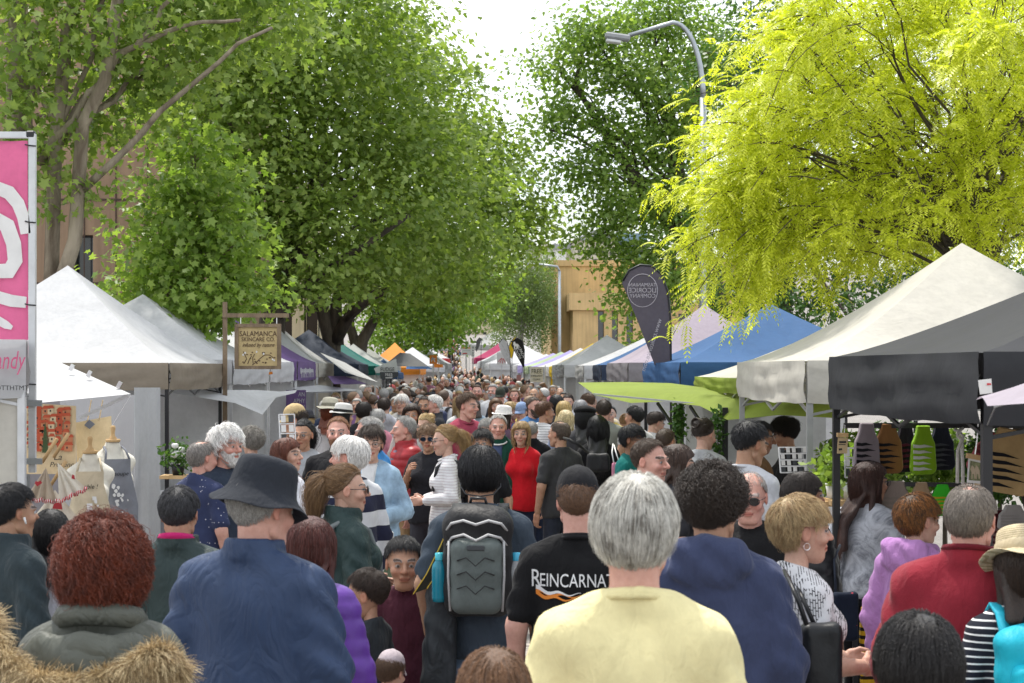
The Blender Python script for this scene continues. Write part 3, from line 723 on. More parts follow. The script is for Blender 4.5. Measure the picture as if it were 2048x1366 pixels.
def stones():                                            # the setts that show between the walkers
    me = []
    for k in range(4):
        mb = MB().box((0,0,.009), (.105+.006*k,.088,.03)); o = mb.build('paving_stone', None, None, False, .008); me.append(o.data); bpy.data.objects.remove(o)
        c = (.33+.03*k, .305+.025*k, .28+.02*k); me[-1].materials.append(plain('sett_stone_%d' % k, c, .85, scale=40, bmp=.3))
    n = 0
    for (x0,x1,y0,y1) in ((-.35,.12,4.2,5.0),(.05,.75,9.8,13.2)):
        y = y0; r_ = 0
        while y < y1 and n < 296:
            x = x0+(r_%2)*.06
            while x < x1 and n < 296:
                o = link('paving_stone', me[R.randrange(4)], GROUND); o.location = (x+R.uniform(-.004,.004), y+R.uniform(-.004,.004), R.uniform(-.004,.004)+.002); o.rotation_euler = (0,0,R.uniform(-.04,.04)+(math.pi if R.random()<.5 else 0)); n += 1
                x += .122
            y += .1 if y0 < 6 else .108; r_ += 1
stones()

# ------------------------------------------------------------------ trees
LEAF5 = np.array([(0,0,0),(.40,.04,-.05),(.25,.27,-.02),(.56,.55,-.1),(.19,.6,-.02),(0,1,-.05),(-.19,.6,-.02),(-.56,.55,-.1),(-.25,.27,-.02),(-.40,.04,-.05)], np.float32)
LEAF3 = np.array([(0,0,0),(.34,.35,-.06),(.2,.75,-.03),(0,1,-.06),(-.2,.75,-.03),(-.34,.35,-.06)], np.float32)
LEAF4 = np.array([(0,0,0),(.46,.22,-.07),(.2,.48,-.02),(.3,.72,-.06),(0,1,-.04),(-.3,.72,-.06),(-.2,.48,-.02),(-.46,.22,-.07)], np.float32)
LEAF2 = np.array([(0,0,0),(.3,.5,-.04),(0,1,0),(-.3,.5,-.04)], np.float32)
def leafmat(name, c1, c2, c3, trans=.35, rough=.4):
    m, t, b = newmat(name); ge = t.nodes.new('ShaderNodeNewGeometry')
    big = noise(t, coords(t, 'Object'), .55, 3)
    f = mathn(t, 'ADD', mathn(t, 'MULTIPLY', ge.outputs['Random Per Island'], .65), mathn(t, 'MULTIPLY', big, .5))
    c = ramp(t, f, [(.15,c1),(.5,c2),(.95,c3)]); setc(t, b, c); b.inputs['Roughness'].default_value = rough; b.inputs['Specular IOR Level'].default_value = .35
    tr = t.nodes.new('ShaderNodeBsdfTranslucent'); t.links.new(mixc(t, 1., c, (1.2,1.25,.6), 'MULTIPLY'), tr.inputs[0])
    ms = t.nodes.new('ShaderNodeMixShader'); ms.inputs[0].default_value = trans
    t.links.new(b.outputs[0], ms.inputs[1]); t.links.new(tr.outputs[0], ms.inputs[2]); t.links.new(ms.outputs[0], t.nodes['Material Output'].inputs[0]); return m
def barkmat(name, c1, c2, sc=6):
    m, t, b = newmat(name); co = coords(t, 'Object', (1,1,.3)); v = noise(t, co, sc, 6, .65, .6)
    setc(t, b, ramp(t, v, [(.35,c1),(.65,c2)])); b.inputs['Roughness'].default_value = .9; bump(t, b, v, .6, .04); return m
def leaves(pos, out, tpl, size, g_, up=.6, ow=.5, rnd=.6):
    n = len(pos); nr = up*np.array((0,0,1.))+ow*out+rnd*g_.normal(size=(n,3)); nr /= np.linalg.norm(nr,axis=1,keepdims=True)
    a = g_.normal(size=(n,3))+out*.7+np.array((0,0,-.5)); a -= nr*np.sum(a*nr,1,keepdims=True); a /= np.linalg.norm(a,axis=1,keepdims=True); bx_ = np.cross(a, nr)
    sz = size*g_.uniform(.6,1.2,n)
    V = pos[:,None,:]+sz[:,None,None]*(tpl[None,:,0:1]*bx_[:,None]+tpl[None,:,1:2]*a[:,None]+tpl[None,:,2:3]*nr[:,None])
    k = len(tpl); F = np.arange(n*k).reshape(n,k); return V.reshape(-1,3), F
def crown_pts(lobes, dens, g_, clump=.22, shell=.16, per=14):
    ps, os_ = [], []
    for c, r_ in lobes:
        c = np.array(c, float); r_ = np.array(r_ if hasattr(r_,'__len__') else (r_,)*3, float)
        area = 4*math.pi*(((r_[0]*r_[1])**1.6+(r_[0]*r_[2])**1.6+(r_[1]*r_[2])**1.6)/3)**(1/1.6)
        per = per*2 if False else per; nc = max(6, int(area*dens/per)); d = g_.normal(size=(nc,3)); d /= np.linalg.norm(d,axis=1,keepdims=True)
        rad = 1-np.abs(g_.normal(0,shell,nc))+g_.normal(0,.045,nc); wob = 1+.13*fbm(d*2.2,1.6,int(c[0]*3+c[1]))
        cc = c+d*r_*(rad*wob)[:,None]
        m_ = g_.integers(per//2, per*3//2, nc); idx = np.repeat(np.arange(nc), m_)
        p = cc[idx]+g_.normal(0,clump*1.35,(len(idx),3))*np.array((1,1,.36))
        ps.append(p); os_.append(d[idx])
    return np.concatenate(ps), np.concatenate(os_)
def limb(mb, a, b_, r0, r1, g_, n=6, wob=.06):
    a, b_ = np.array(a,float), np.array(b_,float); l = np.linalg.norm(b_-a); pts = []
    for i in range(n+1):
        t_ = i/n; p = a+(b_-a)*t_+np.array((0,0,.06*l*math.sin(math.pi*t_)))+(g_.normal(0,wob*l*.35,3) if 0 < i < n else 0); pts.append(tuple(p))
    mb.tube(pts, [r0+(r1-r0)*(i/n)**.8 for i in range(n+1)], 8); return pts
def tree(name, label, base, lobes, dens, leaf, size, lm, bm_, trunks=None, limbs=(), fork=None, clump=.22, shell=.16, per=14, seed=1, group=None, up=.6, droop=0., twigs=0, ow=.5, fr=(.22,.12)):
    g_ = np.random.default_rng(seed); root = empty(name, base); B = np.array(base)
    mb = MB()
    if trunks:
        for pts, r0, r1 in trunks:
            pts = [np.array(p) for p in pts]
            if pts[0][2] < CZ+.6: pts = [np.array((pts[0][0], pts[0][1], B[2]-.1))]+pts; r0 *= 1.08
            mb.tube([tuple(p-B) for p in pts], [r0+(r1-r0)*i/(len(pts)-1) for i in range(len(pts))], 10)
    fork = np.array(fork) if fork is not None else B+np.array((0,0,2.5))
    if not trunks: limb(mb, (0,0,-.1), fork-B, fr[0], fr[1]*1.2, g_, 5, .04)
    for c, r_ in lobes:
        rr = np.min(r_) if hasattr(r_,'__len__') else r_
        pts = limb(mb, fork-B, np.array(c)-B, fr[1]*.8, .03, g_, 6, .07)
        for k in range(twigs):
            d = g_.normal(size=3); d /= np.linalg.norm(d); limb(mb, pts[g_.integers(3,6)], np.array(c)-B+d*rr*.85, .03, .006, g_, 4, .09)
    for a, b_, r0, r1 in limbs: limb(mb, np.array(a)-B, np.array(b_)-B, r0, r1, g_, 7, .05)
    mb.build('trunk', bm_, root, True)
    p, o = crown_pts(lobes, dens, g_, clump, shell, per)
    V, F = leaves(p, o, leaf, size, g_, up, ow)
    cr = link('crown', npmesh('crown', V-B, F, False), root, lm); cr['kind'] = 'stuff'
    tag(root, label, 'tree', group); return root
def PX(px, py, d): return tuple(P(px, py, FPX/d))
def lob(px, py, d, rpx, ry=None, rz=None):
    s = FPX/d; r_ = rpx/s; return (PX(px,py,d), (r_, (ry or r_), (rz/s if rz else r_)))
LM_PLANE = leafmat('plane_leaf', (.115,.19,.036), (.2,.29,.062), (.34,.43,.125), .52)
LM_YOUNG = leafmat('young_plane_leaf', (.13,.22,.035), (.21,.32,.06), (.33,.43,.12), .52)
LM_FAR = leafmat('far_plane_leaf', (.08,.16,.02), (.14,.24,.03), (.22,.32,.05), .4)
LM_ELM = leafmat('elm_leaf', (.12,.21,.04), (.2,.31,.07), (.33,.43,.13), .55)
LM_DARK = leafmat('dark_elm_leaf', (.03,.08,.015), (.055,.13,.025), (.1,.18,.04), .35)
LM_GOLD = leafmat('golden_robinia_leaf', (.30,.36,.022), (.54,.59,.04), (.78,.80,.13), .48)
LM_BIRCH = leafmat('birch_leaf', (.09,.15,.045), (.15,.22,.075), (.22,.29,.11), .4)
BK_PLANE = barkmat('plane_bark', (.13,.10,.07), (.33,.28,.21), 5); BK_DARK = barkmat('dark_bark', (.035,.028,.022), (.1,.08,.06), 7)
# nearest plane tree, upper left: many pale limbs in front of the canopy
def q(*a): return [PX(*p) for p in a]
tree('plane_tree', 'big near plane tree with pale forking limbs behind the pink banner', (PX(40,738,22.4)[0], 22.4, 0),
     [lob(60,60,22.2,120,1.1), lob(230,-40,22.2,190,1.2), lob(450,-80,23.2,150,1.2), lob(10,260,21.7,90,.9), lob(330,110,22.7,110,.8), lob(120,380,22.2,60,.6), lob(200,190,23.2,110,.9), lob(520,40,24.2,110,.9)],
     120, LEAF5, .135, LM_PLANE, BK_PLANE, trunks=[(q((40,760,22.4),(42,500,22.4),(38,200,22.4),(30,-60,22.5)), .2, .15), (q((100,640,22.2),(110,300,22.2),(135,60,22.2),(160,-60,22.2)), .1, .075), (q((98,640,22.1),(150,480,22.0),(165,250,22.0),(210,160,21.9),(245,-60,21.8)), .1, .075)],
     limbs=[(PX(80,330,22.2),PX(300,60,21.8),.06,.035),(PX(165,380,22.0),PX(545,55,21.6),.055,.02),(PX(230,110,21.9),PX(480,40,21.6),.045,.02),(PX(300,60,21.8),PX(380,-60,21.5),.035,.02),(PX(60,300,22.2),PX(75,40,22.2),.05,.03)], fork=PX(110,300,22.2), clump=.24, per=26, seed=3, fr=(.2,.05))
tree('young_plane_tree', 'bright young plane tree standing between the white tents at left', (PX(385,738,24)[0], 24.5, 0),
     [lob(395,360,24,85,.8), lob(340,470,24,95,.8), lob(440,480,24,80,.8), lob(300,560,24.3,85,.8), lob(400,580,23.8,100,.8), lob(460,600,24,60,.6), lob(395,285,24,40,.4)], 190, LEAF5, .125, LM_YOUNG, BK_PLANE, clump=.2, shell=.3, per=22, seed=5, twigs=2, fr=(.08,.04))
PL = 'plane trees in a row along the left side'
tree('plane_tree', 'huge plane tree whose dense crown fills the middle of the left side', (PX(560,738,34)[0], 34, 0),
     [lob(640,130,34,230,2.2), lob(520,300,33,190,1.8), lob(780,240,36,170,2.), lob(720,380,34,200,2.), lob(560,30,33,200,1.8), lob(430,180,32,160,1.5), lob(640,500,33,120,1.2), lob(860,420,37,170,1.8), lob(470,420,33,110,1.2), lob(745,40,37,125,1.6), lob(560,510,33.5,110,1.)],
     105, LEAF4, .145, LM_PLANE, BK_DARK, trunks=[(q((535,750,34),(545,640,34),(560,560,34),(610,450,34),(650,300,34)), .33, .12), (q((545,640,34),(590,590,33.6),(700,510,33),(820,430,33)), .16, .04)], fork=PX(565,540,34), clump=.34, per=34, seed=7, up=.8, group=PL, fr=(.3,.1))
tree('plane_tree', 'second plane tree with dark forked stems leaning over the navy tent', (PX(665,738,46)[0], 46, 0),
     [lob(930,330,46,110,1.6), lob(1000,420,47,90,1.4), lob(855,235,46,95,1.6), lob(900,470,46,130,1.6), lob(1040,470,48,55,1.), lob(760,480,46,130,1.6), lob(955,315,47,60,1.), lob(800,140,45,70,1.4)],
     90, LEAF4, .165, LM_PLANE, BK_DARK, trunks=[(q((660,745,46),(665,690,46),(640,600,46),(625,540,46)), .3, .14), (q((665,690,46),(700,630,45.7),(770,570,45),(880,500,45)), .2, .05), (q((672,690,46),(672,610,46),(690,530,46)), .22, .1)],
     limbs=[(PX(690,640,45.5),PX(850,560,44.5),.09,.03),(PX(650,620,46),PX(610,520,46),.1,.05)], fork=PX(690,600,46), clump=.42, per=34, seed=9, up=.8, group=PL, fr=(.3,.1))
tree('plane_tree', 'third plane tree with slanting stems behind the teal tent', (PX(725,738,62)[0], 62, gz(62)),
     [lob(800,540,60,90,1.8), lob(880,560,62,90,1.6), lob(760,600,60,50,1.), lob(850,620,62,60,1.2)], 75, LEAF3, .2, LM_FAR, BK_DARK,
     trunks=[(q((715,730,60),(725,680,60),(760,620,60),(820,560,60)), .3, .1), (q((720,720,60),(700,650,60),(705,590,60)), .25, .1)], fork=PX(750,630,60), clump=.4, seed=11, group=PL, fr=(.25,.1))
tree('plane_tree', 'sunlit yellow-green plane tree beyond the orange tent', (PX(810,738,82)[0], 82, gz(82)),
     [lob(860,600,82,95,2.2), lob(800,640,80,60,1.5), lob(930,580,84,70,1.8), lob(770,670,80,35,1.), lob(850,650,82,50,1.4), lob(970,590,86,40,1.2)], 60, LEAF3, .23, LM_FAR, BK_DARK, fork=PX(815,670,82), clump=.5, seed=13, group=PL, fr=(.28,.12))
tree('plane_tree', 'farthest small plane tree at the turn of the street', (PX(900,738,120)[0], 120, gz(120)),
     [lob(880,620,120,50,2.), lob(930,615,122,40,2.), lob(985,610,124,30,1.6)], 45, LEAF2, .3, LM_FAR, BK_DARK, fork=PX(905,660,120), clump=.6, seed=15, group=PL, fr=(.25,.12))
# weeping birch far right of the street
def birch():
    g_ = np.random.default_rng(21); base = (PX(1040,738,112)[0], 112, gz(112)); B = np.array(base); root = empty('birch_tree', base); mb = MB(); F0 = np.array(PX(1045,600,112))-B
    limb(mb, (0,0,0), F0, .22, .12, g_, 6, .03); ps, os_ = [], []
    for k in range(330):
        c = np.array(PX(g_.uniform(985,1108), g_.uniform(488,600), g_.uniform(109,115)))-B
        if abs(c[0]-F0[0]) > 2.1*(1.15-.0*c[2]): continue
        if k % 14 == 0: limb(mb, F0*(.6+.4*g_.random()), c, .05, .015, g_, 5, .06)
        n = int(g_.integers(60,130)); t_ = g_.random(n)**.8; ln = g_.uniform(2.,4.2)
        ps.append(c+np.stack([g_.normal(0,.18,n), g_.normal(0,.18,n), -ln*t_],1)); d = g_.normal(size=(n,3)); os_.append(d/np.linalg.norm(d,axis=1,keepdims=True))
    mb.build('trunk', plain('birch_bark', (.6,.58,.54), .8, var=.5, scale=3), root, True)
    V, F = leaves(np.concatenate(ps), np.concatenate(os_), LEAF2, .15, g_, .2, .5); cr = link('crown', npmesh('crown',V,F,False), root, LM_BIRCH); cr['kind'] = 'stuff'
    tag(root, 'weeping birch with trailing grey-green foliage in front of the sandstone building', 'tree')
birch()
# elms on the right
tree('elm_tree', 'tall airy elm with dark crooked limbs behind the street lamp', (PX(1440,738,48)[0], 48, 0),
     [lob(1130,210,46,50,.8), lob(1110,130,46,45,.8), lob(1180,60,46,75,1.1), lob(1250,150,46,75,1.1), lob(1170,330,46,60,.9), lob(1240,400,46,70,1.), lob(1330,250,47,100,1.3), lob(1310,50,47,110,1.3), lob(1340,400,47,90,1.2), lob(1200,470,46,50,.8), lob(1290,520,46,70,1.), lob(1420,130,48,110,1.4), lob(1100,260,46,35,.7), lob(1270,600,46,45,.8), lob(1360,560,46,70,1.), lob(1230,270,46,55,.8), lob(1300,690,46,35,.7)],
     150, LEAF3, .15, LM_ELM, BK_DARK, trunks=[(q((1440,760,47.5),(1435,600,47.5),(1400,480,47.5),(1350,330,47.5),(1420,100,48)), .4, .16), (q((1400,480,47.5),(1330,430,47),(1230,300,46.5),(1150,170,46),(1165,100,46)), .16, .04), (q((1420,560,47.5),(1380,500,47),(1290,400,46.6),(1240,330,46.4)), .16, .05)],
     limbs=[(PX(1230,300,46.5),PX(1200,220,46.3),.07,.03),(PX(1350,330,47.5),PX(1300,150,47),.12,.05)], fork=PX(1380,430,47.5), clump=.32, shell=.42, per=26, seed=23, twigs=2, fr=(.35,.09), up=.75)
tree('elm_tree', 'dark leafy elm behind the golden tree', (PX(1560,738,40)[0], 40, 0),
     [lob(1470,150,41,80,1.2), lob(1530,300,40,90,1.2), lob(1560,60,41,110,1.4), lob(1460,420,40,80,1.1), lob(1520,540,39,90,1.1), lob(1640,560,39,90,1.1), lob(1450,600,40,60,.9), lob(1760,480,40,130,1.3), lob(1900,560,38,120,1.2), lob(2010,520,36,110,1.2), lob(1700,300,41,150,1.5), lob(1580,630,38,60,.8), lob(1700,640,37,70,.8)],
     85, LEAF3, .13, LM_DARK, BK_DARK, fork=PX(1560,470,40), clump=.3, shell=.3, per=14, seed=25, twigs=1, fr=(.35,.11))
# golden robinia, drooping feathered leaves
def frond(g_, n, pairs=9):
    V, F = [], []; b = 0
    return None
def robinia():
    g_ = np.random.default_rng(31); base = (PX(1930,738,15)[0]+.9, 15.0, 0); B = np.array(base); root = empty('golden_robinia_tree', base); mb = MB()
    fk = np.array(PX(1930,400,14.6))-B; limb(mb, (0,0,0), fk, .17, .11, g_, 7, .03)
    # outline in photo pixels of the drooping crown; sprays fill it front to back
    poly = [(1660,-60),(1600,20),(1575,110),(1520,190),(1490,260),(1470,340),(1465,430),(1490,500),(1560,530),(1640,510),(1740,530),(1850,490),(1960,450),(2060,450),(2120,460),(2200,-60)]
    def inside(x, y):
        c = False; j = len(poly)-1
        for i in range(len(poly)):
            xi, yi = poly[i]; xj, yj = poly[j]
            if (yi > y) != (yj > y) and x < (xj-xi)*(y-yi)/(yj-yi)+xi: c = not c
            j = i
        return c
    starts = []; k = 0
    while len(starts) < 520:
        x, y = g_.uniform(1380,2180), g_.uniform(-80,530)
        if not inside(x, y): continue
        edge = min(1., (x-1450)/260); d = g_.uniform(13.6-(1.2 if (x > 1880 and y < 200) else 0.), 14.2+3.2*edge)
        starts.append(np.array(PX(x,y,d))-B)
    starts = np.array(starts); pos, dirs = [], []
    for i, sp in enumerate(starts):
        root_d = sp-fk; root_d[2] *= .4; root_d /= np.linalg.norm(root_d)+1e-6
        if i % 6 == 0: limb(mb, fk*(.75+.25*g_.random()) if np.linalg.norm(sp-fk) > 1.5 else fk, sp, .02, .006, g_, 6, .06)
        m_ = 34; t_ = g_.random(m_)
        sd_ = root_d+g_.normal(0,.45,3); sd_ /= np.linalg.norm(sd_)
        L_ = g_.uniform(.35,.8); tw = [tuple(sp+sd_*L_*u-np.array((0,0,.35*u*u*L_))) for u in np.linspace(-.2,1,5)]
        mb.tube(tw, [.007,.006,.005,.004,.003], 4)
        p = sp+sd_*L_*t_[:,None]-np.array((0,0,.35*L_))*(t_**2)[:,None]+g_.normal(0,.06,(m_,3)); pos.append(p)
        dd = sd_*.5+g_.normal(0,.55,(m_,3))+np.array((0,0,.1)); dirs.append(dd/np.linalg.norm(dd,axis=1,keepdims=True))
    mb.build('trunk', BK_DARK, root, True)
    pos = np.concatenate(pos); dirs = np.concatenate(dirs); n = len(pos); pairs = 9
    Lf = g_.uniform(.15,.27,n); up = np.array((0,0,1.)); side = np.cross(dirs, up); side /= np.linalg.norm(side,axis=1,keepdims=True)+1e-6
    Vs = []; 
    for j in range(pairs*2+1):
        u = (j//2+1)/(pairs+.5); sg = 1 if j % 2 else -1
        c = pos+dirs*(Lf*u*.85)[:,None]-up*(Lf*.5*u*u)[:,None]
        tg = dirs*.85-up*(1.0*u); tg /= np.linalg.norm(tg,axis=1,keepdims=True)
        if j == pairs*2: ax = tg; wd = side
        else: ax = side*sg*.85+tg*.5-up*.25; ax /= np.linalg.norm(ax,axis=1,keepdims=True); wd = np.cross(np.cross(side,tg), ax); 
        wd = tg if j < pairs*2 else side
        ll = (.034+.014*np.sin(math.pi*u)+g_.uniform(-.005,.005,n))*(Lf/.21); ww = ll*.2
        Vs.append(np.stack([c, c+ax*(ll*.5)[:,None]+wd*ww[:,None], c+ax*ll[:,None], c+ax*(ll*.5)[:,None]-wd*ww[:,None]],1))
    V = np.stack(Vs,1).reshape(-1,3); F = np.arange(len(V)).reshape(-1,4)
    cr = link('crown', npmesh('crown',V,F,False), root, LM_GOLD); cr['kind'] = 'stuff'
    tag(root, 'golden yellow robinia with drooping feathery leaves over the cream tent', 'tree')
robinia()

# ------------------------------------------------------------------ buildings
def sandmat(name, c, sc=(1,1,1), bx_=1.2):
    m, t, b = newmat(name); co = coords(t, 'Object'); v = noise(t, co, .8, 6, .6); v2 = noise(t, coords(t,'Object',(8,8,.4)), 1., 3)
    setc(t, b, mixc(t, 1., mixc(t, 1., c, ramp(t, v, [(.3,.8),(.7,1.05)]), 'MULTIPLY'), ramp(t, v2, [(.35,.85),(.6,1.)]), 'MULTIPLY')); b.inputs['Roughness'].default_value = .85; bump(t, b, noise(t, co, 12, 4), .3, .02); return m
M_SAND = sandmat('sandstone', (.60,.42,.2)); M_SAND2 = sandmat('pale_sandstone', (.62,.53,.36)); M_CREAMW = sandmat('cream_render', (.62,.57,.45))
M_WIN = plain('window_glass', (.03,.035,.04), .1, spec=.7); M_WHITEW = sandmat('white_render', (.75,.75,.72)); M_ROOFG = plain('grey_roof', (.33,.34,.34), .7); M_TANC = sandmat('tan_cladding', (.33,.22,.145))
def building(name, label, x0, x1, y0, y1, z0, z1, mat, wins=(), parapet=None, extra=None):
    """front wall faces the street (-y); windows (u0,u1,v0,v1) in metres on the front are recessed"""
    root = empty(name, ((x0+x1)/2, y0, z0)); cx = (x0+x1)/2
    us = sorted({x0, x1, *[x0+w_[0] for w_ in wins], *[x0+w_[1] for w_ in wins]}); vs = sorted({z0, z1, *[z0+w_[2] for w_ in wins], *[z0+w_[3] for w_ in wins]})
    mb = MB(); dp = .35
    def isw(u, v): return any(x0+w_[0] < u < x0+w_[1] and z0+w_[2] < v < z0+w_[3] for w_ in wins)
    for a, b_ in zip(us, us[1:]):
        for c, d in zip(vs, vs[1:]):
            if not isw((a+b_)/2, (c+d)/2): mb.add([(a-cx,0,c-z0),(b_-cx,0,c-z0),(b_-cx,0,d-z0),(a-cx,0,d-z0)], [(0,1,2,3)])
    for w_ in wins:
        a, b_, c, d = x0+w_[0]-cx, x0+w_[1]-cx, w_[2], w_[3]
        mb.add([(a,0,c),(b_,0,c),(b_,0,d),(a,0,d),(a,dp,c),(b_,dp,c),(b_,dp,d),(a,dp,d)], [(0,1,5,4),(1,2,6,5),(2,3,7,6),(3,0,4,7)])
    D = y1-y0; hz = z1-z0; wl, wr = x0-cx, x1-cx
    mb.add([(wl,0,0),(wl,D,0),(wl,D,hz),(wl,0,hz)], [(0,1,2,3)]); mb.add([(wr,0,0),(wr,D,0),(wr,D,hz),(wr,0,hz)], [(0,3,2,1)]); mb.add([(wl,0,hz),(wr,0,hz),(wr,D,hz),(wl,D,hz)], [(0,1,2,3)]); mb.add([(wl,D,0),(wr,D,0),(wr,D,hz),(wl,D,hz)], [(0,1,2,3)])
    me = mb.build('wall', mat, root)
    for w_ in wins:
        a, b_, c, d = x0+w_[0]-cx, x0+w_[1]-cx, w_[2], w_[3]; f = MB()
        for p0, p1 in (((a,c),(b_,c)),((a,d),(b_,d)),((a,c),(a,d)),((b_,c),(b_,d))): f.bar((p0[0],dp-.05,p0[1]), (p1[0],dp-.05,p1[1]), .07, .06)
        wo = f.build('window', plain('dark_window_frame', (.05,.05,.05), .5), root)
        MB().add([(a,dp,c),(b_,dp,c),(b_,dp,d),(a,dp,d)], [(0,1,2,3)]).build('pane', M_WIN, wo)
    if parapet: 
        pm, ph, po = parapet; MB().box((0, D/2-po/2, hz+ph/2+.003), (x1-x0+2*po, D+po, ph)).build('parapet', pm, root)
    tag(root, label, 'building'); return root
s_ = 31.
a = P(1108,525,s_); e = P(1330,525,s_)
building('sandstone_building', 'tall plain sandstone block behind the second street lamp', a.x, e.x+6, a.y+4, a.y+22, gz(110), a.z, M_SAND, [(8.5,9.3,2,5)], (M_SAND,.4,.15))
a = P(1146,640,s_); e = P(1300,640,s_); top_ = P(0,632,s_).z; z0_ = gz(110); 
wn = []
for px0, px1 in ((1196,1208),(1224,1236),(1253,1266)): wn.append(((px0-1146)/s_, (px1-1146)/s_, P(0,690,s_).z-z0_, P(0,622,s_).z-z0_))
building('sandstone_building', 'lower sandstone wing with tall narrow windows above the white tents', a.x, e.x, a.y, a.y+3.9, z0_, P(0,621,s_).z+.02, M_SAND, wn, (M_SAND, 1.1, .25))
def houses():
    s_ = 13.6; y = FPX/s_
    def hs(px0, px1, pyt, pyb, mat, label, rows, gable=None, dy=0, roof=M_ROOFG):
        a = P(px0,pyt,s_); e = P(px1,pyb,s_); wins = []
        for (r0, r1, n, wfrac) in rows:
            wtot = (px1-px0)/s_; st = wtot/n
            for k in range(n): wins.append((st*(k+.5-wfrac/2), st*(k+.5+wfrac/2), (pyb-r1)/s_, (pyb-r0)/s_))
        bo = building('hill_house', label, a.x, e.x, y+dy, y+dy+9, e.z, a.z, mat, wins)
        if gable:
            W = e.x-a.x; h_ = gable/s_; zt = a.z-e.z
            MB().add([(-W/2-.3,-.3,zt),(W/2+.3,-.3,zt),(W/2+.3,9.3,zt),(-W/2-.3,9.3,zt),(0,-.3,zt+h_),(0,9.3,zt+h_)], [(0,1,4),(1,2,5,4),(2,3,5),(3,0,4,5)]).build('roof', roof, bo)
        return bo
    hs(1062,1250,488,530,M_CREAMW,'long cream terrace with grey roof across the far hill',[(495,505,7,.4)],16,12)
    hs(1088,1132,498,526,M_WHITEW,'white gabled house far on the hill above the sandstone block',[],12,0)
    hs(1150,1236,480,526,M_CREAMW,'cream gabled hillside house with dark windows',[(500,510,4,.4),(517,524,3,.4)],22,1)
    hs(1232,1300,462,528,sandmat('blue_grey_glass',(.2,.3,.36)),'blue glazed block beside the cream gabled hillside house',[(480,520,4,.6)],None,4)
    hs(1098,1112,462,500,M_CREAMW,'square cream chimney tower on the hill skyline',[],None,24)
houses()
# far end of the street
y = 232.; s_ = FPX/y; a = P(880,612,s_); e = P(1010,700,s_); z0_ = e.z-1
wn = []
for px0 in range(886,1004,16): wn += [((px0-880)/s_, (px0-880+7)/s_, P(0,650,s_).z-z0_, P(0,632,s_).z-z0_), ((px0-880)/s_, (px0-880+7)/s_, P(0,684,s_).z-z0_, P(0,664,s_).z-z0_)]
building('terrace_building', 'pale stone terrace closing the far end of the street', a.x, e.x, y, y+10, z0_, a.z, M_SAND2, wn, (M_SAND2,.5,.2))
# left, behind the planes
def left_block():
    s_ = 88.; y = FPX/s_; a = P(100,330,s_); e = P(480,700,s_)
    wn = [((145-100)/s_*1., (186-100)/s_, P(0,640,s_).z, P(0,470,s_).z), ((300-100)/s_, (345-100)/s_, P(0,640,s_).z, P(0,470,s_).z)]
    b_ = building('clad_building', 'tan clad building with dark louvred windows behind the nearest plane tree', a.x-6, e.x, y, y+8, 0, 12, M_TANC, [(w_[0]+6,w_[1]+6,w_[2],w_[3]) for w_ in wn])
    W = e.x-a.x+6
    for k in range(16): MB().box((-W/2+.3+k*.72, -.012, 6), (.025,.02,12)).build('panel_joint', plain('joint_dark', (.08,.05,.04), .8), b_)
    for k in range(1,6): MB().box((0, -.017, k*1.9+.3), (W,.02,.04)).build('panel_joint', plain('joint_dark', (0,0,0)), b_)
    s_ = 60.; y = FPX/s_; a = P(530,500,s_); e = P(612,700,s_)
    c = building('stone_house', 'stone house front with tall windows glimpsed behind the plane trunks', a.x-3, e.x, y, y+6, 0, 8, M_SAND2, [(3.3,3.9,3.2,5.2),(4.3,4.75,3.2,5.2),(3.3,3.9,.8,2.6)], (M_SAND2,.3,.2))
left_block()

# ------------------------------------------------------------------ street lamps
M_GALV = plain('galvanised_steel', (.42,.45,.47), .42, .75, var=.15, scale=5)
def lamp(label, px, d, top, armx, bend, groundz=0.):
    b0 = PX(px, 738, d); root = empty('street_lamp', (b0[0], d, groundz)); zt = PX(px,top,d)[2]-groundz; s_ = FPX/d; ar = (px-armx)/s_
    pts = [(0,0,0),(0,0,zt-bend*1.15)]
    MB().tube([(0,0,0),(0,0,.9)], .11, 12).build('base', M_GALV, root, True)
    MB().tube(pts, [.085,.065], 12).build('pole', M_GALV, root, True)
    arc = [(-bend*.46*(1-math.cos(a)), 0, zt-bend*1.15+bend*math.sin(a)*1.15) for a in np.linspace(0, math.pi*.5, 12)] if bend > .5 else [(0,0,zt-bend*1.15),(-.1,0,zt-.12)]
    endx = -ar; arc.append((endx+.35, 0, zt-.26 if bend > .5 else zt+.0))
    MB().tube(arc, [.06-.02*i/len(arc) for i in range(len(arc))], 10).build('arm', M_GALV, root, True)
    p = arc[-1]; mb = MB().box((p[0]-.22,0,p[2]-.03), (.5,.24,.12), Matrix.Rotation(.14,3,'Y'))
    hd = mb.build('lamp_head', plain('lamp_housing', (.3,.31,.32), .5), root, False, .03)
    MB().box((p[0]-.3,0,p[2]-.12), (.3,.2,.06), Matrix.Rotation(.14,3,'Y')).build('diffuser', plain('lamp_diffuser', (.65,.66,.66), .3), hd, False, .015)
    tag(root, label, 'street lamp'); return root
lamp('tall galvanised street lamp with curved arm beside the golden tree', 1406, 34, 45, 1222, 1.3)
lamp('distant street lamp with short arm in front of the sandstone block', 1119, 82, 528, 1060, .3, gz(82))
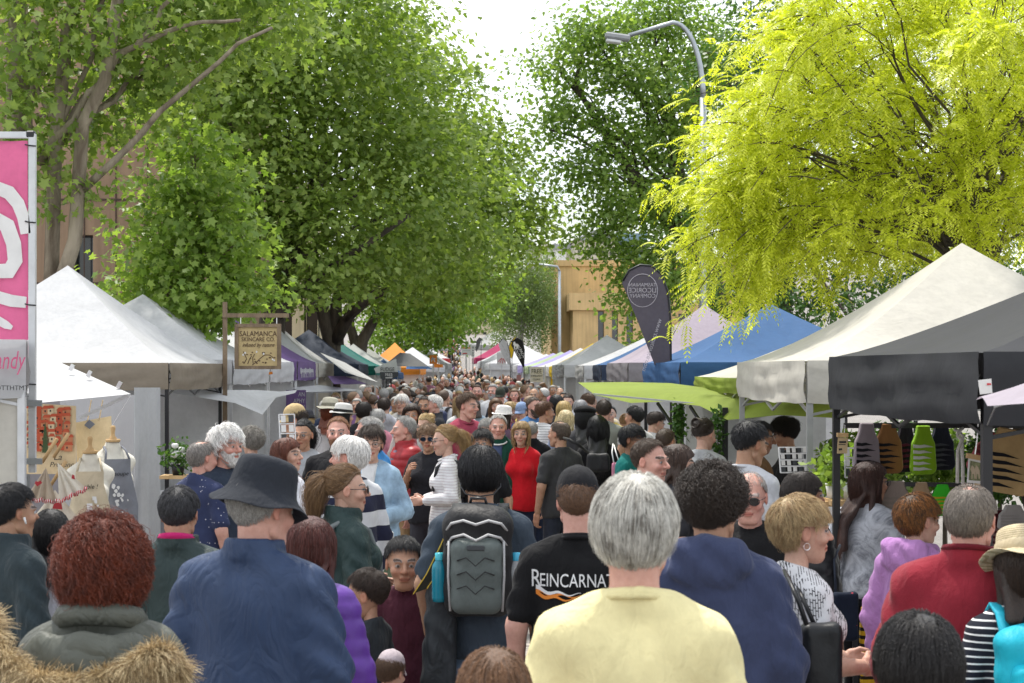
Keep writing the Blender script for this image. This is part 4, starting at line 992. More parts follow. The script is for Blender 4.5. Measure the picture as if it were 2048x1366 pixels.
# ------------------------------------------------------------------ market tents
def tentmat(name, c, tr=.22, rough=.55, dirt=.12, bs=1.):
    if name in _mc: return _mc[name]
    m, t, b = newmat(name); co = coords(t, 'Object'); v = noise(t, co, 1.6, 6, .65)
    v2 = noise(t, co, 22, 3, .6)
    col = mixc(t, 1., mixc(t, 1., c, ramp(t, v, [(.3,1-dirt*1.6),(.68,1.)]), 'MULTIPLY'), ramp(t, v2, [(.3,1-dirt*.6),(.6,1.)]), 'MULTIPLY'); setc(t, b, col)
    b.inputs['Roughness'].default_value = max(rough,.68); b.inputs['Specular IOR Level'].default_value = .16
    w1 = noise(t, coords(t,'Object',(1,1,.6)), 2.6, 4, .5, .8); n1 = bump(t, b, w1, .35*bs, .05); bump(t, b, noise(t, co, 14, 3, .5, .5), .2*bs, .012, n1)
    tl = t.nodes.new('ShaderNodeBsdfTranslucent'); t.links.new(col, tl.inputs[0]); ms = t.nodes.new('ShaderNodeMixShader'); ms.inputs[0].default_value = tr
    t.links.new(b.outputs[0], ms.inputs[1]); t.links.new(tl.outputs[0], ms.inputs[2]); t.links.new(ms.outputs[0], t.nodes['Material Output'].inputs[0]); _mc[name] = m; return m
T_WHITE = tentmat('white_tent_fabric', (.60,.605,.615)); T_CREAM = tentmat('cream_tent_fabric', (.60,.575,.51)); T_TAUPE = tentmat('taupe_tent_fabric', (.30,.255,.2))
T_BLACK = tentmat('black_tent_fabric', (.036,.037,.041), .06, .5, .12, .4); T_BLUE = tentmat('blue_tent_fabric', (.05,.125,.28), .15); T_LAV = tentmat('lavender_grey_tent_fabric', (.36,.31,.36), .15)
T_GREYV = tentmat('grey_vinyl', (.25,.235,.25), .1, .4); T_NAVY = tentmat('navy_tent_fabric', (.035,.05,.085), .1); T_TEAL = tentmat('teal_tent_fabric', (.012,.13,.11), .15); T_GREY = tentmat('grey_tent_fabric', (.4,.42,.4), .15)
T_ORANGE = tentmat('orange_tent_fabric', (.8,.33,.06), .3); T_PURPLE = tentmat('purple_tent_fabric', (.16,.1,.24), .15); T_YELLOW = tentmat('yellow_tent_fabric', (.75,.55,.03), .3); T_LILAC = tentmat('lilac_tent_fabric', (.38,.34,.62), .2)
T_GREEN = tentmat('lime_green_fabric', (.28,.36,.06), .3); T_DARKG = tentmat('charcoal_fabric', (.1,.1,.1), .1); T_RED = tentmat('red_fabric', (.55,.05,.06), .2); T_MAROON = tentmat('maroon_fabric', (.35,.03,.1), .2); T_LGREEN = tentmat('pale_green_fabric', (.4,.5,.3), .2)
M_POLEW = plain('white_pole', (.6,.61,.62), .4, .3); M_POLEB = plain('black_pole', (.02,.02,.022), .4, .2); M_POLEG = plain('grey_pole', (.38,.39,.39), .4, .5)
def tent(label, A, B, w_, roof, zb=1.93, vh=.27, zp=3.05, val=None, pole=M_POLEW, walls=(), wallmat=None, peak=.5, sag=.05, group='market tents along the street', flat=False, seed=0, z0=None, conc=1.22, legs=True, n=12):
    """A, B: near and far corner on the aisle side (x,y); w_: width away from the aisle (signed); walls: edges 0 aisle,1 far,2 outer,3 near"""
    A, B = np.array(A, float), np.array(B, float); e = B-A; ln = np.linalg.norm(e); e /= ln; nrm = np.array((e[1], -e[0])); nrm = nrm*np.sign(nrm[0])*np.sign(w_)
    C = [A, B, B+nrm*abs(w_), A+nrm*abs(w_)]; cen = sum(C)/4; g0 = gz(cen[1]) if z0 is None else z0
    root = empty('market_tent', (cen[0], cen[1], g0)); C = [c-cen for c in C]; ze = zb+vh-.0
    g_ = np.random.default_rng(seed+int(cen[1]*10)); pk = np.array((0,0,zp))
    vs, fs = [], []
    for k in range(4):
        c0, c1 = np.array((*C[k],ze)), np.array((*C[(k+1)%4],ze)); b0 = len(vs); m_ = n
        for j in range(m_+1):
            v = j/m_
            for i in range(m_+1):
                u = i/m_; p = c0+(c1-c0)*u; x = p*(1-v)+pk*v; x[2] = ze+(zp-ze)*v**conc
                x[2] -= sag*math.sin(math.pi*u)*math.sin(math.pi*min(1,v*1.05))*(1-v)*1.6
                x[2] += .006*math.sin(9*u+6*v+k*2+seed)*(1-v)*math.sin(math.pi*u); vs.append(x)
        fs += [(b0+j*(m_+1)+i, b0+j*(m_+1)+i+1, b0+(j+1)*(m_+1)+i+1, b0+(j+1)*(m_+1)+i) for j in range(m_) for i in range(m_)]
    link('canopy', npmesh('canopy', np.array(vs), np.array(fs)), root, roof)
    val = val or roof; vals = val if isinstance(val, (list, tuple)) else [val]*4
    for k in range(4):
        c0, c1 = np.array((*C[k],0)), np.array((*C[(k+1)%4],0)); d = c1-c0; od = np.array((d[1],-d[0],0)); od /= np.linalg.norm(od); od *= np.sign(od[:2]@((c0+c1)/2)[:2]); vv, ff = [], []; nn_ = 20; mm = 7
        for j in range(mm+1):
            for i in range(nn_+1):
                u, v = i/nn_, j/mm; x = c0+d*u+od*(.01+.014*v*math.sin(17*u+k*3+seed)*math.sin(math.pi*u)+.01*math.sin(math.pi*v)+.009*math.sin(13*v+5*u+3*math.sin(4*u+seed)+k)*math.sin(math.pi*u)**.5+.005*math.sin(31*u+9*v+seed)); x[2] = ze+.004-(vh+.004)*v-.016*math.sin(math.pi*u)*v+.004*math.sin(23*u+seed)*v; vv.append(x)
        ff = [(j*(nn_+1)+i, j*(nn_+1)+i+1, (j+1)*(nn_+1)+i+1, (j+1)*(nn_+1)+i) for j in range(mm) for i in range(nn_)]
        link('valance', npmesh('valance', np.array(vv), np.array(ff)), root, vals[k])
    if legs:
        for c in C: MB().bar((c[0]*.985,c[1]*.985,0), (c[0]*.985,c[1]*.985,ze-.01), .038).build('leg', pole, root)
        for k in range(4):
            c0, c1 = C[k]*.98, C[(k+1)%4]*.98; mb = MB(); h_ = ze-.06
            for q_ in range(2):
                p0, p1 = c0+(c1-c0)*q_*.5, c0+(c1-c0)*(q_+1)*.5; mb.bar((*p0,h_), (*p1,h_-.28), .016); mb.bar((*p0,h_-.28), (*p1,h_), .016)
            mb.build('truss', pole, root)
    for k in walls:
        c0, c1 = C[k]*.97, C[(k+1)%4]*.97; nn_ = 24; vv = []; d = c1-c0; od = np.array((d[1],-d[0])); od /= np.linalg.norm(od)
        for j in range(7):
            for i in range(nn_+1):
                u, v = i/nn_, j/6; p = c0+d*u+od*(.02*math.sin(26*u+2*math.sin(9*u+k))*(.3+.7*v)+.012*math.sin(7*u+5*v)); vv.append((p[0],p[1],(ze-.02)*(1-v)+.02))
        ff = [(j*(nn_+1)+i, j*(nn_+1)+i+1, (j+1)*(nn_+1)+i+1, (j+1)*(nn_+1)+i) for j in range(6) for i in range(nn_)]
        link('side_wall', npmesh('side_wall', np.array(vv), np.array(ff)), root, wallmat or T_WHITE)
    tag(root, label, 'tent', group); return root
def TR(px, s): return ((px-VX)/s, FPX/s)
def text(s_, size, mat, parent, loc, rot=(0,0,0), name='lettering', extrude=.0015, align='CENTER', sx=1., sy=1., shear=0., space=1.):
    cu = bpy.data.curves.new('t', 'FONT'); cu.body = s_; cu.size = size; cu.extrude = extrude; cu.align_x = align; cu.align_y = 'CENTER'; cu.shear = shear; cu.space_character = space; cu.resolution_u = 3
    o = bpy.data.objects.new('t', cu); COL.objects.link(o); dg = bpy.context.evaluated_depsgraph_get(); me = bpy.data.meshes.new_from_object(o.evaluated_get(dg)); bpy.data.objects.remove(o); bpy.data.curves.remove(cu)
    me.materials.clear(); r_ = link(name, me, parent, mat); r_.location = loc; r_.rotation_euler = rot; r_.scale = (sx,sy,1); return r_
FACE = (math.pi/2, 0, 0)                                   # lettering that faces the lens
# right side, nearest first
XR = lambda d: 2.2 if d < 55 else 2.2-(d-55)*.034
XL = lambda d: -3.05 if d < 60 else -3.05+(d-60)*.012
BLACK_TENT = tent('charcoal black tent with deep black valance over the hanging striped bags', TR(1965,505), TR(1663,352), 3.0, T_BLACK, 1.93, .285, 2.9, T_BLACK, M_POLEB, (2,), T_DARKG, seed=1)
CREAM_TENT = tent('cream white tent dappled with leaf shadow, grey legs', TR(1614,318), TR(1478,250), 2.75, T_CREAM, 1.935, .265, 3.05, T_CREAM, M_POLEG, (), T_WHITE, seed=2, conc=1.3)
TRIM_TENT = tent('cream roofed tent with lime green awning edge', (2.15,14.0), (2.2,17.2), 2.9, T_CREAM, 1.95, .12, 2.72, T_GREEN, M_POLEG, (), T_WHITE, seed=3)
BLUE_TENT = tent('blue tent with dark blue front between the green awning and the lavender tent', TR(1361,184), TR(1288,157), 2.6, T_BLUE, 1.97, .25, 2.92, T_BLUE, M_POLEB, (1,), T_WHITE, seed=4)
LAV_TENT = tent('lavender grey peaked tent behind the tall grey flag', TR(1257,137), TR(1215,122), 2.7, T_LAV, 1.97, .27, 3.15, [T_GREYV]*4, M_POLEG, (1,2), T_WHITE, seed=5)
tent('navy blue peaked tent just beyond the lavender tent', TR(1203,113), TR(1187,104), 2.9, T_BLUE, 1.95, .27, 2.95, T_NAVY, M_POLEG, (1,2), T_WHITE, seed=6)
tent('small white tent peak beyond the navy blue tent on the right', (2.2,35.2), (2.2,38.2), 2.9, T_WHITE, 1.95, .27, 2.85, T_WHITE, M_POLEW, (1,2), seed=7)
tent('big bright white tent with grey scribbled drawings on its front corner', TR(1128,79), TR(1105,72.5), 2.6, T_WHITE, 1.95, .3, 3.05, T_WHITE, M_POLEW, (0,1,2), seed=8)
tent('yellow banded tent next to the free jewellery sign', (2.15,48.2), (2.15,51), 2.4, T_YELLOW, 1.95, .27, 2.9, T_YELLOW, M_POLEW, (1,2), T_YELLOW, seed=9)
cols = [(T_WHITE,'off white tent beyond the yellow tent'),(T_WHITE,'white tent with long aisle slope beyond the off white one'),(T_LILAC,'lilac tent behind the black flag'),(T_LGREEN,'pale green tent behind the black flag'),(T_LILAC,'second lilac tent further along the right row'),(T_WHITE,'white tent behind the yellow flag')]
d = 52.
for i, (mt, lb) in enumerate(cols):
    tent(lb, (XR(d),d), (XR(d+3),d+3), 2.7, mt, 1.95, .27, 2.9-.04*i, mt, M_POLEW, (1,2), T_WHITE, seed=10+i, n=8); d += 3.9
tent('large white tent with plain grey white end wall beyond the flags', (.55,76), (.3,80), 3.4, T_WHITE, 1.95, .3, 3.1, T_WHITE, M_POLEW, (0,3,2), seed=30, n=8)
tent('white tent with maroon neighbour far down the right row', (.2,84), (-.0,88), 3., T_WHITE, 1.95, .3, 3.1, T_WHITE, M_POLEW, (3,2), seed=31, n=8)
tent('maroon tent far down the right row', (-.1,93), (-.3,97), 3., T_MAROON, 2., .3, 3.2, T_MAROON, M_POLEW, (2,), seed=32, n=8)
tent('white tent at the far turn of the right row', (-.6,118), (-.9,123), 4., T_WHITE, 2.3, .3, 3.7, T_WHITE, M_POLEW, (2,), seed=33, n=8)
# left side
CANDY_TENT = tent('white sweet stall tent with pink script on its valance at the left edge', (-2.37,8.95), (-2.86,10.4), -2.4, T_WHITE, 2.0, .3, 2.4, T_WHITE, M_POLEW, (3,), T_CREAM, seed=40)
TAUPE_TENT = tent('white peaked tent with taupe brown valance on a black leg', (-3.15,17.4), (-3.05,20.4), -2.9, T_WHITE, 1.94, .27, 3.3, [T_TAUPE]*4, M_POLEB, (1,2), T_WHITE, seed=41, conc=1.15)
tent('white tent with rolled grey valance behind the hanging wooden sign', (-3.02,21.0), (-3.02,24.6), -2.9, T_WHITE, 1.96, .3, 3.15, T_WHITE, M_POLEW, (1,2), seed=42)
tent('white tent with small orange tag on the valance, third white peak on the left', (-3.05,25.0), (-3.05,28.2), -2.3, T_WHITE, 1.96, .3, 3.0, T_WHITE, M_POLEW, (1,2), seed=43)
PURPLE_TENT = tent('purple peaked tent with white lettering on the left row', (-3.05,28.8), (-3.05,32.0), -2.5, T_PURPLE, 1.96, .32, 3.15, T_PURPLE, M_POLEW, (1,2), seed=44)
WHITE_AWN = tent('white tent whose slope runs out into a pointed awning on the left', (-3.05,32.6), (-3.05,36.0), -2.3, T_WHITE, 2.0, .26, 3.2, T_CREAM, M_POLEW, (1,2), T_CREAM, seed=45)
tent('navy tent with dark valance on the left row', (-3.05,43.6), (-3.05,47.4), -2.9, T_NAVY, 1.97, .3, 3.2, T_NAVY, M_POLEW, (1,2), seed=46)
tent('dark teal green tent behind the navy tent', (-3.05,51), (-3.05,54.5), -2.6, T_TEAL, 1.97, .27, 3.05, T_TEAL, M_POLEW, (1,2), seed=47, n=8)
tent('grey tent behind the teal tent', (-3.0,56), (-3.0,59.5), -2.4, T_GREY, 1.97, .27, 3.0, T_GREY, M_POLEW, (1,2), seed=48, n=8)
tent('second smaller grey tent behind the teal tent', (-2.9,61), (-2.9,64.2), -2.2, T_GREY, 1.97, .27, 2.9, T_GREY, M_POLEW, (1,2), seed=49, n=8)
tent('bright orange tent on the left row', (-2.2,65), (-2.1,69), -2.2, T_ORANGE, 1.9, .27, 3.15, T_ORANGE, M_POLEW, (1,2), seed=50, n=8)
tent('blue canopy tucked under the orange tent', (-2.75,58.5), (-2.7,62), -1.2, T_BLUE, 1.8, .2, 2.5, T_BLUE, M_POLEW, (2,), seed=51, n=8)
tent('low white tent beyond the orange tent', (-1.7,74), (-1.5,78), -2.6, T_WHITE, 1.9, .27, 3., T_WHITE, M_POLEW, (1,2), seed=52, n=8)
tent('white tent with grey ridge beyond the orange tent', (-1.45,82), (-1.3,86), -2.8, T_WHITE, 1.9, .27, 3.2, T_GREY, M_POLEW, (1,2), seed=53, n=8)
tent('white tent above the red board far down the left row', (-1.7,95), (-1.6,99), -3., T_WHITE, 1.95, .3, 3.3, T_RED, M_POLEW, (2,), T_RED, seed=54, n=8)
tent('large white tent at the far top of the left row', (-1.75,116), (-1.7,121), -4.4, T_WHITE, 2.3, .3, 4.3, T_WHITE, M_POLEW, (2,), seed=55, n=8)
# ------------------------------------------------------------------ the crowd: people one can single out in the photo
BLK=(.012,.012,.014); DBR=(.035,.02,.013); BRN=(.1,.055,.03); LBR=(.2,.12,.065); BLD=(.48,.34,.16); GRY=(.36,.35,.335); LGR=(.5,.49,.47); WHT=(.82,.8,.77); RED=(.18,.045,.02); AUB=(.13,.04,.022)
GR_NEAR = 'shoppers seen from behind in front'; GR_MID = 'shoppers in the middle of the aisle'
M_GREYSTREAK = hairmat('grey_streaked_strands', (.13,.115,.095), .62); M_SALT = hairmat('salt_and_pepper_strands', (.05,.05,.055), .5); M_BLDSTREAK = hairmat('streaked_blonde_strands', (.25,.15,.07), .6); M_COPPER = hairmat('copper_strands', (.06,.012,.006), .55); M_ORNGBR = hairmat('orange_brown_strands', (.3,.12,.03), .5)
pr = person
# front rows
pr('yellow','broad grey-haired man in a pale yellow tee shirt seen from behind',1268,952,825,-4,'o',('tee',(.74,.66,.36)),(.2,.2,.22),('full',(.70,.68,.62)),'pink',('down','down'),(-8,0),1.0,group=GR_NEAR,hmat=M_GREYSTREAK,nstr=8000)
pr('navyhat','heavy man in a crinkled navy jacket and dark bucket hat',512,932,620,-18,'m',('jacket',(.026,.046,.10)),(.05,.05,.06),('short',GRY),'pink',('down','down'),(-24,-8),1.14,.4,hat=('bucket',(.022,.025,.032),None,-9),group=GR_NEAR)
pr('redcurl','woman with a big mop of curly red hair and a grey-green parka',206,1050,730,-3,'f',('coat',(.085,.09,.075)),(.04,.04,.05),('bigcurl',(.2,.04,.015)),'fair',('down','down'),(0,0),1.06,group=GR_NEAR,mat=M_NYLON,hmat=M_COPPER,nstr=8000)
pr('reinc','man in a black cap and black tee shirt with white lettering on the back',1155,936,505,-6,'m',('tee',(.011,.011,.012)),(.12,.13,.14),('crop',(.14,.07,.035)),'pink',('bent','down'),(0,0),1.06,hat=('cap',(.016,.016,.018)),group=GR_NEAR,hatlift=-.012)
pr('curlhood','man with dark curly hair in a navy hooded sweatshirt',1422,938,590,-10,'m',('hoodie',(.04,.05,.10)),(.06,.06,.07),('curly',(.035,.024,.018)),'tan',('down','down'),(-14,-4),1.04,group=GR_NEAR,nstr=7000)
pr('packman','black-haired man in a slate tee shirt wearing a black and grey backpack',962,893,440,-4,'m',('tee',(.045,.06,.08)),(.12,.18,.28),('full',(.010,.010,.012)),'olive',('down','loose'),(4,-4),1.04,group=GR_NEAR,bmat=M_DENIM)
pr('blondshort','older woman with short blonde hair and hoop earring in a printed white top',1598,995,545,-72,'f',('tee',(.62,.62,.64)),(.04,.04,.05),('pixie',(.52,.38,.2)),'fair',('bent','fwd'),(-12,-2),1.1,group=GR_NEAR,mat=cloth('printed_white_jersey',wscale=6,wb=.5,pattern=marks((.02,.02,.025))),hmat=M_BLDSTREAK)
pr('redfleece','balding man in a dark red fleece at the right',1938,966,575,-22,'m',('jacket',(.24,.022,.035)),(.05,.05,.06),('thin',(.22,.19,.16)),'pink',('down','down'),(-10,-6),1.16,.3,group=GR_NEAR,mat=M_FLEECE)
pr('lilac','woman with short auburn hair in a lilac hooded sweatshirt',1832,990,440,-50,'f',('hoodie',(.40,.20,.44)),(.05,.05,.06),('pixie',(.09,.05,.025)),'fair',('bent','down'),(-18,-4),1.0,group=GR_NEAR,hmat=M_ORNGBR)
pr('darkbottom','person with smooth black hair whose head rises at the bottom right edge',1836,1232,930,0,'f',('tee',(.04,.04,.05)),(.04,.04,.05),('bowl',(.014,.012,.012)),'tan',('down','down'),(0,0),1.0,group=GR_NEAR,nstr=8000)
pr('brownbottom','person with smooth light brown hair at the bottom centre edge',988,1298,900,0,'f',('tee',(.3,.3,.32)),(.04,.04,.05),('bob',(.17,.085,.04)),'fair',('down','down'),(0,0),1.0,group=GR_NEAR,nstr=7000)
pr('strawhat','woman in a straw sun hat and navy top with white stripes at the right edge',2046,1062,600,-5,'f',('long',(.018,.02,.03)),(.05,.05,.06),('bob',DBR),'fair',('down','down'),(0,-6),1.0,hat=('sun',(.66,.56,.38),(.5,.42,.28),-12),group=GR_NEAR,mat=cloth('striped_navy_jersey',wscale=6,pattern=stripes(2,.026,.24,(.75,.75,.75))))
pr('airpod','young man in a dark soft jacket with an earbud at the left edge',22,970,465,-42,'m',('jacket',(.03,.042,.048)),(.05,.05,.06),('undercut',BLK),'olive',('down','down'),(-8,-2),1.0,group=GR_NEAR,mat=M_KNIT)
pr('blacklong','woman with straight shoulder-length black hair beside the apron stall',102,1020,450,8,'f',('tee',(.6,.6,.65)),(.05,.05,.06),('bob',(.012,.011,.012)),'olive',('down','down'),(6,-4),.95,group=GR_NEAR)
pr('magenta','man with thinning black and grey hair and a magenta collar',357,972,470,-4,'o',('jacket',(.02,.035,.034)),(.05,.05,.06),('short',(.03,.03,.032)),'tan',('down','down'),(0,-6),1.0,group=GR_NEAR,hmat=M_SALT)
pr('raincoat','woman with a loose ponytail and sunglasses in a dark green rain jacket',690,930,400,-62,'f',('jacket',(.016,.036,.035)),(.05,.05,.06),('pony',(.2,.115,.055)),'fair',('down','bent'),(-20,-2),1.06,glasses='dark',group=GR_NEAR,hmat=M_BLDSTREAK)
pr('purplepuff','woman with long dark red hair in a purple quilted jacket',622,1032,540,-30,'f',('puffer',(.10,.035,.25)),(.05,.05,.06),('long',(.09,.022,.016)),'fair',('down','down'),(20,-8),1.0,group=GR_NEAR)
pr('boyprofile','small boy with brown hair in a charcoal tee shirt looking left',738,1142,445,62,'c',('tee',(.03,.035,.04)),(.2,.21,.22),('short',DBR),'tan',('down','down'),(16,-6),.86,group='boys walking in the crowd')
pr('boyfront','boy in a maroon long-sleeved top and grey joggers facing the lens',806,1078,425,178,'c',('long',(.075,.022,.035)),(.22,.22,.23),('short',BLK),'tan',('down','loose'),(8,-4),.84,group='boys walking in the crowd')
pr('pinkcap','small child in a pink and grey cap at the bottom edge',778,1306,470,-30,'c',('tee',(.4,.2,.2)),(.2,.2,.22),('short',BRN),'fair',('down','down'),(0,-10),.85,hat=('cap',(.42,.36,.38)),group='boys walking in the crowd')
pr('baldblk','bald man with dark glasses in a black tee shirt behind the curly-haired man',1500,940,430,165,'o',('tee',(.012,.012,.013)),(.05,.05,.06),('bald',(.3,.28,.26)),'pink',('down','down'),(0,-8),1.05,glasses='dark',group=GR_MID)
pr('greytee','young man with black hair in a light grey tee shirt by the cream tent leg',1492,842,330,-42,'m',('tee',(.5,.51,.54)),(.05,.05,.06),('undercut',BLK),'olive',('down','down'),(-18,-16),1.0,group=GR_MID)
pr('blackpuff','woman with dark bobbed hair in a black jacket near the black pole',1602,944,390,-60,'f',('puffer',(.012,.012,.014)),(.03,.03,.04),('bob',(.03,.022,.018)),'tan',('down','down'),(-20,-4),1.05,group=GR_MID)
pr('tiedye','woman with long brown hair and glasses in a grey tie-dye hooded top',1735,922,352,-40,'f',('crop',(.5,.52,.57)),(.012,.012,.014),('long',(.06,.025,.018)),'tan',('down','bent'),(-40,-2),1.0,glasses='clear',group=GR_MID,mat=cloth('tie_dye_fleece',pattern=tiedye((.2,.21,.24))))
# middle, left to right
pr('dotshirt','balding man in a navy shirt with white dots',402,880,300,-38,'o',('shirt',(.035,.045,.10)),(.08,.08,.1),('thin',(.26,.24,.22)),'pink',('down','down'),(-14,-4),1.05,.3,group=GR_MID,mat=cloth('dotted_navy_cotton',pattern=dots(34,(.6,.6,.65),.13)))
pr('whitecurl','red-faced man with wild white hair and white beard in a navy tee shirt',450,853,298,-140,'o',('tee',(.03,.04,.06)),(.05,.05,.06),('wild',(.88,.87,.84)),'pink',('down','down'),(14,-4),1.08,beard=(.62,.6,.57),group=GR_MID)
pr('greycrop','woman with short curly grey hair in a dotted black top seen from behind',505,858,232,24,'f',('tee',(.02,.02,.03)),(.05,.05,.06),('curly',(.3,.28,.25)),'fair',('bent','down'),(14,-4),1.1,group=GR_MID,mat=cloth('dotted_black_cotton',pattern=dots(40,(.6,.6,.6),.13)))
pr('auburn','smiling woman with auburn bobbed hair in a white top',574,876,285,-118,'f',('tee',(.62,.62,.66)),(.05,.05,.06),('bob',AUB),'fair',('down','down'),(8,2),1.0,group=GR_MID)
pr('ponyglass','young woman with glasses and black ponytail in a grey and blue top',608,840,236,168,'f',('tee',(.33,.34,.36)),(.03,.06,.3),('pony',BLK),'tan',('down','bent'),(-4,-4),.95,glasses='clear',group=GR_MID)
pr('tancap','man in a tan cap turned to the postcard rack',594,811,215,92,'m',('tee',(.2,.2,.2)),(.05,.05,.06),('short',DBR),'tan',('bent','bent'),(0,-8),1.0,hat=('cap',(.45,.34,.18)),glasses='clear',group=GR_MID)
pr('ginger','broad ginger-bearded man in a black zipped top',676,832,262,170,'m',('tee',(.013,.013,.015)),(.03,.03,.035),('crop',(.25,.11,.045)),'pink',('down','down'),(8,-2),1.22,.5,beard=(.2,.08,.03),group=GR_MID)
pr('rugby','white-haired man in a navy and white hooped rugby shirt',702,872,330,48,'o',('long',(.55,.56,.58)),(.04,.05,.08),('full',WHT),'pink',('down','down'),(24,-2),1.05,.2,group=GR_MID,mat=cloth('hooped_rugby_cotton',pattern=stripes(2,.19,.5,(.02,.022,.045),.1)))
pr('denim','woman with dark bobbed hair and black glasses in a pale denim jacket',742,852,280,172,'f',('crop',(.26,.37,.48)),(.12,.15,.1),('pixie',DBR),'fair',('bent','bent'),(10,-2),1.02,glasses='clear',inner=(.6,.6,.6),group=GR_MID)
pr('bluetee','grey-haired man in a bright blue tee shirt behind the denim jacket',742,832,262,72,'o',('tee',(.03,.2,.5)),(.05,.05,.06),('crop',GRY),'pink',('down','down'),(10,-6),1.1,group=GR_MID)
pr('redvest','elderly man in a dark red quilted jacket and khaki trousers',810,832,222,112,'o',('puffer',(.30,.018,.024)),(.33,.22,.12),('recede',GRY),'pink',('down','down'),(-10,-2),1.05,inner=(.16,.12,.16),group=GR_MID)
pr('shades','woman with brown fringe and black sunglasses in a dark waistcoat',856,848,228,160,'f',('tee',(.02,.02,.024)),(.05,.05,.06),('pixie',LBR),'tan',('phone','down'),(14,-4),1.0,glasses='dark',group=GR_MID)
pr('bunblonde','woman with a blonde bun on top of her head',852,828,190,150,'f',('tee',(.2,.2,.2)),(.05,.05,.06),('bun',BLD),'fair',('down','down'),(0,-10),1.0,group=GR_MID)
pr('headshades','dark-haired woman with sunglasses pushed up on her head',824,806,186,176,'f',('tee',(.4,.35,.33)),(.05,.05,.06),('long',DBR),'tan',('down','down'),(0,-4),1.0,group=GR_MID)
pr('whitestripe','blonde ponytailed woman in a white striped top',893,850,243,92,'f',('long',(.68,.67,.67)),(.55,.03,.06),('pony',(.40,.26,.11)),'fair',('bent','bent'),(4,-8),1.0,glasses='clear',group=GR_MID,mat=cloth('fine_striped_jersey',pattern=stripes(2,.024,.16,(.42,.34,.36))),hmat=M_BLDSTREAK)
pr('crimson','tall young man in a crimson tee shirt turned to the right',932,786,188,-148,'m',('tee',(.30,.05,.085)),(.05,.05,.06),('undercut',BRN),'pink',('down','down'),(26,-6),1.0,group=GR_MID)
pr('blackbob','woman with short black hair peering over the backpack man',964,860,240,172,'f',('tee',(.015,.015,.017)),(.02,.02,.02),('pixie',BLK),'tan',('down','down'),(0,4),1.0,group=GR_MID)
pr('greenjacket','elderly man in a dark green jacket with white piping',996,828,206,176,'o',('jacket',(.014,.06,.042)),(.05,.06,.09),('recede',(.42,.41,.39)),'pink',('down','down'),(4,-4),1.1,.2,inner=(.05,.07,.14),group=GR_MID,mat=M_TROUSER)
pr('redjumper','woman with shoulder-length blonde hair in a bright red jumper',1042,842,207,164,'f',('long',(.52,.012,.02)),(.02,.025,.05),('bob',(.40,.27,.13)),'fair',('down','down'),(8,-4),1.0,group=GR_MID,mat=M_FLEECE)
pr('blackcoat','grey-haired man in a black jacket walking away',1062,842,180,10,'o',('jacket',(.013,.013,.015)),(.02,.028,.055),('crop',(.33,.31,.29)),'pink',('down','down'),(-20,-2),1.08,group=GR_MID,mat=M_TROUSER,bmat=M_DENIM)
pr('breton','man with brown quiff in a white finely striped long-sleeved top',1088,803,168,-52,'m',('long',(.66,.66,.66)),(.03,.05,.12),('undercut',(.13,.06,.03)),'tan',('down','bent'),(-20,-4),1.0,group=GR_MID,mat=cloth('breton_jersey',pattern=stripes(2,.03,.22,(.25,.24,.26))),bmat=M_DENIM)
pr('slingbag','man with thinning brown hair in a charcoal tee shirt and black sling bag',1120,841,220,34,'m',('tee',(.045,.045,.047)),(.03,.035,.05),('thin',(.11,.08,.06)),'tan',('down','down'),(18,-2),1.06,group=GR_MID)
pr('beret','woman with dark curly hair under a black beret',1170,811,188,-10,'f',('jacket',(.05,.05,.055)),(.02,.02,.02),('wavy',BLK),'fair',('down','down'),(0,0),1.0,hat=('beret',(.01,.01,.011)),group=GR_MID,mat=M_FLEECE)
pr('longblack','woman with very long straight black hair',1196,830,214,-6,'f',('tee',(.012,.012,.013)),(.02,.02,.02),('long',(.008,.008,.009)),'tan',('down','bent'),(0,0),1.0,group=GR_MID,nstr=5000)
pr('sage','man with short brown hair in a sage green shirt',1208,800,170,-12,'m',('shirt',(.2,.21,.18)),(.05,.05,.06),('short',(.045,.03,.02)),'pink',('down','down'),(0,-2),1.05,group=GR_MID)
pr('claw','woman with blonde hair held by a claw clip',1250,828,150,-10,'f',('tee',(.03,.04,.09)),(.05,.05,.06),('bun',(.3,.18,.08)),'fair',('down','down'),(0,-8),1.0,group=GR_MID)
pr('whitetank','man with thick black hair in a white vest top',1270,812,182,28,'m',('vest',(.6,.6,.6)),(.05,.05,.06),('short',BLK),'tan',('down','down'),(20,0),1.0,group=GR_MID)
pr('fadecut','young man with faded short hair bowing his head',1306,822,178,-58,'m',('tee',(.5,.5,.5)),(.05,.05,.06),('undercut',(.05,.035,.028)),'fair',('bent','bent'),(-10,-24),1.0,group=GR_MID)
pr('tealtop','woman with sunglasses and dark hair in a teal top beside the pink bag',1262,850,236,-118,'f',('tee',(.01,.13,.12)),(.05,.05,.06),('pixie',BLK),'brown',('down','down'),(0,-8),1.0,glasses='dark',group=GR_MID)
pr('whitepolo','stern man with receding brown hair in a white polo',1296,877,350,-132,'m',('shirt',(.62,.62,.62)),(.05,.05,.06),('recede',(.06,.036,.022)),'pink',('down','down'),(8,-4),1.05,group=GR_MID)
pr('fringe','woman with long brown hair and fringe looking right',1352,888,320,-82,'f',('tee',(.03,.03,.035)),(.05,.05,.06),('bob',(.06,.035,.025)),'fair',('down','down'),(-4,-6),1.0,group=GR_MID)
pr('redplaid','man with short brown hair in a dark red plaid shirt',1330,856,236,-30,'m',('shirt',(.12,.01,.014)),(.05,.05,.06),('crop',(.06,.035,.02)),'tan',('down','down'),(-10,-6),1.05,group=GR_MID,mat=cloth('plaid_flannel',pattern=plaid(.06,(.03,.004,.006),(.02,.01,.01))))
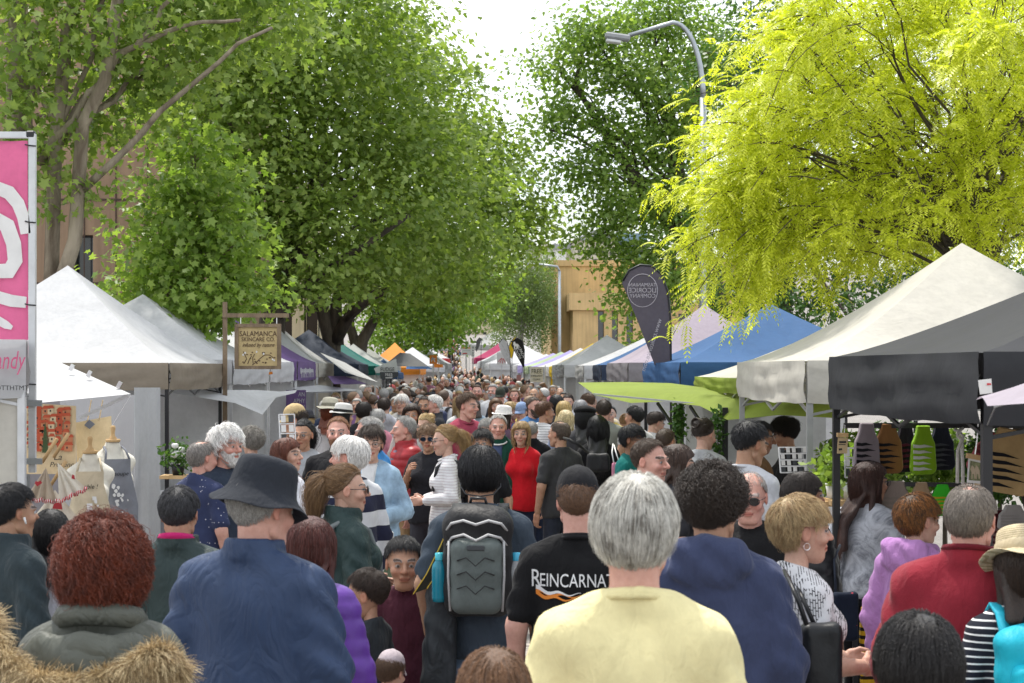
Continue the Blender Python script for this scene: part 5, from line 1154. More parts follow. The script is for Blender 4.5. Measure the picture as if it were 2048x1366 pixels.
pr('crossstrap','woman with a curly bun and grey tee shirt crossed by a black strap',1404,838,244,-24,'f',('tee',(.36,.37,.38)),(.05,.08,.08),('bun',(.04,.028,.02)),'fair',('bent','bent'),(-24,-14),1.12,group=GR_MID)
pr('stallkeeper','stallkeeper in a dark dress behind the clear wall of the cream tent',1578,836,232,70,'f',('tee',(.025,.024,.026)),(.03,.03,.03),('curly',(.02,.016,.014)),'tan',('bent','fwd'),(4,-24),1.05,group=GR_MID)
pr('brownshirt','person in a brown top behind the young man in the grey tee shirt',1516,842,255,-100,'m',('tee',(.14,.075,.03)),(.05,.05,.06),('short',BLK),'brown',('down','down'),(0,-10),1.1,group=GR_MID)
# further back
F = 'people further down the aisle'
pr('safari','woman in a mottled safari hat with red hair',660,799,172,-20,'f',('tee',(.62,.6,.62)),(.05,.05,.06),('bob',RED),'fair',('down','down'),(0,0),1.0,hat=('safari',(.5,.47,.38),(.2,.19,.15)),group=F)
pr('whitehat','woman in a white fedora with a black band',686,811,176,-60,'f',('tee',(.03,.03,.035)),(.05,.05,.06),('bob',BLK),'fair',('down','down'),(0,0),1.0,hat=('fedora',(.66,.65,.62),(.02,.02,.02)),group=F)
pr('darkback','man with thick dark hair seen from behind near the white awning',727,804,160,-6,'m',('tee',(.03,.03,.035)),(.05,.05,.06),('full',(.03,.022,.018)),'tan',('down','down'),(-14,0),1.0,group=F)
pr('pinkpack','white-haired woman in a pink top',756,818,160,-20,'f',('tee',(.55,.22,.28)),(.05,.05,.06),('full',LGR),'fair',('down','down'),(0,0),1.0,group=F)
pr('greyhood','man in a pale grey hooded top walking away',768,795,148,-6,'m',('hoodie',(.42,.42,.45)),(.05,.05,.06),('short',DBR),'fair',('down','down'),(0,0),1.0,group=F)
pr('whiteface','white-haired person with glasses facing the lens',803,788,142,164,'o',('tee',(.3,.3,.3)),(.05,.05,.06),('full',WHT),'fair',('down','down'),(0,0),1.0,glasses='clear',group=F)
pr('stubble','dark-bearded man in a grey tee shirt glancing aside',850,791,152,178,'m',('tee',(.19,.2,.21)),(.05,.05,.06),('crop',DBR),'tan',('down','down'),(-8,-8),1.05,beard=DBR,group=F)
pr('whitejkt','white-haired man in a charcoal jacket facing left',869,790,152,104,'o',('jacket',(.035,.036,.04)),(.05,.05,.06),('short',WHT),'pink',('down','down'),(0,-4),1.05,group=F,mat=M_TROUSER)
pr('whitepack','man in a white tee shirt with a navy daypack',888,780,128,-20,'m',('tee',(.62,.62,.64)),(.05,.05,.06),('short',BRN),'fair',('down','down'),(-10,0),1.0,group=F)
pr('blondback','long blonde-haired woman in a white top beside the crimson tee shirt',922,790,150,20,'f',('tee',(.6,.6,.6)),(.05,.05,.06),('long',(.36,.24,.11)),'fair',('down','down'),(0,0),1.0,group=F)
pr('redbeard','man with reddish beard in a pale tee shirt facing the lens',954,769,112,178,'m',('tee',(.5,.5,.48)),(.05,.05,.06),('short',BRN),'pink',('down','down'),(0,0),1.05,beard=(.15,.07,.03),group=F)
pr('greybeard','grey-bearded man in a white tee shirt',986,768,114,158,'o',('tee',(.6,.6,.62)),(.05,.05,.06),('full',GRY),'pink',('down','down'),(0,0),1.05,beard=(.4,.39,.38),group=F)
pr('olivecap','man in a dark olive cap',1001,776,116,170,'m',('tee',(.03,.035,.05)),(.05,.05,.06),('short',BRN),'pink',('down','down'),(0,-6),1.05,hat=('cap',(.04,.045,.035)),group=F)
pr('smiler','smiling fair-haired woman in a black patterned top',1029,777,112,172,'f',('vest',(.03,.03,.03)),(.05,.05,.06),('bob',LBR),'pink',('down','down'),(0,0),1.0,group=F)
pr('girl','girl with long light brown hair',991,796,140,166,'f',('tee',(.55,.52,.5)),(.05,.05,.06),('long',(.16,.085,.04)),'fair',('down','down'),(20,0),.92,group=F)
pr('blondside','woman with loose blonde hair in a pink checked shirt',1020,803,145,-110,'f',('shirt',(.35,.12,.16)),(.05,.05,.06),('bob',(.45,.31,.14)),'fair',('down','down'),(0,-6),1.0,group=F)
pr('bluecap','person in a light blue cap',1044,806,146,150,'m',('tee',(.08,.15,.35)),(.05,.05,.06),('short',BRN),'fair',('down','down'),(0,-6),1.0,hat=('cap',(.2,.27,.42)),group=F)
pr('bluebeard','balding bearded man in a blue tee shirt',1066,793,154,-138,'m',('tee',(.055,.15,.33)),(.05,.05,.06),('crop',(.09,.06,.045)),'pink',('down','down'),(0,-6),1.08,beard=(.07,.045,.03),group=F)
pr('whitesun','woman in a white brimmed sun hat',1007,815,165,-50,'f',('tee',(.1,.06,.09)),(.05,.05,.06),('bob',DBR),'fair',('down','down'),(0,0),1.0,hat=('fedora',(.74,.72,.7),(.7,.68,.66)),group=F)
pr('halfgrey','grey-haired woman with pink glasses half hidden by the man in the green jacket',975,838,190,160,'f',('tee',(.3,.28,.28)),(.05,.05,.06),('pixie',GRY),'fair',('down','down'),(0,0),1.0,glasses='clear',group=F)
pr('platinum','woman with platinum blonde hair seen from behind',1132,820,172,-14,'f',('tee',(.2,.24,.35)),(.05,.05,.06),('bob',(.72,.6,.36)),'fair',('down','down'),(0,0),1.0,group=F)
pr('leopard','woman with dark hair and a dark patterned coat',1113,790,140,-10,'f',('jacket',(.06,.045,.04)),(.05,.05,.06),('wavy',BLK),'fair',('down','down'),(0,0),1.0,group=F,mat=M_FLEECE)
pr('whiteblouse','dark-haired young woman in a white blouse facing the lens by the white tent',1136,788,132,172,'f',('tee',(.62,.62,.63)),(.05,.05,.06),('pony',DBR),'pale',('down','down'),(0,-6),.95,group=F)
pr('silver','woman with short silver hair beside the beret',1161,800,146,-20,'f',('tee',(.25,.3,.45)),(.05,.05,.06),('full',(.36,.36,.37)),'fair',('down','down'),(0,0),1.0,group=F)
pr('behindawn','brown-haired man bending under the tip of the green awning',1178,786,135,60,'m',('tee',(.3,.22,.24)),(.05,.05,.06),('short',BRN),'fair',('down','down'),(0,-14),1.0,group=F)
pr('yellowback','woman with long yellow-blonde hair next to the platinum blonde',1128,802,150,-30,'f',('tee',(.3,.3,.35)),(.05,.05,.06),('bob',(.55,.4,.17)),'fair',('down','down'),(0,0),1.0,group=F)
pr('mauve','man in a mauve tee shirt on the left of the far crowd',858,752,66,-4,'m',('tee',(.28,.13,.18)),(.05,.05,.06),('short',DBR),'tan',('down','down'),(0,0),1.08,group=F)

# ------------------------------------------------------------------ the far crowd: copies of a few simply built people
def recolor(o, c): o.color = (*c,1)
protos = []
for i, (kd, tp, hr, ht, fc) in enumerate((('m','tee','short',None,0),('f','tee','long',None,0),('m','jacket','crop',None,0),('f','long','bob',None,0),('m','tee','short',('cap',(.1,.1,.12)),0),('f','tee','bob',('fedora',(.6,.58,.52),(.05,.05,.05)),0),('o','shirt','full',None,0),('f','jacket','pony',None,0),('m','hoodie','bald',None,0),('f','vest','pixie',None,0))):
    o = person('proto%d' % i, 'prototype person far away', 955, 770, 60, fc, kd, (tp,(.2,.2,.2)), hair=(hr,BRN), hat=ht, pose=R.choice((('down','down'),('bent','down'),('loose','bent'))), H=1.74 if kd in 'mo' else 1.64, mat=M_TEE)
    protos.append(o)
TOPS = [((.02,.02,.022),'black'),((.03,.04,.075),'navy'),((.6,.6,.62),'white'),((.25,.25,.26),'grey'),((.1,.17,.3),'blue'),((.35,.05,.06),'red'),((.5,.2,.24),'pink'),((.06,.1,.07),'dark green'),((.42,.36,.26),'beige'),((.07,.055,.05),'brown'),((.04,.2,.2),'teal'),((.55,.42,.1),'mustard'),((.22,.12,.25),'purple'),((.3,.4,.5),'pale blue')]
HAIRS = [((.012,.012,.013),'black'),((.04,.025,.017),'dark brown'),((.1,.055,.03),'brown'),((.22,.13,.07),'light brown'),((.46,.32,.15),'blonde'),((.35,.34,.32),'grey'),((.65,.63,.6),'white'),((.18,.05,.02),'red')]
HATN = {4:'cap',5:'brimmed hat'}; FACEN = lambda a: 'walking away' if abs(a) < 60 else ('facing the lens' if abs(a) > 120 else ('turned left' if a > 0 else 'turned right'))
taken = [(o.location.x, o.location.y) for o in PEOPLE.values() if o.name.startswith('person') and 'prototype' not in o.get('label','')]
spots = []
for (y0,y1,n) in ((19,27,30),(27,36,52),(36,48,72),(48,62,70)):
    tries = 0; k = 0
    while k < n and tries < 4000:
        tries += 1; y = R.uniform(y0,y1); x = R.uniform(XL(y)+(.3 if y > 30 else .95), XR(y)-.3)
        lo_ = 955+(x*FPX/y)
        if any((x-a)**2*1.6+(y-b_)**2*.5 < .42 for a, b_ in spots+taken): continue
        if y < 27 and any(abs((x/y-a/b_)*FPX) < 26 and b_ > y-1 for a, b_ in taken): continue      # never hide a described person
        spots.append((x,y)); k += 1
spots = sorted(spots, key=lambda p: p[1])[:216]
def near_of(x, y):
    side = 'left stalls' if x < -1.6 else ('right stalls' if x > 1. else 'middle of the aisle')
    dist = 'nearer crowd' if y < 34 else ('halfway down' if y < 52 else 'far end')
    return '%s by %s' % (dist, side) if side != 'middle of the aisle' else '%s mid aisle' % dist
used = set()
for i, (x, y) in enumerate(spots):
    pi = R.choice((0,0,0,1,1,2,2,3,3,3,4,5,6,6,7,8,9)); a = R.choice((0,0,0,180,180,180,90,-90))+R.uniform(-25,25); a = (a+180) % 360-180
    o = copy_tree(protos[pi]); o.location = (x, y, gz(y)); o.rotation_euler = (0,0,math.radians(a)); k = o.scale[0]*R.uniform(.95,1.05); o.scale = (k*R.uniform(.95,1.08),k,k)
    j = R.uniform(.8,1.15)
    for tr_ in range(60):
        tc_, tn = R.choice(TOPS); hc, hn = R.choice(HAIRS) if pi not in (6,8) else R.choice(HAIRS[5:7]); what = '%s top and %s' % (tn, HATN[pi]) if pi in HATN else '%s top, %s hair' % (tn, hn)
        lab = 'person in %s, %s, %s' % (what, FACEN(a), near_of(x,y))
        if lab not in used: break
    used.add(lab)
    recolor(o, SKINS[R.choice(('fair','fair','pink','tan','olive','pale','brown'))])
    for ch in o.children:
        nm = ch.name.split('.')[0]
        if nm == 'hair': recolor(ch, hc)
        elif nm == 'trousers': recolor(ch, R.choice(((.02,.025,.04),(.03,.04,.08),(.02,.02,.02),(.2,.17,.12),(.1,.15,.25))))
        elif nm == 'shoe': pass
        elif nm == 'hat': recolor(ch, R.choice(((.6,.58,.52),(.05,.05,.06),(.3,.28,.2),(.45,.1,.1))))
        elif nm == 'hat_band': pass
        else: recolor(ch, tuple(c*j for c in tc_))
    tag(o, lab, 'person', 'people packed in the far crowd')
def wipe(o):
    for c in list(o.children): wipe(c)
    bpy.data.objects.remove(o)
for i, o in enumerate(protos): PEOPLE.pop('proto%d' % i, None); wipe(o)
# beyond that the crowd reads as one mass: small plain figures in one object
def mass():
    S = SDF((-.3,-.25,0), (.3,.25,1.8), .15)
    d = smin(S.ell((0,0,1.25),(.2,.13,.3)), S.ell((0,0,.6),(.16,.13,.6)), .1); Vb, Fb = S.mesh(d); S2 = SDF((-.12,-.14,1.44),(.12,.14,1.78),.06); Vh, Fh = S2.mesh(S2.ell((0,0,1.62),(.085,.1,.125)))
    vs, fs, cs = [], [], []; b0 = 0; g_ = np.random.default_rng(5)
    y1_ = spots[-1][1]
    for k in range(640):
        y = y1_+(200-y1_)*g_.random()**1.25; w0, w1 = XL(min(y,100))+.6, max(XR(y), -1.2)
        if y > 100: w0, w1 = -3.4-(y-100)*.012, -1.0-(y-100)*.012
        x = g_.uniform(w0, w1); z = gz(y); sc = g_.uniform(.92,1.04)
        tcol = TOPS[g_.integers(len(TOPS))][0]; hcol = HAIRS[g_.integers(len(HAIRS))][0] if g_.random() < .75 else SKINS['fair']
        for V, F, c in ((Vb,Fb,tcol),(Vh,Fh,hcol)):
            vs.append(V*sc+np.array((x,y,z))); fs.append(F+b0); b0 += len(V); cs.append(np.tile(np.array((*c,1),np.float32),(len(V),1)))
    me = npmesh('crowd', np.concatenate(vs), np.concatenate(fs)); at = me.color_attributes.new('tint','FLOAT_COLOR','POINT'); at.data.foreach_set('color', np.concatenate(cs).ravel())
    m, t, b = newmat('distant_crowd'); t.links.new(nn(t,'ShaderNodeAttribute',attribute_name='tint').outputs['Color'], b.inputs['Base Color']); b.inputs['Roughness'].default_value = .9
    tag(link('crowd', me, None, m), 'distant crowd climbing the far end of the street', 'crowd', kind='stuff')
mass()
# ------------------------------------------------------------------ things on, in and between the stalls
from mathutils.bvhtree import BVHTree
M_PINK = tentmat('pink_banner_cloth', (.72,.16,.32), .2); M_OFFW = plain('off_white_print', (.72,.71,.69), .7); M_PINKT = plain('pink_print', (.6,.1,.22), .7); M_BLKT = plain('black_print', (.02,.02,.02), .7); M_WHT = plain('white_print', (.75,.75,.75), .7); M_GRYT = plain('grey_print', (.45,.45,.47), .7)
M_WOOD = barkmat('weathered_wood', (.14,.10,.065), (.27,.2,.13), 8); M_WOODL = barkmat('turned_pale_wood', (.42,.27,.12), (.55,.37,.19), 6); M_SIGNB = plain('tan_sign_board', (.52,.40,.2), .7, scale=20); M_BROWNT = plain('brown_print', (.1,.06,.035), .7)
M_ORANGE = plain('orange_print', (.75,.24,.03), .6); M_REDP = plain('red_print', (.55,.03,.04), .6); M_YEL = plain('yellow_print', (.75,.5,.06), .6); M_CREAMF = cloth('cream_linen', wscale=8, wb=.4); T_GREYW = tentmat('greyish_white_sheet', (.42,.43,.45), .3); M_DGREY = plain('charcoal_board', (.05,.055,.06), .6); M_LGREY = plain('pale_board', (.5,.52,.51), .6)
def strip(mb, pts, w_, s, off=0.):                          # flat stroke drawn on a surface facing the lens
    L_, R_ = [], []
    for i, p in enumerate(pts):
        a = np.array(pts[max(0,i-1)]); b_ = np.array(pts[min(len(pts)-1,i+1)]); d = (b_-a)/(np.linalg.norm(b_-a)+1e-6); n = np.array((-d[1],d[0])); ww = w_[i] if hasattr(w_,'__len__') else w_
        for arr, sg in ((L_,1),(R_,-1)): q_ = np.array(p)+n*ww/2*sg; v = P(q_[0],q_[1],s); arr.append((v.x, v.y+off, v.z))
    k = len(pts); mb.add(L_+R_, [(i,i+1,k+i+1,k+i) for i in range(k-1)]); return mb
def poly(mb, pts, s, off=0.):
    mb.add([(lambda v: (v.x, v.y+off, v.z))(P(a,b_,s)) for a, b_ in pts], [tuple(range(len(pts)))]); return mb
def sheet(name, pts, s, mat, parent=None, th=.004, off=0.):
    """flat cut-out with a little thickness, outline in photo pixels, at scale s"""
    mb = MB(); mb.prism(pts, lambda u,v,w_: (lambda p: (p.x, p.y+w_+off, p.z))(P(u,v,s)), th); return mb.build(name, mat, parent)
def rootat(name, px, py, s, label, cat, group=None):
    p = P(px,py,s); o = empty(name, (p.x,p.y,p.z)); tag(o, label, cat, group); return o
def under(o, root):                                          # world-space mesh parented without moving
    o.parent = root; o.matrix_parent_inverse = root.matrix_basis.inverted(); return o
# pink banner on its white frame
s = 360.; r_ = rootat('sweet_stall_banner', 65, 945, s, 'tall pink banner with white swirl on a white frame at the left edge', 'banner')
g_ = np.random.default_rng(2); nx, ny = 20, 30; V = []
for j in range(ny+1):
    for i in range(nx+1):
        p = P(-150+206*i/nx, 282+485*j/ny, s); V.append((p.x, p.y+.008*math.sin(9*i/nx*2+3*j/ny)+.004*math.sin(31*i/nx), p.z))
under(link('banner_cloth', npmesh('banner_cloth', np.array(V), np.array([(j*(nx+1)+i,j*(nx+1)+i+1,(j+1)*(nx+1)+i+1,(j+1)*(nx+1)+i) for j in range(ny) for i in range(nx)])), None, M_PINK), r_)
mb = MB(); strip(mb, [(-60,368),(-10,374),(20,386),(38,408),(48,435),(53,468)], [22,26,28,26,24,20], s, -.018); strip(mb, [(-60,428),(-10,436),(16,452),(29,488),(32,522),(20,542),(-10,543),(-60,540)], [24,28,32,30,30,32,28,26], s, -.018); strip(mb, [(-60,585),(-10,592),(25,602),(54,605)], [22,24,24,22], s, -.018); strip(mb, [(-60,632),(0,642),(14,650),(26,656)], [20,18,16,8], s, -.018)
under(mb.build('swirl', M_OFFW), r_)
mb = MB().bar(P(65,268,s), P(65,945,s), .036); under(mb.build('post', M_POLEW), r_)
under(MB().bar(P(-150,270,s), P(62,270,s), .034).build('top_bar', M_POLEW), r_); under(MB().box(P(62,269,s), (.05,.045,.04)).build('corner_cap', M_POLEB, None, False, .008), r_)
for yy in (290,443,608,766): under(MB().tube([P(52,yy,s)+Vector((0,-.02,0)), P(60,yy+2,s)+Vector((0,-.028,0)), P(74,yy+3,s)+Vector((0,-.02,0))], .004, 5).build('tie', M_POLEB), r_)
for yy in (806,922): under(MB().box(P(60,yy,s)+Vector((0,-.03,0)), (.15,.012,.034)).build('bracket', M_GALV), r_)
text('Candy', .135, M_PINKT, None, P(14,722,384)+Vector((0,-.06,0)), (math.pi/2,0,.33), shear=.25, sx=.58); o = bpy.data.objects['lettering']; under(o, CANDY_TENT)
o = text('#OTTHTMT', .035, M_BLKT, None, P(26,776,384)+Vector((0,-.06,0)), (math.pi/2,0,.33)); under(o, CANDY_TENT)
# blue cord and curtain of the sweet stall
tag(MB().tube([P(41,790,372),P(42,880,372),P(41,985,372)], .004, 6).build('cord', plain('blue_cord', (.02,.05,.2), .6)), 'dark blue cord hanging down the sweet stall post', 'cord')
# apron stall: small awning, clips
s = 270.; r_ = rootat('stall_awning', 160, 790, s, 'small white clip-on awning above the hanging aprons', 'awning')
A_, B_, C_, D_ = P(70,716,262)+Vector((0,.5,0)), P(262,788,285), P(75,806,300), P(-30,700,280); V = []
for j in range(11):
    for i in range(11):
        u, v = i/10, j/10; p = (D_*(1-u)+A_*u)*(1-v)+(C_*(1-u)+B_*u)*v; p = p+Vector((0,0,-.05*math.sin(math.pi*u)*math.sin(math.pi*v))); V.append(p)
under(link('awning_cloth', npmesh('awning_cloth', np.array(V), np.array([(j*11+i,j*11+i+1,(j+1)*11+i+1,(j+1)*11+i) for j in range(10) for i in range(10)])), None, T_WHITE), r_)
for px, py, sc in ((145,735,268),(180,748,272),(240,770,280)): under(MB().box(P(px,py,sc)+Vector((0,-.02,.0)), (.03,.03,.05), Matrix.Rotation(.5,3,'Y')).build('clip', M_METAL), r_)
under(MB().bar(P(160,836,285), P(258,790,285), .02).build('strut', M_POLEW), r_)
under(MB().bar(P(262,790,285), P(225,850,285), .004).build('guy_line', M_WHT), r_)
# printed cloth panel: hill town
s = 262.; r_ = rootat('printed_cloth', 100, 945, s, 'printed cloth showing red-roofed hillside houses and La Provence lettering', 'cloth')
under(sheet('cloth_panel', [(48,805),(152,812),(152,948),(50,948)], s, cloth('printed_linen', pattern=None)), r_); [c for c in r_.children][0].color = (.55,.43,.27,1)
M_RT = plain('terracotta_print', (.45,.08,.035), .8); M_CRP = plain('cream_print', (.6,.47,.3), .8); M_GRP = plain('green_print', (.05,.08,.03), .8); M_ORP = plain('orange_wall_print', (.5,.2,.1), .8)
rr = random.Random(4)
for k in range(36):
    x = 51+(k%6)*14.5+rr.random()*7; y = 816+(k//6)*14+rr.random()*6; w_ = 10+rr.random()*8; h_ = 9+rr.random()*5
    hs_ = under(poly(MB(), [(x,y),(x+w_,y),(x+w_,y+h_),(x,y+h_)], s, -.006-.0004*k).build('printed_house', (M_CRP, M_RT, M_ORP)[k % 3]), r_)
    under(poly(MB(), [(x-2,y),(x+w_+2,y),(x+w_-1,y-6),(x+3,y-6)], s, -.0064-.0004*k).build('printed_roof', M_RT), r_)
    under(poly(MB(), [(x+4,y+3),(x+7,y+3),(x+7,y+7),(x+4,y+7)], s, -.0068-.0004*k).build('printed_window', M_BLKT), r_)
under(poly(MB(), [(86,905),(89,862),(92,842),(95,862),(98,905)], s, -.026).build('printed_cypress', M_GRP), r_)
o = text('La', .07, M_BLKT, None, P(117,914,s)+Vector((0,-.03,0)), FACE, shear=.3); under(o, r_); o = text('Provence', .055, M_BLKT, None, P(128,929,s)+Vector((0,-.03,0)), FACE, shear=.3); under(o, r_)
# cream tote hanging behind the dress forms
r_ = rootat('tote_bag', 188, 900, 258, 'plain cream tote with a small slate tag hanging behind the dress forms', 'bag')
under(sheet('bag_body', [(152,845),(222,832),(226,930),(154,935)], 258, M_CREAMF, None, .02), r_).color = (.62,.5,.31,1)
mb = MB()
for a, b_ in ((175,182),(198,205)): mb.bar(P(a,842,258), P((a+b_)/2+4,800,258), .02, .004)
under(mb.build('handle', M_CREAMF), r_).color = (.62,.47,.27,1)
under(sheet('tag', [(170,850),(180,839),(192,848),(181,858)], 258, plain('slate_tag', (.16,.18,.22)), None, .004, -.03), r_)
# dress forms with aprons
def dressform(label, px, py, s, rot):
    z = CZ-(py-HY)/s; root = empty('dress_form', ((px-VX)/s, FPX/s, z-1.56), math.radians(rot)); S = SDF((-.24,-.2,.8), (.24,.2,1.58), .016); d = torso(S, .0, .95, True); d = smin(d, S.cone((0,-.02,1.46), (0,-.01,1.57), .055, .05), .04); d = smax(d, S.z-1.555, .006); V, F = S.mesh(d)
    o = link('torso', npmesh('torso',V,F), root, M_CREAMF); o.color = (.66,.63,.55,1)
    MB().lathe([(0,1.575),(.054,1.575),(.057,1.565),(.054,1.555),(.05,1.552)], 20).build('neck_cap', M_WOODL, root, True); MB().lathe([(0,1.68),(.016,1.675),(.02,1.66),(.014,1.62),(.017,1.6),(.028,1.585),(.03,1.574)], 14).build('knob', M_WOODL, root, True)
    MB().tube([(0,0,0),(0,0,.85)], .018, 8).build('pole', M_WOODL, root, True); MB().lathe([(0,.03),(.16,.02),(.18,0)], 16).build('foot', M_WOODL, root, True)
    tag(root, label, 'dress form', 'dress forms at the apron stall'); return root
def apron(label, df, col, words, mark):
    a = empty('apron', df.location, df.rotation_euler[2]); V = []; nx, ny = 16, 24
    for j in range(ny+1):
        v = j/ny; hw = .1+.07*min(1,max(0,(v-.12)*3)) 
        for i in range(nx+1):
            u = i/nx*2-1; x = u*hw; z = 1.43-.78*v; y = .155*math.sqrt(max(.02,1-(x/.21)**2))+.012+.01*math.sin(9*u+3*v)*v; V.append((x,y,z))
    o = link('bib', npmesh('bib', np.array(V), np.array([(j*(nx+1)+i,j*(nx+1)+i+1,(j+1)*(nx+1)+i+1,(j+1)*(nx+1)+i) for j in range(ny) for i in range(nx)])), a, M_CREAMF); o.color = (*col,1)
    mb = MB()
    for sx in (-1,1): mb.tube([(sx*.09,.15,1.43),(sx*.075,.1,1.49),(sx*.07,.0,1.515),(sx*.05,-.06,1.5)], .009, 5)
    st = mb.build('strap', M_CREAMF, a, True); st.color = (*[c*.9 for c in col],1)
    t_ = text(words, .045, M_BLKT, a, (0.02,.18,1.32), (math.pi/2,0,math.pi), shear=.2)
    mb = MB()                                                # printed figure or cats
    rr = random.Random(len(words))
    for k in range(14):
        cx, cz, r0 = rr.uniform(-.07,.07), rr.uniform(.98,1.24), rr.uniform(.006,.018); n = 7; mb.add([(cx+r0*math.cos(q_*6.28/n)*rr.uniform(.6,1.4), .186, cz+r0*math.sin(q_*6.28/n)*rr.uniform(.6,1.6)) for q_ in range(n)], [tuple(range(n))])
    if mark == 'figure': mb.add([(-.05,.187,1.0),(.05,.187,1.0),(.04,.187,1.1),(.018,.187,1.16),(.02,.187,1.2),(-.02,.187,1.2),(-.018,.187,1.16),(-.04,.187,1.1)], [tuple(range(8))])
    mb.build('print', M_WHT, a); mb = MB()
    for cx in (-.075,.0,.075): mb.add([(cx-.018,.188,.9),(cx+.018,.188,.9),(cx+.014,.188,.94),(cx+.012,.188,.965),(cx+.005,.188,.95),(cx-.005,.188,.95),(cx-.012,.188,.965),(cx-.014,.188,.94)], [tuple(range(8))])
    mb.build('cat_print', M_BLKT, a)
    tag(a, label, 'apron', 'printed aprons on the dress forms')
d1 = dressform('nearer cream dress form with wooden knob at the apron stall', 180, 905, 272, 192); apron('cream apron reading A table on the nearer dress form', d1, (.58,.5,.36), 'A table !', 'figure')
d2 = dressform('rear cream dress form with wooden knob at the apron stall', 226, 882, 262, 205); apron('grey apron with white cat prints on the rear dress form', d2, (.2,.21,.24), 'A la soupe', 'cats')
# tea towels on wooden spoons
def towel(label, pts, s, col, edge, heart):
    c = pts[0]; a = rootat('tea_towel', c[0], c[1], s, label, 'tea towel', 'tea towels on wooden spoons'); V = []; n = 14
    apex = P(*c, s); bl, br_ = P(*pts[1], s), P(*pts[2], s)
    for j in range(n+1):
        v = j/n
        for i in range(n+1):
            u = i/n; p = apex*(1-v)+(bl*(1-u)+br_*u)*v; V.append((p.x, p.y-.03*v*math.sin(6*u*3.14)*.6, p.z-.02*v*abs(math.sin(4*u*3.14))))
    under(link('cloth', npmesh('cloth', np.array(V), np.array([(j*(n+1)+i,j*(n+1)+i+1,(j+1)*(n+1)+i+1,(j+1)*(n+1)+i) for j in range(n) for i in range(n)])), None, M_CREAMF), a).color = (*col,1)
    mb = MB(); mb.tube([Vector(V[-(n+1)+i])+Vector((0,-.004,0)) for i in range(n+1)], .012, 6); under(mb.build('hem', cloth('red_check', pattern=stripes(0,.012,.5,(.6,.5,.48)))), a).color = (*edge,1)
    sp = MB().tube([P(c[0]-8,c[1]-10,s), P(c[0]+22,c[1]-58,s)], [.012,.014], 8); under(sp.build('spoon_handle', M_WOODL, None, True), a)
    under(sheet('print', heart, s, plain('red_stitch', (.4,.03,.04)), None, .003, -.045), a)
towel('beige tea towel with a red checked heart and frilled hem', [(92,935),(52,995),(113,1000)], 300, (.42,.35,.27), (.35,.02,.03), [(78,972),(73,966),(75,961),(80,963),(84,960),(88,965)])
towel('white tea towel with a red hem beside the beige one', [(115,925),(118,1000),(172,975)], 296, (.66,.62,.53), (.5,.02,.03), [(146,956),(148,948),(152,950),(153,958)])
towel('cream tea towel with a black cat print hanging lower', [(110,980),(58,1046),(160,1040)], 290, (.66,.6,.5), (.4,.02,.03), [(108,1016),(112,1004),(126,1004),(128,1018)])
# clear wall and white curtain
r_ = rootat('clear_curtain', 240, 1060, 250, 'clear plastic weather curtain with white edge beside the grey apron', 'curtain')
m, t, b = newmat('clear_vinyl'); b.inputs['Base Color'].default_value = (.75,.77,.78,1); b.inputs['Roughness'].default_value = .12; b.inputs['Alpha'].default_value = .32; bump(t, b, noise(t, coords(t,'Object',(1,1,.4)), 5, 3), .4, .05); M_VINYL = m
def drape(name, x0, x1, y0, y1, s0, s1, mat, amp=.03, fr=20):
    V = []; n, k = 24, 8
    for j in range(k+1):
        for i in range(n+1):
            u, v = i/n, j/k; sc = s0+(s1-s0)*u; p = P(x0+(x1-x0)*u, y0+(y1-y0)*v, sc); V.append((p.x+amp*.3*math.sin(fr*u), p.y+amp*math.sin(fr*u+1.5*v)*(.3+.7*v), max(.02,p.z)))
    return link(name, npmesh(name, np.array(V), np.array([(j*(n+1)+i,j*(n+1)+i+1,(j+1)*(n+1)+i+1,(j+1)*(n+1)+i) for j in range(k) for i in range(n)])), None, mat)
under(drape('pane', 120, 268, 790, 1180, 235, 235, M_VINYL, .01, 8), r_); under(drape('edge', 268, 322, 775, 1200, 215, 205, T_GREYW, .025, 18), r_)
under(drape('back_sheet', 60, 270, 790, 1180, 210, 210, T_GREYV, .02, 14), r_)
# white lower awning between taupe tent and post
r_ = rootat('stall_awning', 450, 790, 165, 'drooping white awning flap below the taupe valance', 'awning'); V = []
top = [(330,778),(400,780),(470,780),(513,780),(560,783),(594,780)]; bot = [(330,784),(400,795),(470,806),(525,829),(552,795),(590,786)]
for j in range(5):
    for (a, b_), (c, d) in zip(top, bot):
        v = j/4; sc = 172-.055*(a-330)+6*v; p = P(a+(c-a)*v, b_+(d-b_)*v, sc); V.append(tuple(p))
under(link('awning_cloth', npmesh('awning_cloth', np.array(V), np.array([(j*6+i,j*6+i+1,(j+1)*6+i+1,(j+1)*6+i) for j in range(4) for i in range(5)])), None, T_WHITE), r_)
# hanging wooden sign
s = 168.; r_ = rootat('hanging_sign', 450, 845, s, 'square wooden sign with cream panel hanging from a timber post', 'sign')
under(MB().bar(P(450,845,s), P(450,604,s), .05).build('post', M_WOOD), r_); under(MB().bar(P(446,631,s)+Vector((0,-.03,0)), P(578,631,s)+Vector((0,-.03,0)), .04, .05).build('crossbar', M_WOOD), r_)
for x in (482,554): under(MB().tube([P(x,634,s)+Vector((0,-.03,0)), P(x,650,s)+Vector((0,-.03,0))], .005, 5).build('hook', M_METAL), r_)
fr = MB()
for a, b_ in (((471,651),(562,651)),((471,735),(562,735)),((474,648),(474,738)),((559,648),(559,738))): fr.bar(P(*a,s)+Vector((0,-.03,0)), P(*b_,s)+Vector((0,-.03,0)), .046, .04)
under(fr.build('frame', M_WOOD), r_); under(MB().box(P(516.5,693,s)+Vector((0,-.02,0)), (.5,.02,.5)).build('panel', M_SIGNB), r_)
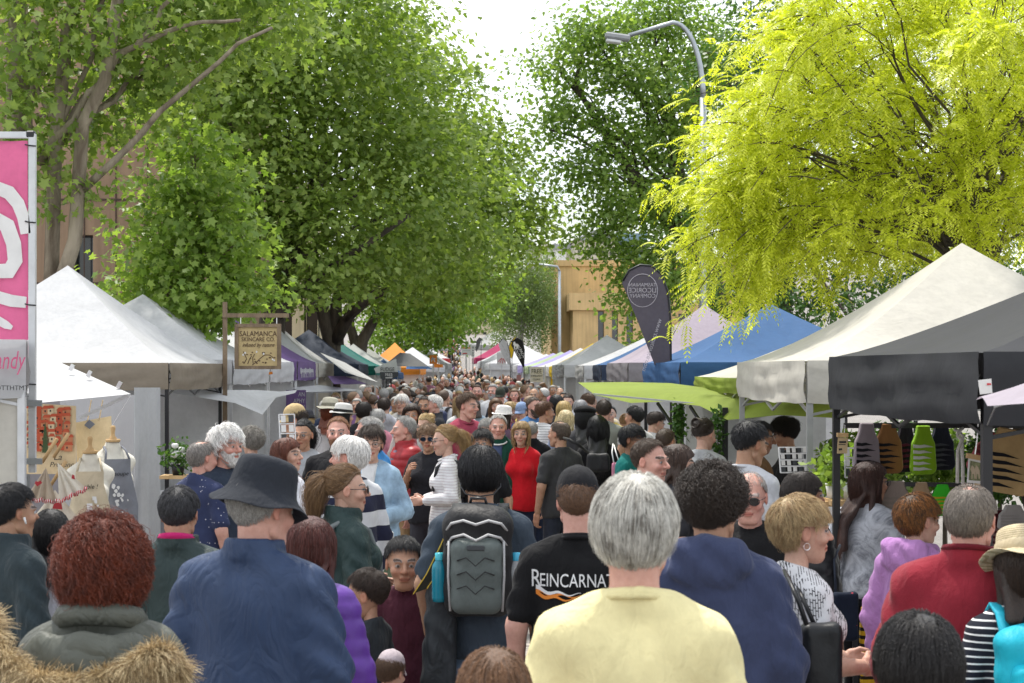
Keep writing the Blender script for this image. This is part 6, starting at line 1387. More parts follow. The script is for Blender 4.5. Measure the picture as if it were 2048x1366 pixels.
for w_, sz, y, sh_, sx in (('SALAMANCA',.088,668,0,.86),('SKINCARE CO.',.07,679,0,.86),('infused by nature',.068,690,.4,.8)): under(text(w_, sz, M_BROWNT, None, P(517,y,s)+Vector((0,-.035,0)), FACE, shear=sh_, sx=sx), r_)
mb = MB(); 
for pts in ([(488,728),(494,718),(490,708),(487,703)],[(496,728),(500,718),(504,712)],[(505,730),(514,724),(522,716),(530,710),(540,710),(548,716)],[(507,727),(506,716),(510,708)]): strip(mb, pts, 1.6, s, -.033)
rr = random.Random(3)
for k in range(20): x, y = rr.uniform(486,550), rr.uniform(704,728); poly(mb, [(x-2,y),(x,y-1.6),(x+2.4,y),(x,y+1.4)], s, -.0335)
under(mb.build('branch_print', M_BROWNT), r_); mb = MB()
for x, y in ((491,706),(487,710),(514,704),(528,708),(546,719),(549,721)): poly(mb, [(x-2,y),(x,y-3),(x+2,y),(x,y+2)], s, -.034)
under(mb.build('blossom_print', M_WHT), r_)
under(text('orange tag', .001, M_ORANGE, None, (0,30,1)), r_) if False else None
# purple tent lettering, poster, awnings
mb = MB(); poly(mb, [(536,745),(548,743),(549,748),(537,750)], 138, -.2); under(mb.build('tag', M_ORANGE), bpy.data.objects['market_tent'])
mb = MB()
for k in range(9): mb.box((-3.02,29.2+k*.26,2.12), (.006,.17,.06 if k % 3 else .1)); mb.box((-3.02,29.3+k*.26,2.06), (.006,.05,.12))
under(mb.build('lettering', M_GRYT), PURPLE_TENT)
r_ = rootat('poster', 596, 835, 122, 'purple poster with pale capital letters on the left stalls', 'poster'); under(sheet('board', [(572,780),(612,780),(612,836),(572,836)], 122, T_PURPLE), r_)
for w_, y in (('AN',789),('APHY',802),('Y',815)): under(text(w_, .1, M_GRYT, None, P(610,y,122)+Vector((0,-.01,0)), FACE, align='RIGHT', sx=.75), r_)
def awning(label, quad, mat, col=None, leg=None):
    c = sum((Vector(P(*q_)) for q_ in quad), Vector())/4; r_ = empty('stall_awning', c); tag(r_, label, 'awning'); a, b_, c_, d = (Vector(P(*q_)) for q_ in quad); V = []
    for j in range(9):
        for i in range(9):
            u, v = i/8, j/8; p = (a*(1-u)+b_*u)*(1-v)+(d*(1-u)+c_*u)*v; p = p+Vector((0,0,-.07*math.sin(math.pi*u)*math.sin(math.pi*v))); V.append(p)
    under(link('awning_cloth', npmesh('awning_cloth', np.array(V), np.array([(j*9+i,j*9+i+1,(j+1)*9+i+1,(j+1)*9+i) for j in range(8) for i in range(8)])), None, mat), r_)
    for q_ in (leg or ()): p = Vector(P(*q_)); under(MB().bar((p.x,p.y,0), p, .03).build('leg', M_POLEW), r_)
    return r_
awning('pointed white awning reaching into the aisle from the left tents', [(640,705,95),(690,725,85),(755,764,88),(690,745,104)], T_WHITE, None, [(750,764,88)])
awning('purple awning flap with white emblem over the left aisle edge', [(655,752,104),(690,752,98),(735,768,100),(668,768,112)], T_PURPLE)
awning('white awning flap under the purple one on the left', [(580,775,118),(640,770,108),(728,781,108),(610,784,122)], T_WHITE, None, [(628,784,114)])
awning('charcoal canopy flap over the left stalls near the fudge sign', [(800,705,72),(820,707,66),(858,733,70),(765,733,76)], T_DARKG, None, [(772,733,76)])
awning('pale blue flap below the orange tent', [(815,722,60),(835,722,56),(866,738,58),(812,738,62)], T_BLUE)
# fudge sign
s = 86.; r_ = rootat('fudge_sign', 777, 800, s, 'grey slanted sign reading FUDGE above a dark FREE board', 'sign')
for x in (772,782): p = P(x,745,s); under(MB().bar((p.x,p.y+.02,0), p+Vector((0,.02,0)), .035).build('post', M_POLEB), r_)
under(sheet('upper_board', [(748,737),(792,717),(796,746),(752,746)], s, M_LGREY, None, .02), r_); under(sheet('lower_board', [(760,744),(797,744),(796,753),(778,760),(761,757)], s, M_DGREY, None, .02, -.03), r_)
under(text('FUDGE', .13, M_DGREY, None, P(775,739,s)+Vector((0,-.02,0)), FACE, sx=.8), r_); under(text('FREE', .1, M_WHT, None, P(778,750,s)+Vector((0,-.05,0)), FACE, sx=.85), r_); under(strip(MB(), [(771,755.5),(785,755.5)], 1.6, s, -.05).build('lettering', M_WHT), r_)
# free jewellery clean sign
s = 66.; r_ = rootat('jewellery_sign', 1072, 770, s, 'white hanging board reading FREE JEWELLERY CLEAN', 'sign'); under(sheet('board', [(1060,734),(1086,734),(1086,764),(1060,764)], s, M_OFFW, None, .02), r_); p = P(1084,734,s); under(MB().bar((p.x+.1,p.y+.05,0), (p.x+.1,p.y+.05,p.z+.05), .03).build('post', M_POLEW), r_)
for w_, sz, y in (('FREE',.19,743),('JEWELLERY',.085,752),('CLEAN',.085,759)): under(text(w_, sz, M_BLKT, None, P(1073,y,s)+Vector((0,-.014,0)), FACE, sx=.82), r_)
# feather flags
def flag(label, pts, pole, s, mat, words=(), dark=None):
    r_ = rootat('feather_flag', pole[-1][0], pole[-1][1], s, label, 'flag'); r_.location.z = gz(FPX/s)
    under(sheet('flag_cloth', pts, s, mat, None, .006), r_); p = P(*pole[-1], s)
    under(MB().tube([Vector((p.x,p.y,gz(p.y)))]+[P(*q_, s) for q_ in reversed(pole)], .014, 6).build('pole', M_POLEB, None, True), r_)
    under(MB().box((p.x,p.y,gz(p.y)+.02), (.4,.4,.04)).build('base', M_POLEB), r_)
    for w_, sz, x, y, ang, m_, sx in words: under(text(w_, sz, m_, None, P(x,y,s)+Vector((0,-.008,0)), (math.pi/2, math.radians(ang), 0), sx=sx), r_)
    return r_
M_FLAGG = tentmat('grey_flag_cloth', (.16,.14,.17), .25); T_FLAGB = tentmat('black_flag_cloth', (.02,.02,.02), .1); M_LAVT = plain('pale_lavender_print', (.52,.48,.53), .7)
fl = flag('tall grey teardrop flag with mirrored licorice lettering', [(1244,566),(1252,548),(1270,535),(1290,531),(1308,536),(1322,550),(1332,575),(1338,610),(1341,680),(1341,763),(1322,763),(1300,706),(1272,634)], [(1246,562),(1258,541),(1280,530),(1304,532),(1324,550),(1336,585),(1341,640),(1342,763)], 166, M_FLAGG,
     [('TASMANIAN',.062,1285,570,0,M_LAVT,-.95),('LICORICE',.082,1285,581,0,M_LAVT,-.95),('COMPANY',.068,1285,592,0,M_LAVT,-.95),('www.taslicorice.com',.078,1303,690,-72,M_LAVT,-1.)])
mb = MB(); mb.tube([P(1285+30*math.cos(a), 581+33*math.sin(a), 166)+Vector((0,-.008,0)) for a in np.linspace(0,2*math.pi,33)], .0045, 4, False); under(mb.build('ring_print', M_LAVT), fl)
flag('black teardrop flag with white animal emblem and white capitals', [(1022,690),(1026,680),(1035,676),(1044,682),(1049,700),(1048,735),(1045,733)], [(1023,684),(1034,675),(1045,682),(1049,700),(1048,735)], 62, T_FLAGB, [('ALPACA',.13,1042,703,62,M_WHT,.9),('SOUTH',.13,1035,707,62,M_WHT,.9)])
flag('white oval feather flag beside the black flag', [(997,690),(1001,680),(1006,677),(1013,684),(1018,700),(1021,722),(1020,732),(1013,724),(1003,706)], [(998,686),(1006,676),(1014,683),(1020,705),(1021,732)], 60, T_WHITE, ())
flag('yellow curved feather flag behind the black flag', [(1018,692),(1022,682),(1031,673),(1033,676),(1028,690),(1026,706),(1024,718),(1019,712)], [(1018,692),(1024,680),(1032,673),(1030,690),(1024,718)], 56, T_YELLOW)
flag('tall red feather flag far down the left row', [(895,690),(897,664),(903,656),(904,662),(902,698),(896,696)], [(897,664),(903,656),(904,662),(903,700)], 38, T_RED, ())
flag('second shorter red feather flag far down the left row', [(904,694),(906,670),(911,665),(911,672),(908,698)], [(906,670),(911,665),(911,672),(909,700)], 37, T_RED, ())
flag('dark grey feather flag far down the right row', [(951,700),(953,682),(959,675),(963,678),(960,690),(953,704)], [(953,682),(959,675),(963,678),(962,706)], 42, T_DARKG)
def byl(t_): return [o for o in bpy.data.objects if o.get('label','').startswith(t_)][0]
def mark(label, strokes, w_, s, mat, off=-.02, polys=()):       # printed marks too small to read
    mb = MB()
    for pts in strokes: strip(mb, pts, w_, s, off)
    for pts in polys: poly(mb, pts, s, off)
    under(mb.build('print', mat), byl(label))
mark('black teardrop flag', (), 1, 62, M_WHT, -.008, [[(1026,690),(1027,684),(1030,683),(1031,687),(1036,688),(1038,691),(1036,693),(1035,698),(1033,698),(1033,693),(1030,693),(1030,698),(1028,697),(1028,691)]])
mark('white oval', [[(1003,688),(1007,695)],[(1008,697),(1011,703)],[(1012,706),(1015,712)],[(1014,699),(1017,706)]], 1.6, 60, M_GRYT, -.008, [[(1012,718),(1016,715),(1020,719),(1019,728),(1014,726)]]); mark('tall red feather', [[(900,664),(899,672)],[(899,675),(898,681)],[(898,684),(898,692)]], 2.2, 38, M_WHT); mark('second shorter red', [[(907,674),(907,680)],[(907,683),(906,692)]], 2., 37, M_WHT)
def board(label, pts, s, mat, words=(), post=True):
    r_ = rootat('sign_board', pts[0][0], pts[2][1], s, label, 'sign'); under(sheet('board', pts, s, mat, None, .03), r_)
    if post: p = P((pts[0][0]+pts[1][0])/2, pts[2][1], s); under(MB().bar((p.x,p.y+.03,gz(p.y)), p+Vector((0,.03,.3)), .05).build('post', M_POLEW), r_)
    for w_, sz, x, y, m_ in words: under(text(w_, sz, m_, None, P(x,y,s)+Vector((0,-.03,0)), FACE), r_)
board('orange sign with white emblem on the orange tent', [(859,710),(874,710),(874,728),(859,728)], 54, M_ORANGE, ()); board('orange tube banner at the corner of the orange tent', [(868,727),(886,729),(886,735),(868,735)], 52, M_ORANGE)
board('pale board with orange bands in the middle of the far street', [(923,689),(943,689),(943,711),(923,711)], 40, M_OFFW, ()); board('narrow white board with dark capitals beside the pale board', [(943,690),(949,690),(949,714),(943,714)], 40, M_OFFW, ())
board('red board under the far white tent on the left', [(862,676),(890,676),(890,686),(862,686)], 34, M_REDP, ()); board('white paper notice on the wall of the white tent', [(1100,772),(1120,772),(1120,790),(1100,790)], 80, M_OFFW, (), False); board('pink framed picture on the right stalls beyond the jewellery sign', [(1033,750),(1042,750),(1042,762),(1033,762)], 66, plain('dusty_pink_print', (.4,.2,.22)), (), False)
board('white board with red rays behind the white flag', [(994,706),(1012,706),(1012,730),(994,730)], 54, M_OFFW, ())
mark('orange sign', [[(863,724),(865,714)],[(865,714),(870,724)],[(862,719),(871,717)]], 2., 54, M_WHT); mark('pale board', [[(925,696),(941,696)]], 2.4, 40, M_ORANGE); mark('pale board', [[(925,707),(934,707)]], 2.4, 40, M_REDP); mark('pale board', [[(926,701),(940,701)],[(926,692),(936,692)]], 1., 40, M_GRYT); mark('narrow white', [[(946,693),(946,697)],[(945,700),(947,702)],[(946,704),(946,708)],[(945,710),(947,711)]], 1.8, 40, M_BLKT); mark('red board', [[(868,681),(886,681)]], 3., 34, M_WHT); mark('white board with red', [[(996,724),(1003,716)],[(1000,726),(1004,717)],[(1005,727),(1006,717)],[(1010,725),(1007,717)]], 1.2, 54, M_REDP)
mb = MB(); rr = random.Random(9)
for k in range(26):
    x, y = rr.uniform(1106,1127), rr.uniform(729,757); strip(mb, [(x+rr.uniform(-3,3),y+rr.uniform(-4,4)) for q_ in range(4)], .9, 78.5, -.06)
tag(mb.build('scribble_print', M_GRYT), 'grey pencil scribbles printed on the white tent corner', 'print') if False else under(mb.build('scribble_print', M_GRYT), [o for o in bpy.data.objects if o.get('label','').startswith('big bright white tent')][0])
# lime awning on the trim tent
r_ = rootat('lime_awning', 1320, 800, 220, 'lime green awning sheet stretched over the right aisle edge', 'awning')
top = [(1156,765,196),(1250,764,196),(1340,766,200),(1415,776,210),(1480,788,226),(1560,800,245),(1668,806,262)]
mid = [(1186,787,214),(1260,784,218),(1340,786,224),(1415,790,232),(1480,800,240),(1560,812,250),(1668,815,264)]
bot = [(1190,790,216),(1262,806,220),(1330,803,226),(1400,812,234),(1455,840,242),(1560,830,252),(1668,836,265)]
V = [tuple(P(*p)) for p in top]+[tuple(P(*p)) for p in mid]+[tuple(P(*p)) for p in bot]
o = under(link('awning_cloth', npmesh('awning_cloth', np.array(V), np.array([(j*7+i,j*7+i+1,(j+1)*7+i+1,(j+1)*7+i) for j in range(2) for i in range(6)])), None, T_GREEN), r_); pass
under(MB().bar(P(1188,788,215), P(1440,812,236), .015).build('spar', M_POLEG), r_)
for a, b_ in (((1315,806,222),(1360,872,226)),((1380,812,230),(1445,912,236))): under(MB().bar(P(*a), P(*b_), .022).build('strut', M_POLEB), r_)
for x, sc in ((1352,226),(1450,240)): p = P(x,815,sc); under(MB().bar((p.x,p.y,0), p, .045).build('leg', M_POLEB), r_)
def vine(label, px, y0, y1, s):
    g_ = np.random.default_rng(px); root = rootat('hanging_vine', px, y0, s, label, 'plant', 'trailing vines under the lime awning'); n = 240; t_ = g_.random(n); a = np.array(P(px,y0,s)); b_ = np.array(P(px,y1,s)); p = a+(b_-a)*t_[:,None]+g_.normal(0,.028,(n,3))
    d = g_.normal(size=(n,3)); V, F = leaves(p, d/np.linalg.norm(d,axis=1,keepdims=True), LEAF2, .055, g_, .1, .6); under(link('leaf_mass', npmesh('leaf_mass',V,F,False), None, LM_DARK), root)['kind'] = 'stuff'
    under(MB().tube([tuple(a), tuple(b_)], .004, 5).build('stem', BK_DARK), root)
vine('long trailing green vine on the left awning leg', 1358, 806, 880, 228); vine('wispy trailing green vine on the right awning leg', 1436, 820, 905, 240)
# ------------------------------------------------------------------ the black tent's goods
BG = 'striped wool bags hung on the rail'
s = 348.; tag(MB().bar(P(1688,851,s), P(2140,851,s), .03).build('rail', M_POLEB), 'black hanging rail under the black valance', 'rail')
M_FELT = cloth('felt_cloth', .95, 12, .25, 200, .4, .4)
def felt_bag(label, px, py, w_, h_, s, col, scol, rot, tilt=0.):
    a = rootat('felt_bag', px, py, s, label, 'bag', BG); a.rotation_euler = (0, math.radians(tilt), math.radians(rot)); W, H = w_/s, h_/s
    ol = [(-.25*W,0),(.25*W,0),(.27*W,-.08*H),(.31*W,-.18*H),(.38*W,-.28*H),(.46*W,-.36*H),(.49*W,-.6*H),(.53*W,-.88*H),(.47*W,-.96*H),(.34*W,-H),(-.34*W,-H),(-.47*W,-.96*H),(-.53*W,-.88*H),(-.49*W,-.6*H),(-.46*W,-.36*H),(-.38*W,-.28*H),(-.31*W,-.18*H),(-.27*W,-.08*H)]
    o = MB().prism(ol, lambda u,v,q_: (u,q_,v), .035).build('bag_body', M_FELT, a, False, .006); o.color = (*col,1); rr = random.Random(px)
    for k in range(5):
        z0 = -.42*H-k*.115*H; sg = 1; L_ = rr.uniform(.62,.92)*W; t_ = .062*H; x0 = -.46*W*sg
        pts = [(x0,z0+t_*.6),(x0+sg*L_*.3,z0+t_*.35),(x0+sg*L_*.55,z0+t_*.5),(x0+sg*L_,z0-t_*.3),(x0+sg*L_*.6,z0-t_*.35),(x0+sg*L_*.35,z0-t_*.6),(x0,z0-t_*.5)]
        st = MB().prism(pts, lambda u,v,q_: (u,q_-.0195,v), .004).build('stripe', M_FELT, a); st.color = (*scol,1)
    return a
felt_bag('grey felt bag with black claw stripes, first on the rail', 1733, 846, 54, 100, 350, (.26,.22,.24), (.015,.015,.018), 14)
felt_bag('tan brown felt bag with black claw stripes, second on the rail', 1776, 847, 58, 100, 348, (.27,.13,.05), (.015,.015,.018), 10)
felt_bag('black felt bag with dark maroon stripes, third on the rail', 1811, 850, 52, 94, 344, (.014,.012,.016), (.09,.012,.03), 24)
felt_bag('lime green felt bag with white stripes, fourth on the rail', 1846, 851, 52, 98, 350, (.24,.46,.02), (.65,.68,.62), 12)
felt_bag('navy black felt bag with grey stripes, last on the rail', 1882, 852, 58, 88, 346, (.014,.018,.03), (.07,.08,.1), 18)
felt_bag('big sand coloured felt bag with bold black stripes at the right edge', 2026, 858, 112, 130, 372, (.47,.32,.15), (.015,.015,.018), -4, 10); felt_bag('dusty red felt bag behind the sand coloured one', 2000, 870, 80, 90, 356, (.36,.08,.09), (.2,.05,.05), 6, 22)
felt_bag('plain mushroom grey felt bag on the lower rail', 1792, 962, 62, 80, 352, (.27,.22,.19), (.24,.2,.17), 0); felt_bag('plain beige felt bag on the lower rail', 1842, 964, 46, 70, 352, (.37,.26,.16), (.33,.23,.14), 0); felt_bag('bright green felt bag with mustard patch on the lower rail', 1884, 968, 46, 64, 352, (.05,.5,.03), (.45,.35,.02), 0)
felt_bag('dark maroon felt bag low at the right edge', 2006, 1020, 70, 90, 360, (.07,.01,.015), (.16,.09,.09), 4); felt_bag('pale grey folded felt bag above the maroon one', 2026, 1010, 60, 50, 364, (.32,.3,.29), (.28,.26,.25), 4)
tag(MB().bar(P(1770,968,352), P(2140,972,352), .024).build('rail', M_POLEB), 'lower black rail behind the shoppers at the black tent', 'rail')
r_ = rootat('price_tag', 1684, 905, 362, 'small wooden clip with a kraft price card on the black pole', 'price tag'); under(MB().box(P(1685,870,362), (.062,.02,.022)).build('clip', M_WOODL), r_); under(sheet('card', [(1676,875),(1696,875),(1694,907),(1674,907)], 362, plain('kraft_card', (.5,.37,.2)), None, .004), r_); under(strip(MB(), [(1678,884),(1692,884)], 4, 362, -.004).build('lettering', M_BLKT), r_); under(strip(MB(), [(1677,889),(1691,889)], 1.5, 362, -.004).build('lettering', M_BLKT), r_); under(strip(MB(), [(1677,899),(1684,898)], 4, 362, -.004).build('lettering', M_BLKT), r_); under(MB().tube([P(1690,850,362),P(1688,870,362)], .002, 4).build('hook', M_METAL), r_)
r_ = rootat('animal_picture', 1948, 966, 420, 'framed picture of pale grazing animals hanging from a wooden clip', 'picture'); under(MB().box(P(1950,914,420)+Vector((0,0,0)), (.082,.02,.024), Matrix.Rotation(.18,3,'Y')).build('clip', M_WOODL), r_); under(sheet('card', [(1937,916),(1966,922),(1963,968),(1934,965)], 420, M_OFFW, None, .005), r_); under(sheet('print', [(1940,921),(1962,926),(1960,962),(1937,960)], 420, plain('meadow_print', (.3,.32,.16), scale=60, var=.5), None, .002, -.005), r_)
mb = MB(); 
for x in (1946,1954): poly(mb, [(x-4,958),(x-4,944),(x-6,938),(x-3,930),(x+1,934),(x+4,942),(x+4,957),(x+2,957),(x+1,948),(x-2,948),(x-2,958)], 420, -.0075-.0004*(x-1946))
under(mb.build('animal_print', plain('fleece_print', (.5,.4,.28))), r_); under(MB().tube([P(1956,848,420),P(1954,880,420),P(1950,910,420)], .003, 5).build('hook', M_METAL), r_)
def rope(label, pts, s, rad): tag(MB().tube([P(*p, s)+Vector((0,-.01*i,0)) for i, p in enumerate(pts)], rad, 7).build('rope', plain('cotton_rope', (.62,.6,.55), .9, scale=80, bmp=.6), None, True), label, 'rope')
rope('knotted white cotton rope hanging from the black valance', [(1926,856),(1916,862),(1913,872),(1920,880),(1911,900),(1909,965)], 405, .009); rope('second strand of white rope hanging from the knot', [(1908,858),(1918,864),(1924,874),(1920,884),(1921,930),(1920,972)], 400, .009)
r_ = rootat('care_label', 1950, 772, 515, 'small white label pinned to the black valance', 'label'); under(sheet('card', [(1938,760),(1964,757),(1966,785),(1942,788)], 515, M_OFFW, None, .003, -.12), r_); under(sheet('logo', [(1955,766),(1963,766),(1963,769),(1955,770)], 515, M_REDP, None, .002, -.124), r_); r_.parent = None
# lilac mesh umbrella corner at the right edge
r_ = rootat('lilac_umbrella', 2060, 790, 560, 'edge of a pale lilac mesh sunshade at the right border', 'umbrella'); V = []; q4 = [(1952,800,560),(2140,735,600),(2150,800,660),(1975,812,620)]; a, b_, c_, d = (Vector(P(*q_)) for q_ in q4)
for j in range(7):
    for i in range(13): u, v = i/12, j/6; V.append((a*(1-u)+b_*u)*(1-v)+(d*(1-u)+c_*u)*v+Vector((0,0,.02*math.sin(math.pi*v))))
under(link('canopy', npmesh('canopy', np.array(V), np.array([(j*13+i,j*13+i+1,(j+1)*13+i+1,(j+1)*13+i) for j in range(6) for i in range(12)])), None, tentmat('lilac_mesh', (.46,.41,.47), .3)), r_); under(MB().bar(P(1990,812,600), P(2160,760,640), .012).build('rib', M_POLEG), r_); under(MB().tube([P(1990,815,600),P(1975,850,560)], .003, 4).build('guy_line', M_METAL), r_)
p = P(2155,765,640); under(MB().bar((p.x,p.y,0), p, .03).build('pole', M_POLEG), r_)
# hazy back sheet of the cream-roofed stall and shrubs seen through the black tent
r_ = rootat('weather_sheet', 1500, 1000, 200, 'hazy white back sheet behind the cream tent stall', 'curtain'); under(drape('sheet', 1372, 1652, 800, 1170, 204, 196, T_GREYW, .03, 16), r_)
for k, (px, py, s_, w_) in enumerate(((1700,930,205,70),(1790,915,190,80),(1890,925,200,75),(2000,930,210,80),(1760,1000,215,60))):
    g_ = np.random.default_rng(60+k); rt_ = empty('shrub', (PX(px,0,FPX/s_)[0], FPX/s_, 0)); c = np.array(P(px,py,s_)); n = 1500; d = g_.normal(size=(n,3)); d /= np.linalg.norm(d,axis=1,keepdims=True); rr_ = w_/s_*g_.random(n)[:,None]**.4
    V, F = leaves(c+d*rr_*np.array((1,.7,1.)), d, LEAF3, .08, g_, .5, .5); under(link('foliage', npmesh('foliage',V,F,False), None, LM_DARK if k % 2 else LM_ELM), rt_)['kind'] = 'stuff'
    under(MB().tube([(c[0],c[1],0),tuple(c)], [.03,.015], 6).build('stem', BK_DARK), rt_)
    tag(rt_, ('leafy green shrub behind the first striped bag','dark shrub behind the tan striped bag','leafy green shrub behind the navy bag','dark shrub behind the sand coloured bag','low leafy shrub behind the lower rail')[k], 'shrub', 'shrubs behind the black tent')
# jewellery racks and pot plants
def rack(label, px, py, s, n=4, rows=4, w_=.16, h_=.3, rot=0.):
    a = rootat('display_rack', px, py, s, label, 'rack'); a.rotation_euler = (math.radians(-12),0,math.radians(rot)); M = M_WHT
    fr = MB()
    for x in (-w_/2,w_/2): fr.bar((x,0,0), (x,0,h_), .008)
    for k in range(rows+1): fr.bar((-w_/2,0,h_*k/rows), (w_/2,0,h_*k/rows), .008)
    fr.build('frame', M, a)
    for i in range(n):
        for k in range(rows): MB().box((-w_/2+w_*(i+.5)/n, -.008, h_*(k+.5)/rows), (w_/n*.62,.004,h_/rows*.72)).build('card', M_OFFW if (i+k) % 3 else M_DGREY, a)
    p = a.location; MB().bar((0,.02,-p.z*.98), (0,.02,0), .03).build('stand', M_POLEB, a)
rack('white tilted rack of small jewellery cards under the cream tent', 1590, 945, 300, 5, 4, .2, .17, 10); rack('silver wire rack of cards beside the black pole', 1708, 955, 350, 3, 3, .1, .17, -10); rack('white postcard rack beside the man in the tan cap', 576, 886, 243, 2, 3, .13, .24, 20)
def pot(label, px, py, s, kind):
    a = rootat('pot_plant', px, py, s, label, 'plant'); g_ = np.random.default_rng(px); MB().lathe([(0,0),(.05,0),(.065,.1),(.06,.1),(.055,.09)], 16).build('pot', M_WHT if kind != 'rose' else M_POLEB, a, True); n = 260; p = g_.normal(0,1,(n,3))*np.array((.075,.075,.06))+np.array((0,0,.19)); d = g_.normal(size=(n,3)); V, F = leaves(p, d/np.linalg.norm(d,axis=1,keepdims=True), LEAF2, .06, g_, .4, .5); link('foliage', npmesh('foliage',V,F,False), a, LM_YOUNG if kind != 'rose' else LM_DARK)['kind'] = 'stuff'
    if kind == 'rose':
        for k in range(6): o = MB().lathe([(0,.02),(.02,.03),(.035,.015),(.03,-.01),(.01,-.02)], 10).build('bloom', M_OFFW, a, True); o.location = (g_.uniform(-.09,.09), -.07+g_.uniform(-.03,.03), .2+g_.uniform(-.03,.07))
    z = a.location.z; MB().box((0,0,-.015), (.3,.25,.03)).build('shelf', M_WOODL, a); MB().bar((.1,.08,-z*.99), (.1,.08,-.03), .025).build('leg', M_POLEB, a)
pot('green pot plant on a shelf behind the black pole', 1672, 1000, 335, 'fern'); pot('leafy pot plant beside the silver rack', 1705, 998, 338, 'fern'); pot('dark jar of cream roses in the taupe tent', 356, 950, 215, 'rose')
# ------------------------------------------------------------------ what people wear and carry
def W2P(key): o = PEOPLE[key]; return Matrix.LocRotScale(o.location, o.rotation_euler, o.scale)
def worn(o, key): o.matrix_basis = W2P(key); return o
def bvh(key): 
    me = bpy.data.objects[PEOPLE[key]['_top']].data; return BVHTree.FromPolygons([v.co[:] for v in me.vertices], [p.vertices[:] for p in me.polygons])
def print_on(key, words, size, cx, cz, mat, sgn=-1, sx=1., shear=0., name='lettering'):   # lettering laid onto the back of a garment
    t_ = text(words, size, mat, None, (0,0,0), sx=1.); me = t_.data; bv = bvh(key)
    for v in me.vertices:
        x, z = v.co.x*sx*(1 if sgn < 0 else -1)+cx, v.co.y+cz; h = bv.ray_cast(Vector((x, sgn*.6, z)), Vector((0,-sgn,0))); v.co = (x, (h[0].y if h[0] else sgn*.13)+sgn*(.003+v.co.z*.5), z)
    t_.name = name; t_.parent = PEOPLE[key]; return t_
print_on('reinc','R',.1,-.16,1.338,M_WHT,sx=.7); print_on('reinc','EINCARNATED',.074,.035,1.333,M_WHT,sx=.72)
mb = MB()
bv = bvh('reinc')
for k, (col_, z0) in enumerate(((M_ORANGE,1.275),(M_WHT,1.282),(M_ORANGE,1.262))):
    mb = MB(); pts = [(-.16+.012*i, z0+.02*math.exp(-i*.22)+.006*math.sin(i*.9+k)) for i in range(16)]; vs = []
    for i, (x, z) in enumerate(pts):
        for sg in (1,-1):
            zz = z+sg*.009*(1-i/16); h = bv.ray_cast(Vector((x,-.6,zz)), Vector((0,1,0))); vs.append((x, (h[0].y if h[0] else -.13)-.004-.0005*k, zz))
    mb.add(vs, [(2*i,2*i+1,2*i+3,2*i+2) for i in range(15)]); o = mb.build('flame_print', col_); o.parent = PEOPLE['reinc']
def ring(key, name, c, rx, ry, tilt, rad, mat, n=40):
    pts = [(c[0]+rx*math.cos(a), c[1]+ry*math.sin(a), c[2]+tilt*math.sin(a)) for a in np.linspace(0,2*math.pi,n)]; o = MB().tube(pts, rad, 6, False).build(name, mat, None, True); o.parent = PEOPLE[key]; return o
ring('reinc','neck_chain',(0,-.014,1.503),.071,.075,.0,.0045,M_METAL); ring('magenta','collar',(0,-.018,1.525),.074,.078,-.02,.018,M_TEE).color = (.42,.02,.12,1)
ring('redcurl','collar',(0,-.02,1.5),.1,.1,-.03,.035,M_NYLON).color = (.085,.09,.075,1)
ring('redfleece','shirt_collar',(0,-.02,1.53),.082,.084,-.02,.012,M_TEE).color = (.12,.012,.02,1)
for k_, c_ in (('yellow',(.70,.62,.33)),('packman',(.04,.055,.075)),('reinc',(.011,.011,.012)),('whitestripe',(.68,.67,.67)),('crimson',(.3,.05,.085)),('greytee',(.5,.51,.54))): ring(k_,'neck_rib',(0,-.012,1.482),.077,.081,-.022,.0085,M_TEE).color = (*c_,1)
ring('greenjacket','piping',(0,.03,1.49),.09,.08,-.03,.008,M_WHT)
for nm, key, loc, rot, mat in (('earring','blondshort',(.083,-.0,-.045),0,M_METAL),):
    o = MB().tube([(.0,.013*math.cos(a),.013*math.sin(a)-.013) for a in np.linspace(0,6.28,17)], .0018, 5, False).build(nm, mat); o.parent = PEOPLE[key]; hm = rotm(math.radians(-12), math.radians(-2)); p = place_head(np.array([[-.088,-.01,-.036]]), hm)[0]; o.location = Vector(p)+Vector((0,0,0)); p2 = place_head(np.array([[.088,-.01,-.036]]), hm)[0]; o2 = o.copy(); COL.objects.link(o2); o2.location = Vector(p2)
hm = rotm(math.radians(-8), math.radians(-2)); p = place_head(np.array([[.087,.008,-.012]]), hm)[0]; o = MB().tube([p, p+np.array((.004,.008,-.03))], [.006,.004], 6).build('earbud', M_WHT, None, True); o.parent = PEOPLE['airpod']
for sx in (-1,1):                                             # mask straps of the backpack man
    o = MB().tube([(sx*.085,.03,1.63),(sx*.088,-.03,1.585),(sx*.06,-.085,1.555),(0,-.098,1.547)], .0035, 5).build('mask_strap', M_POLEB); o.parent = PEOPLE['packman']
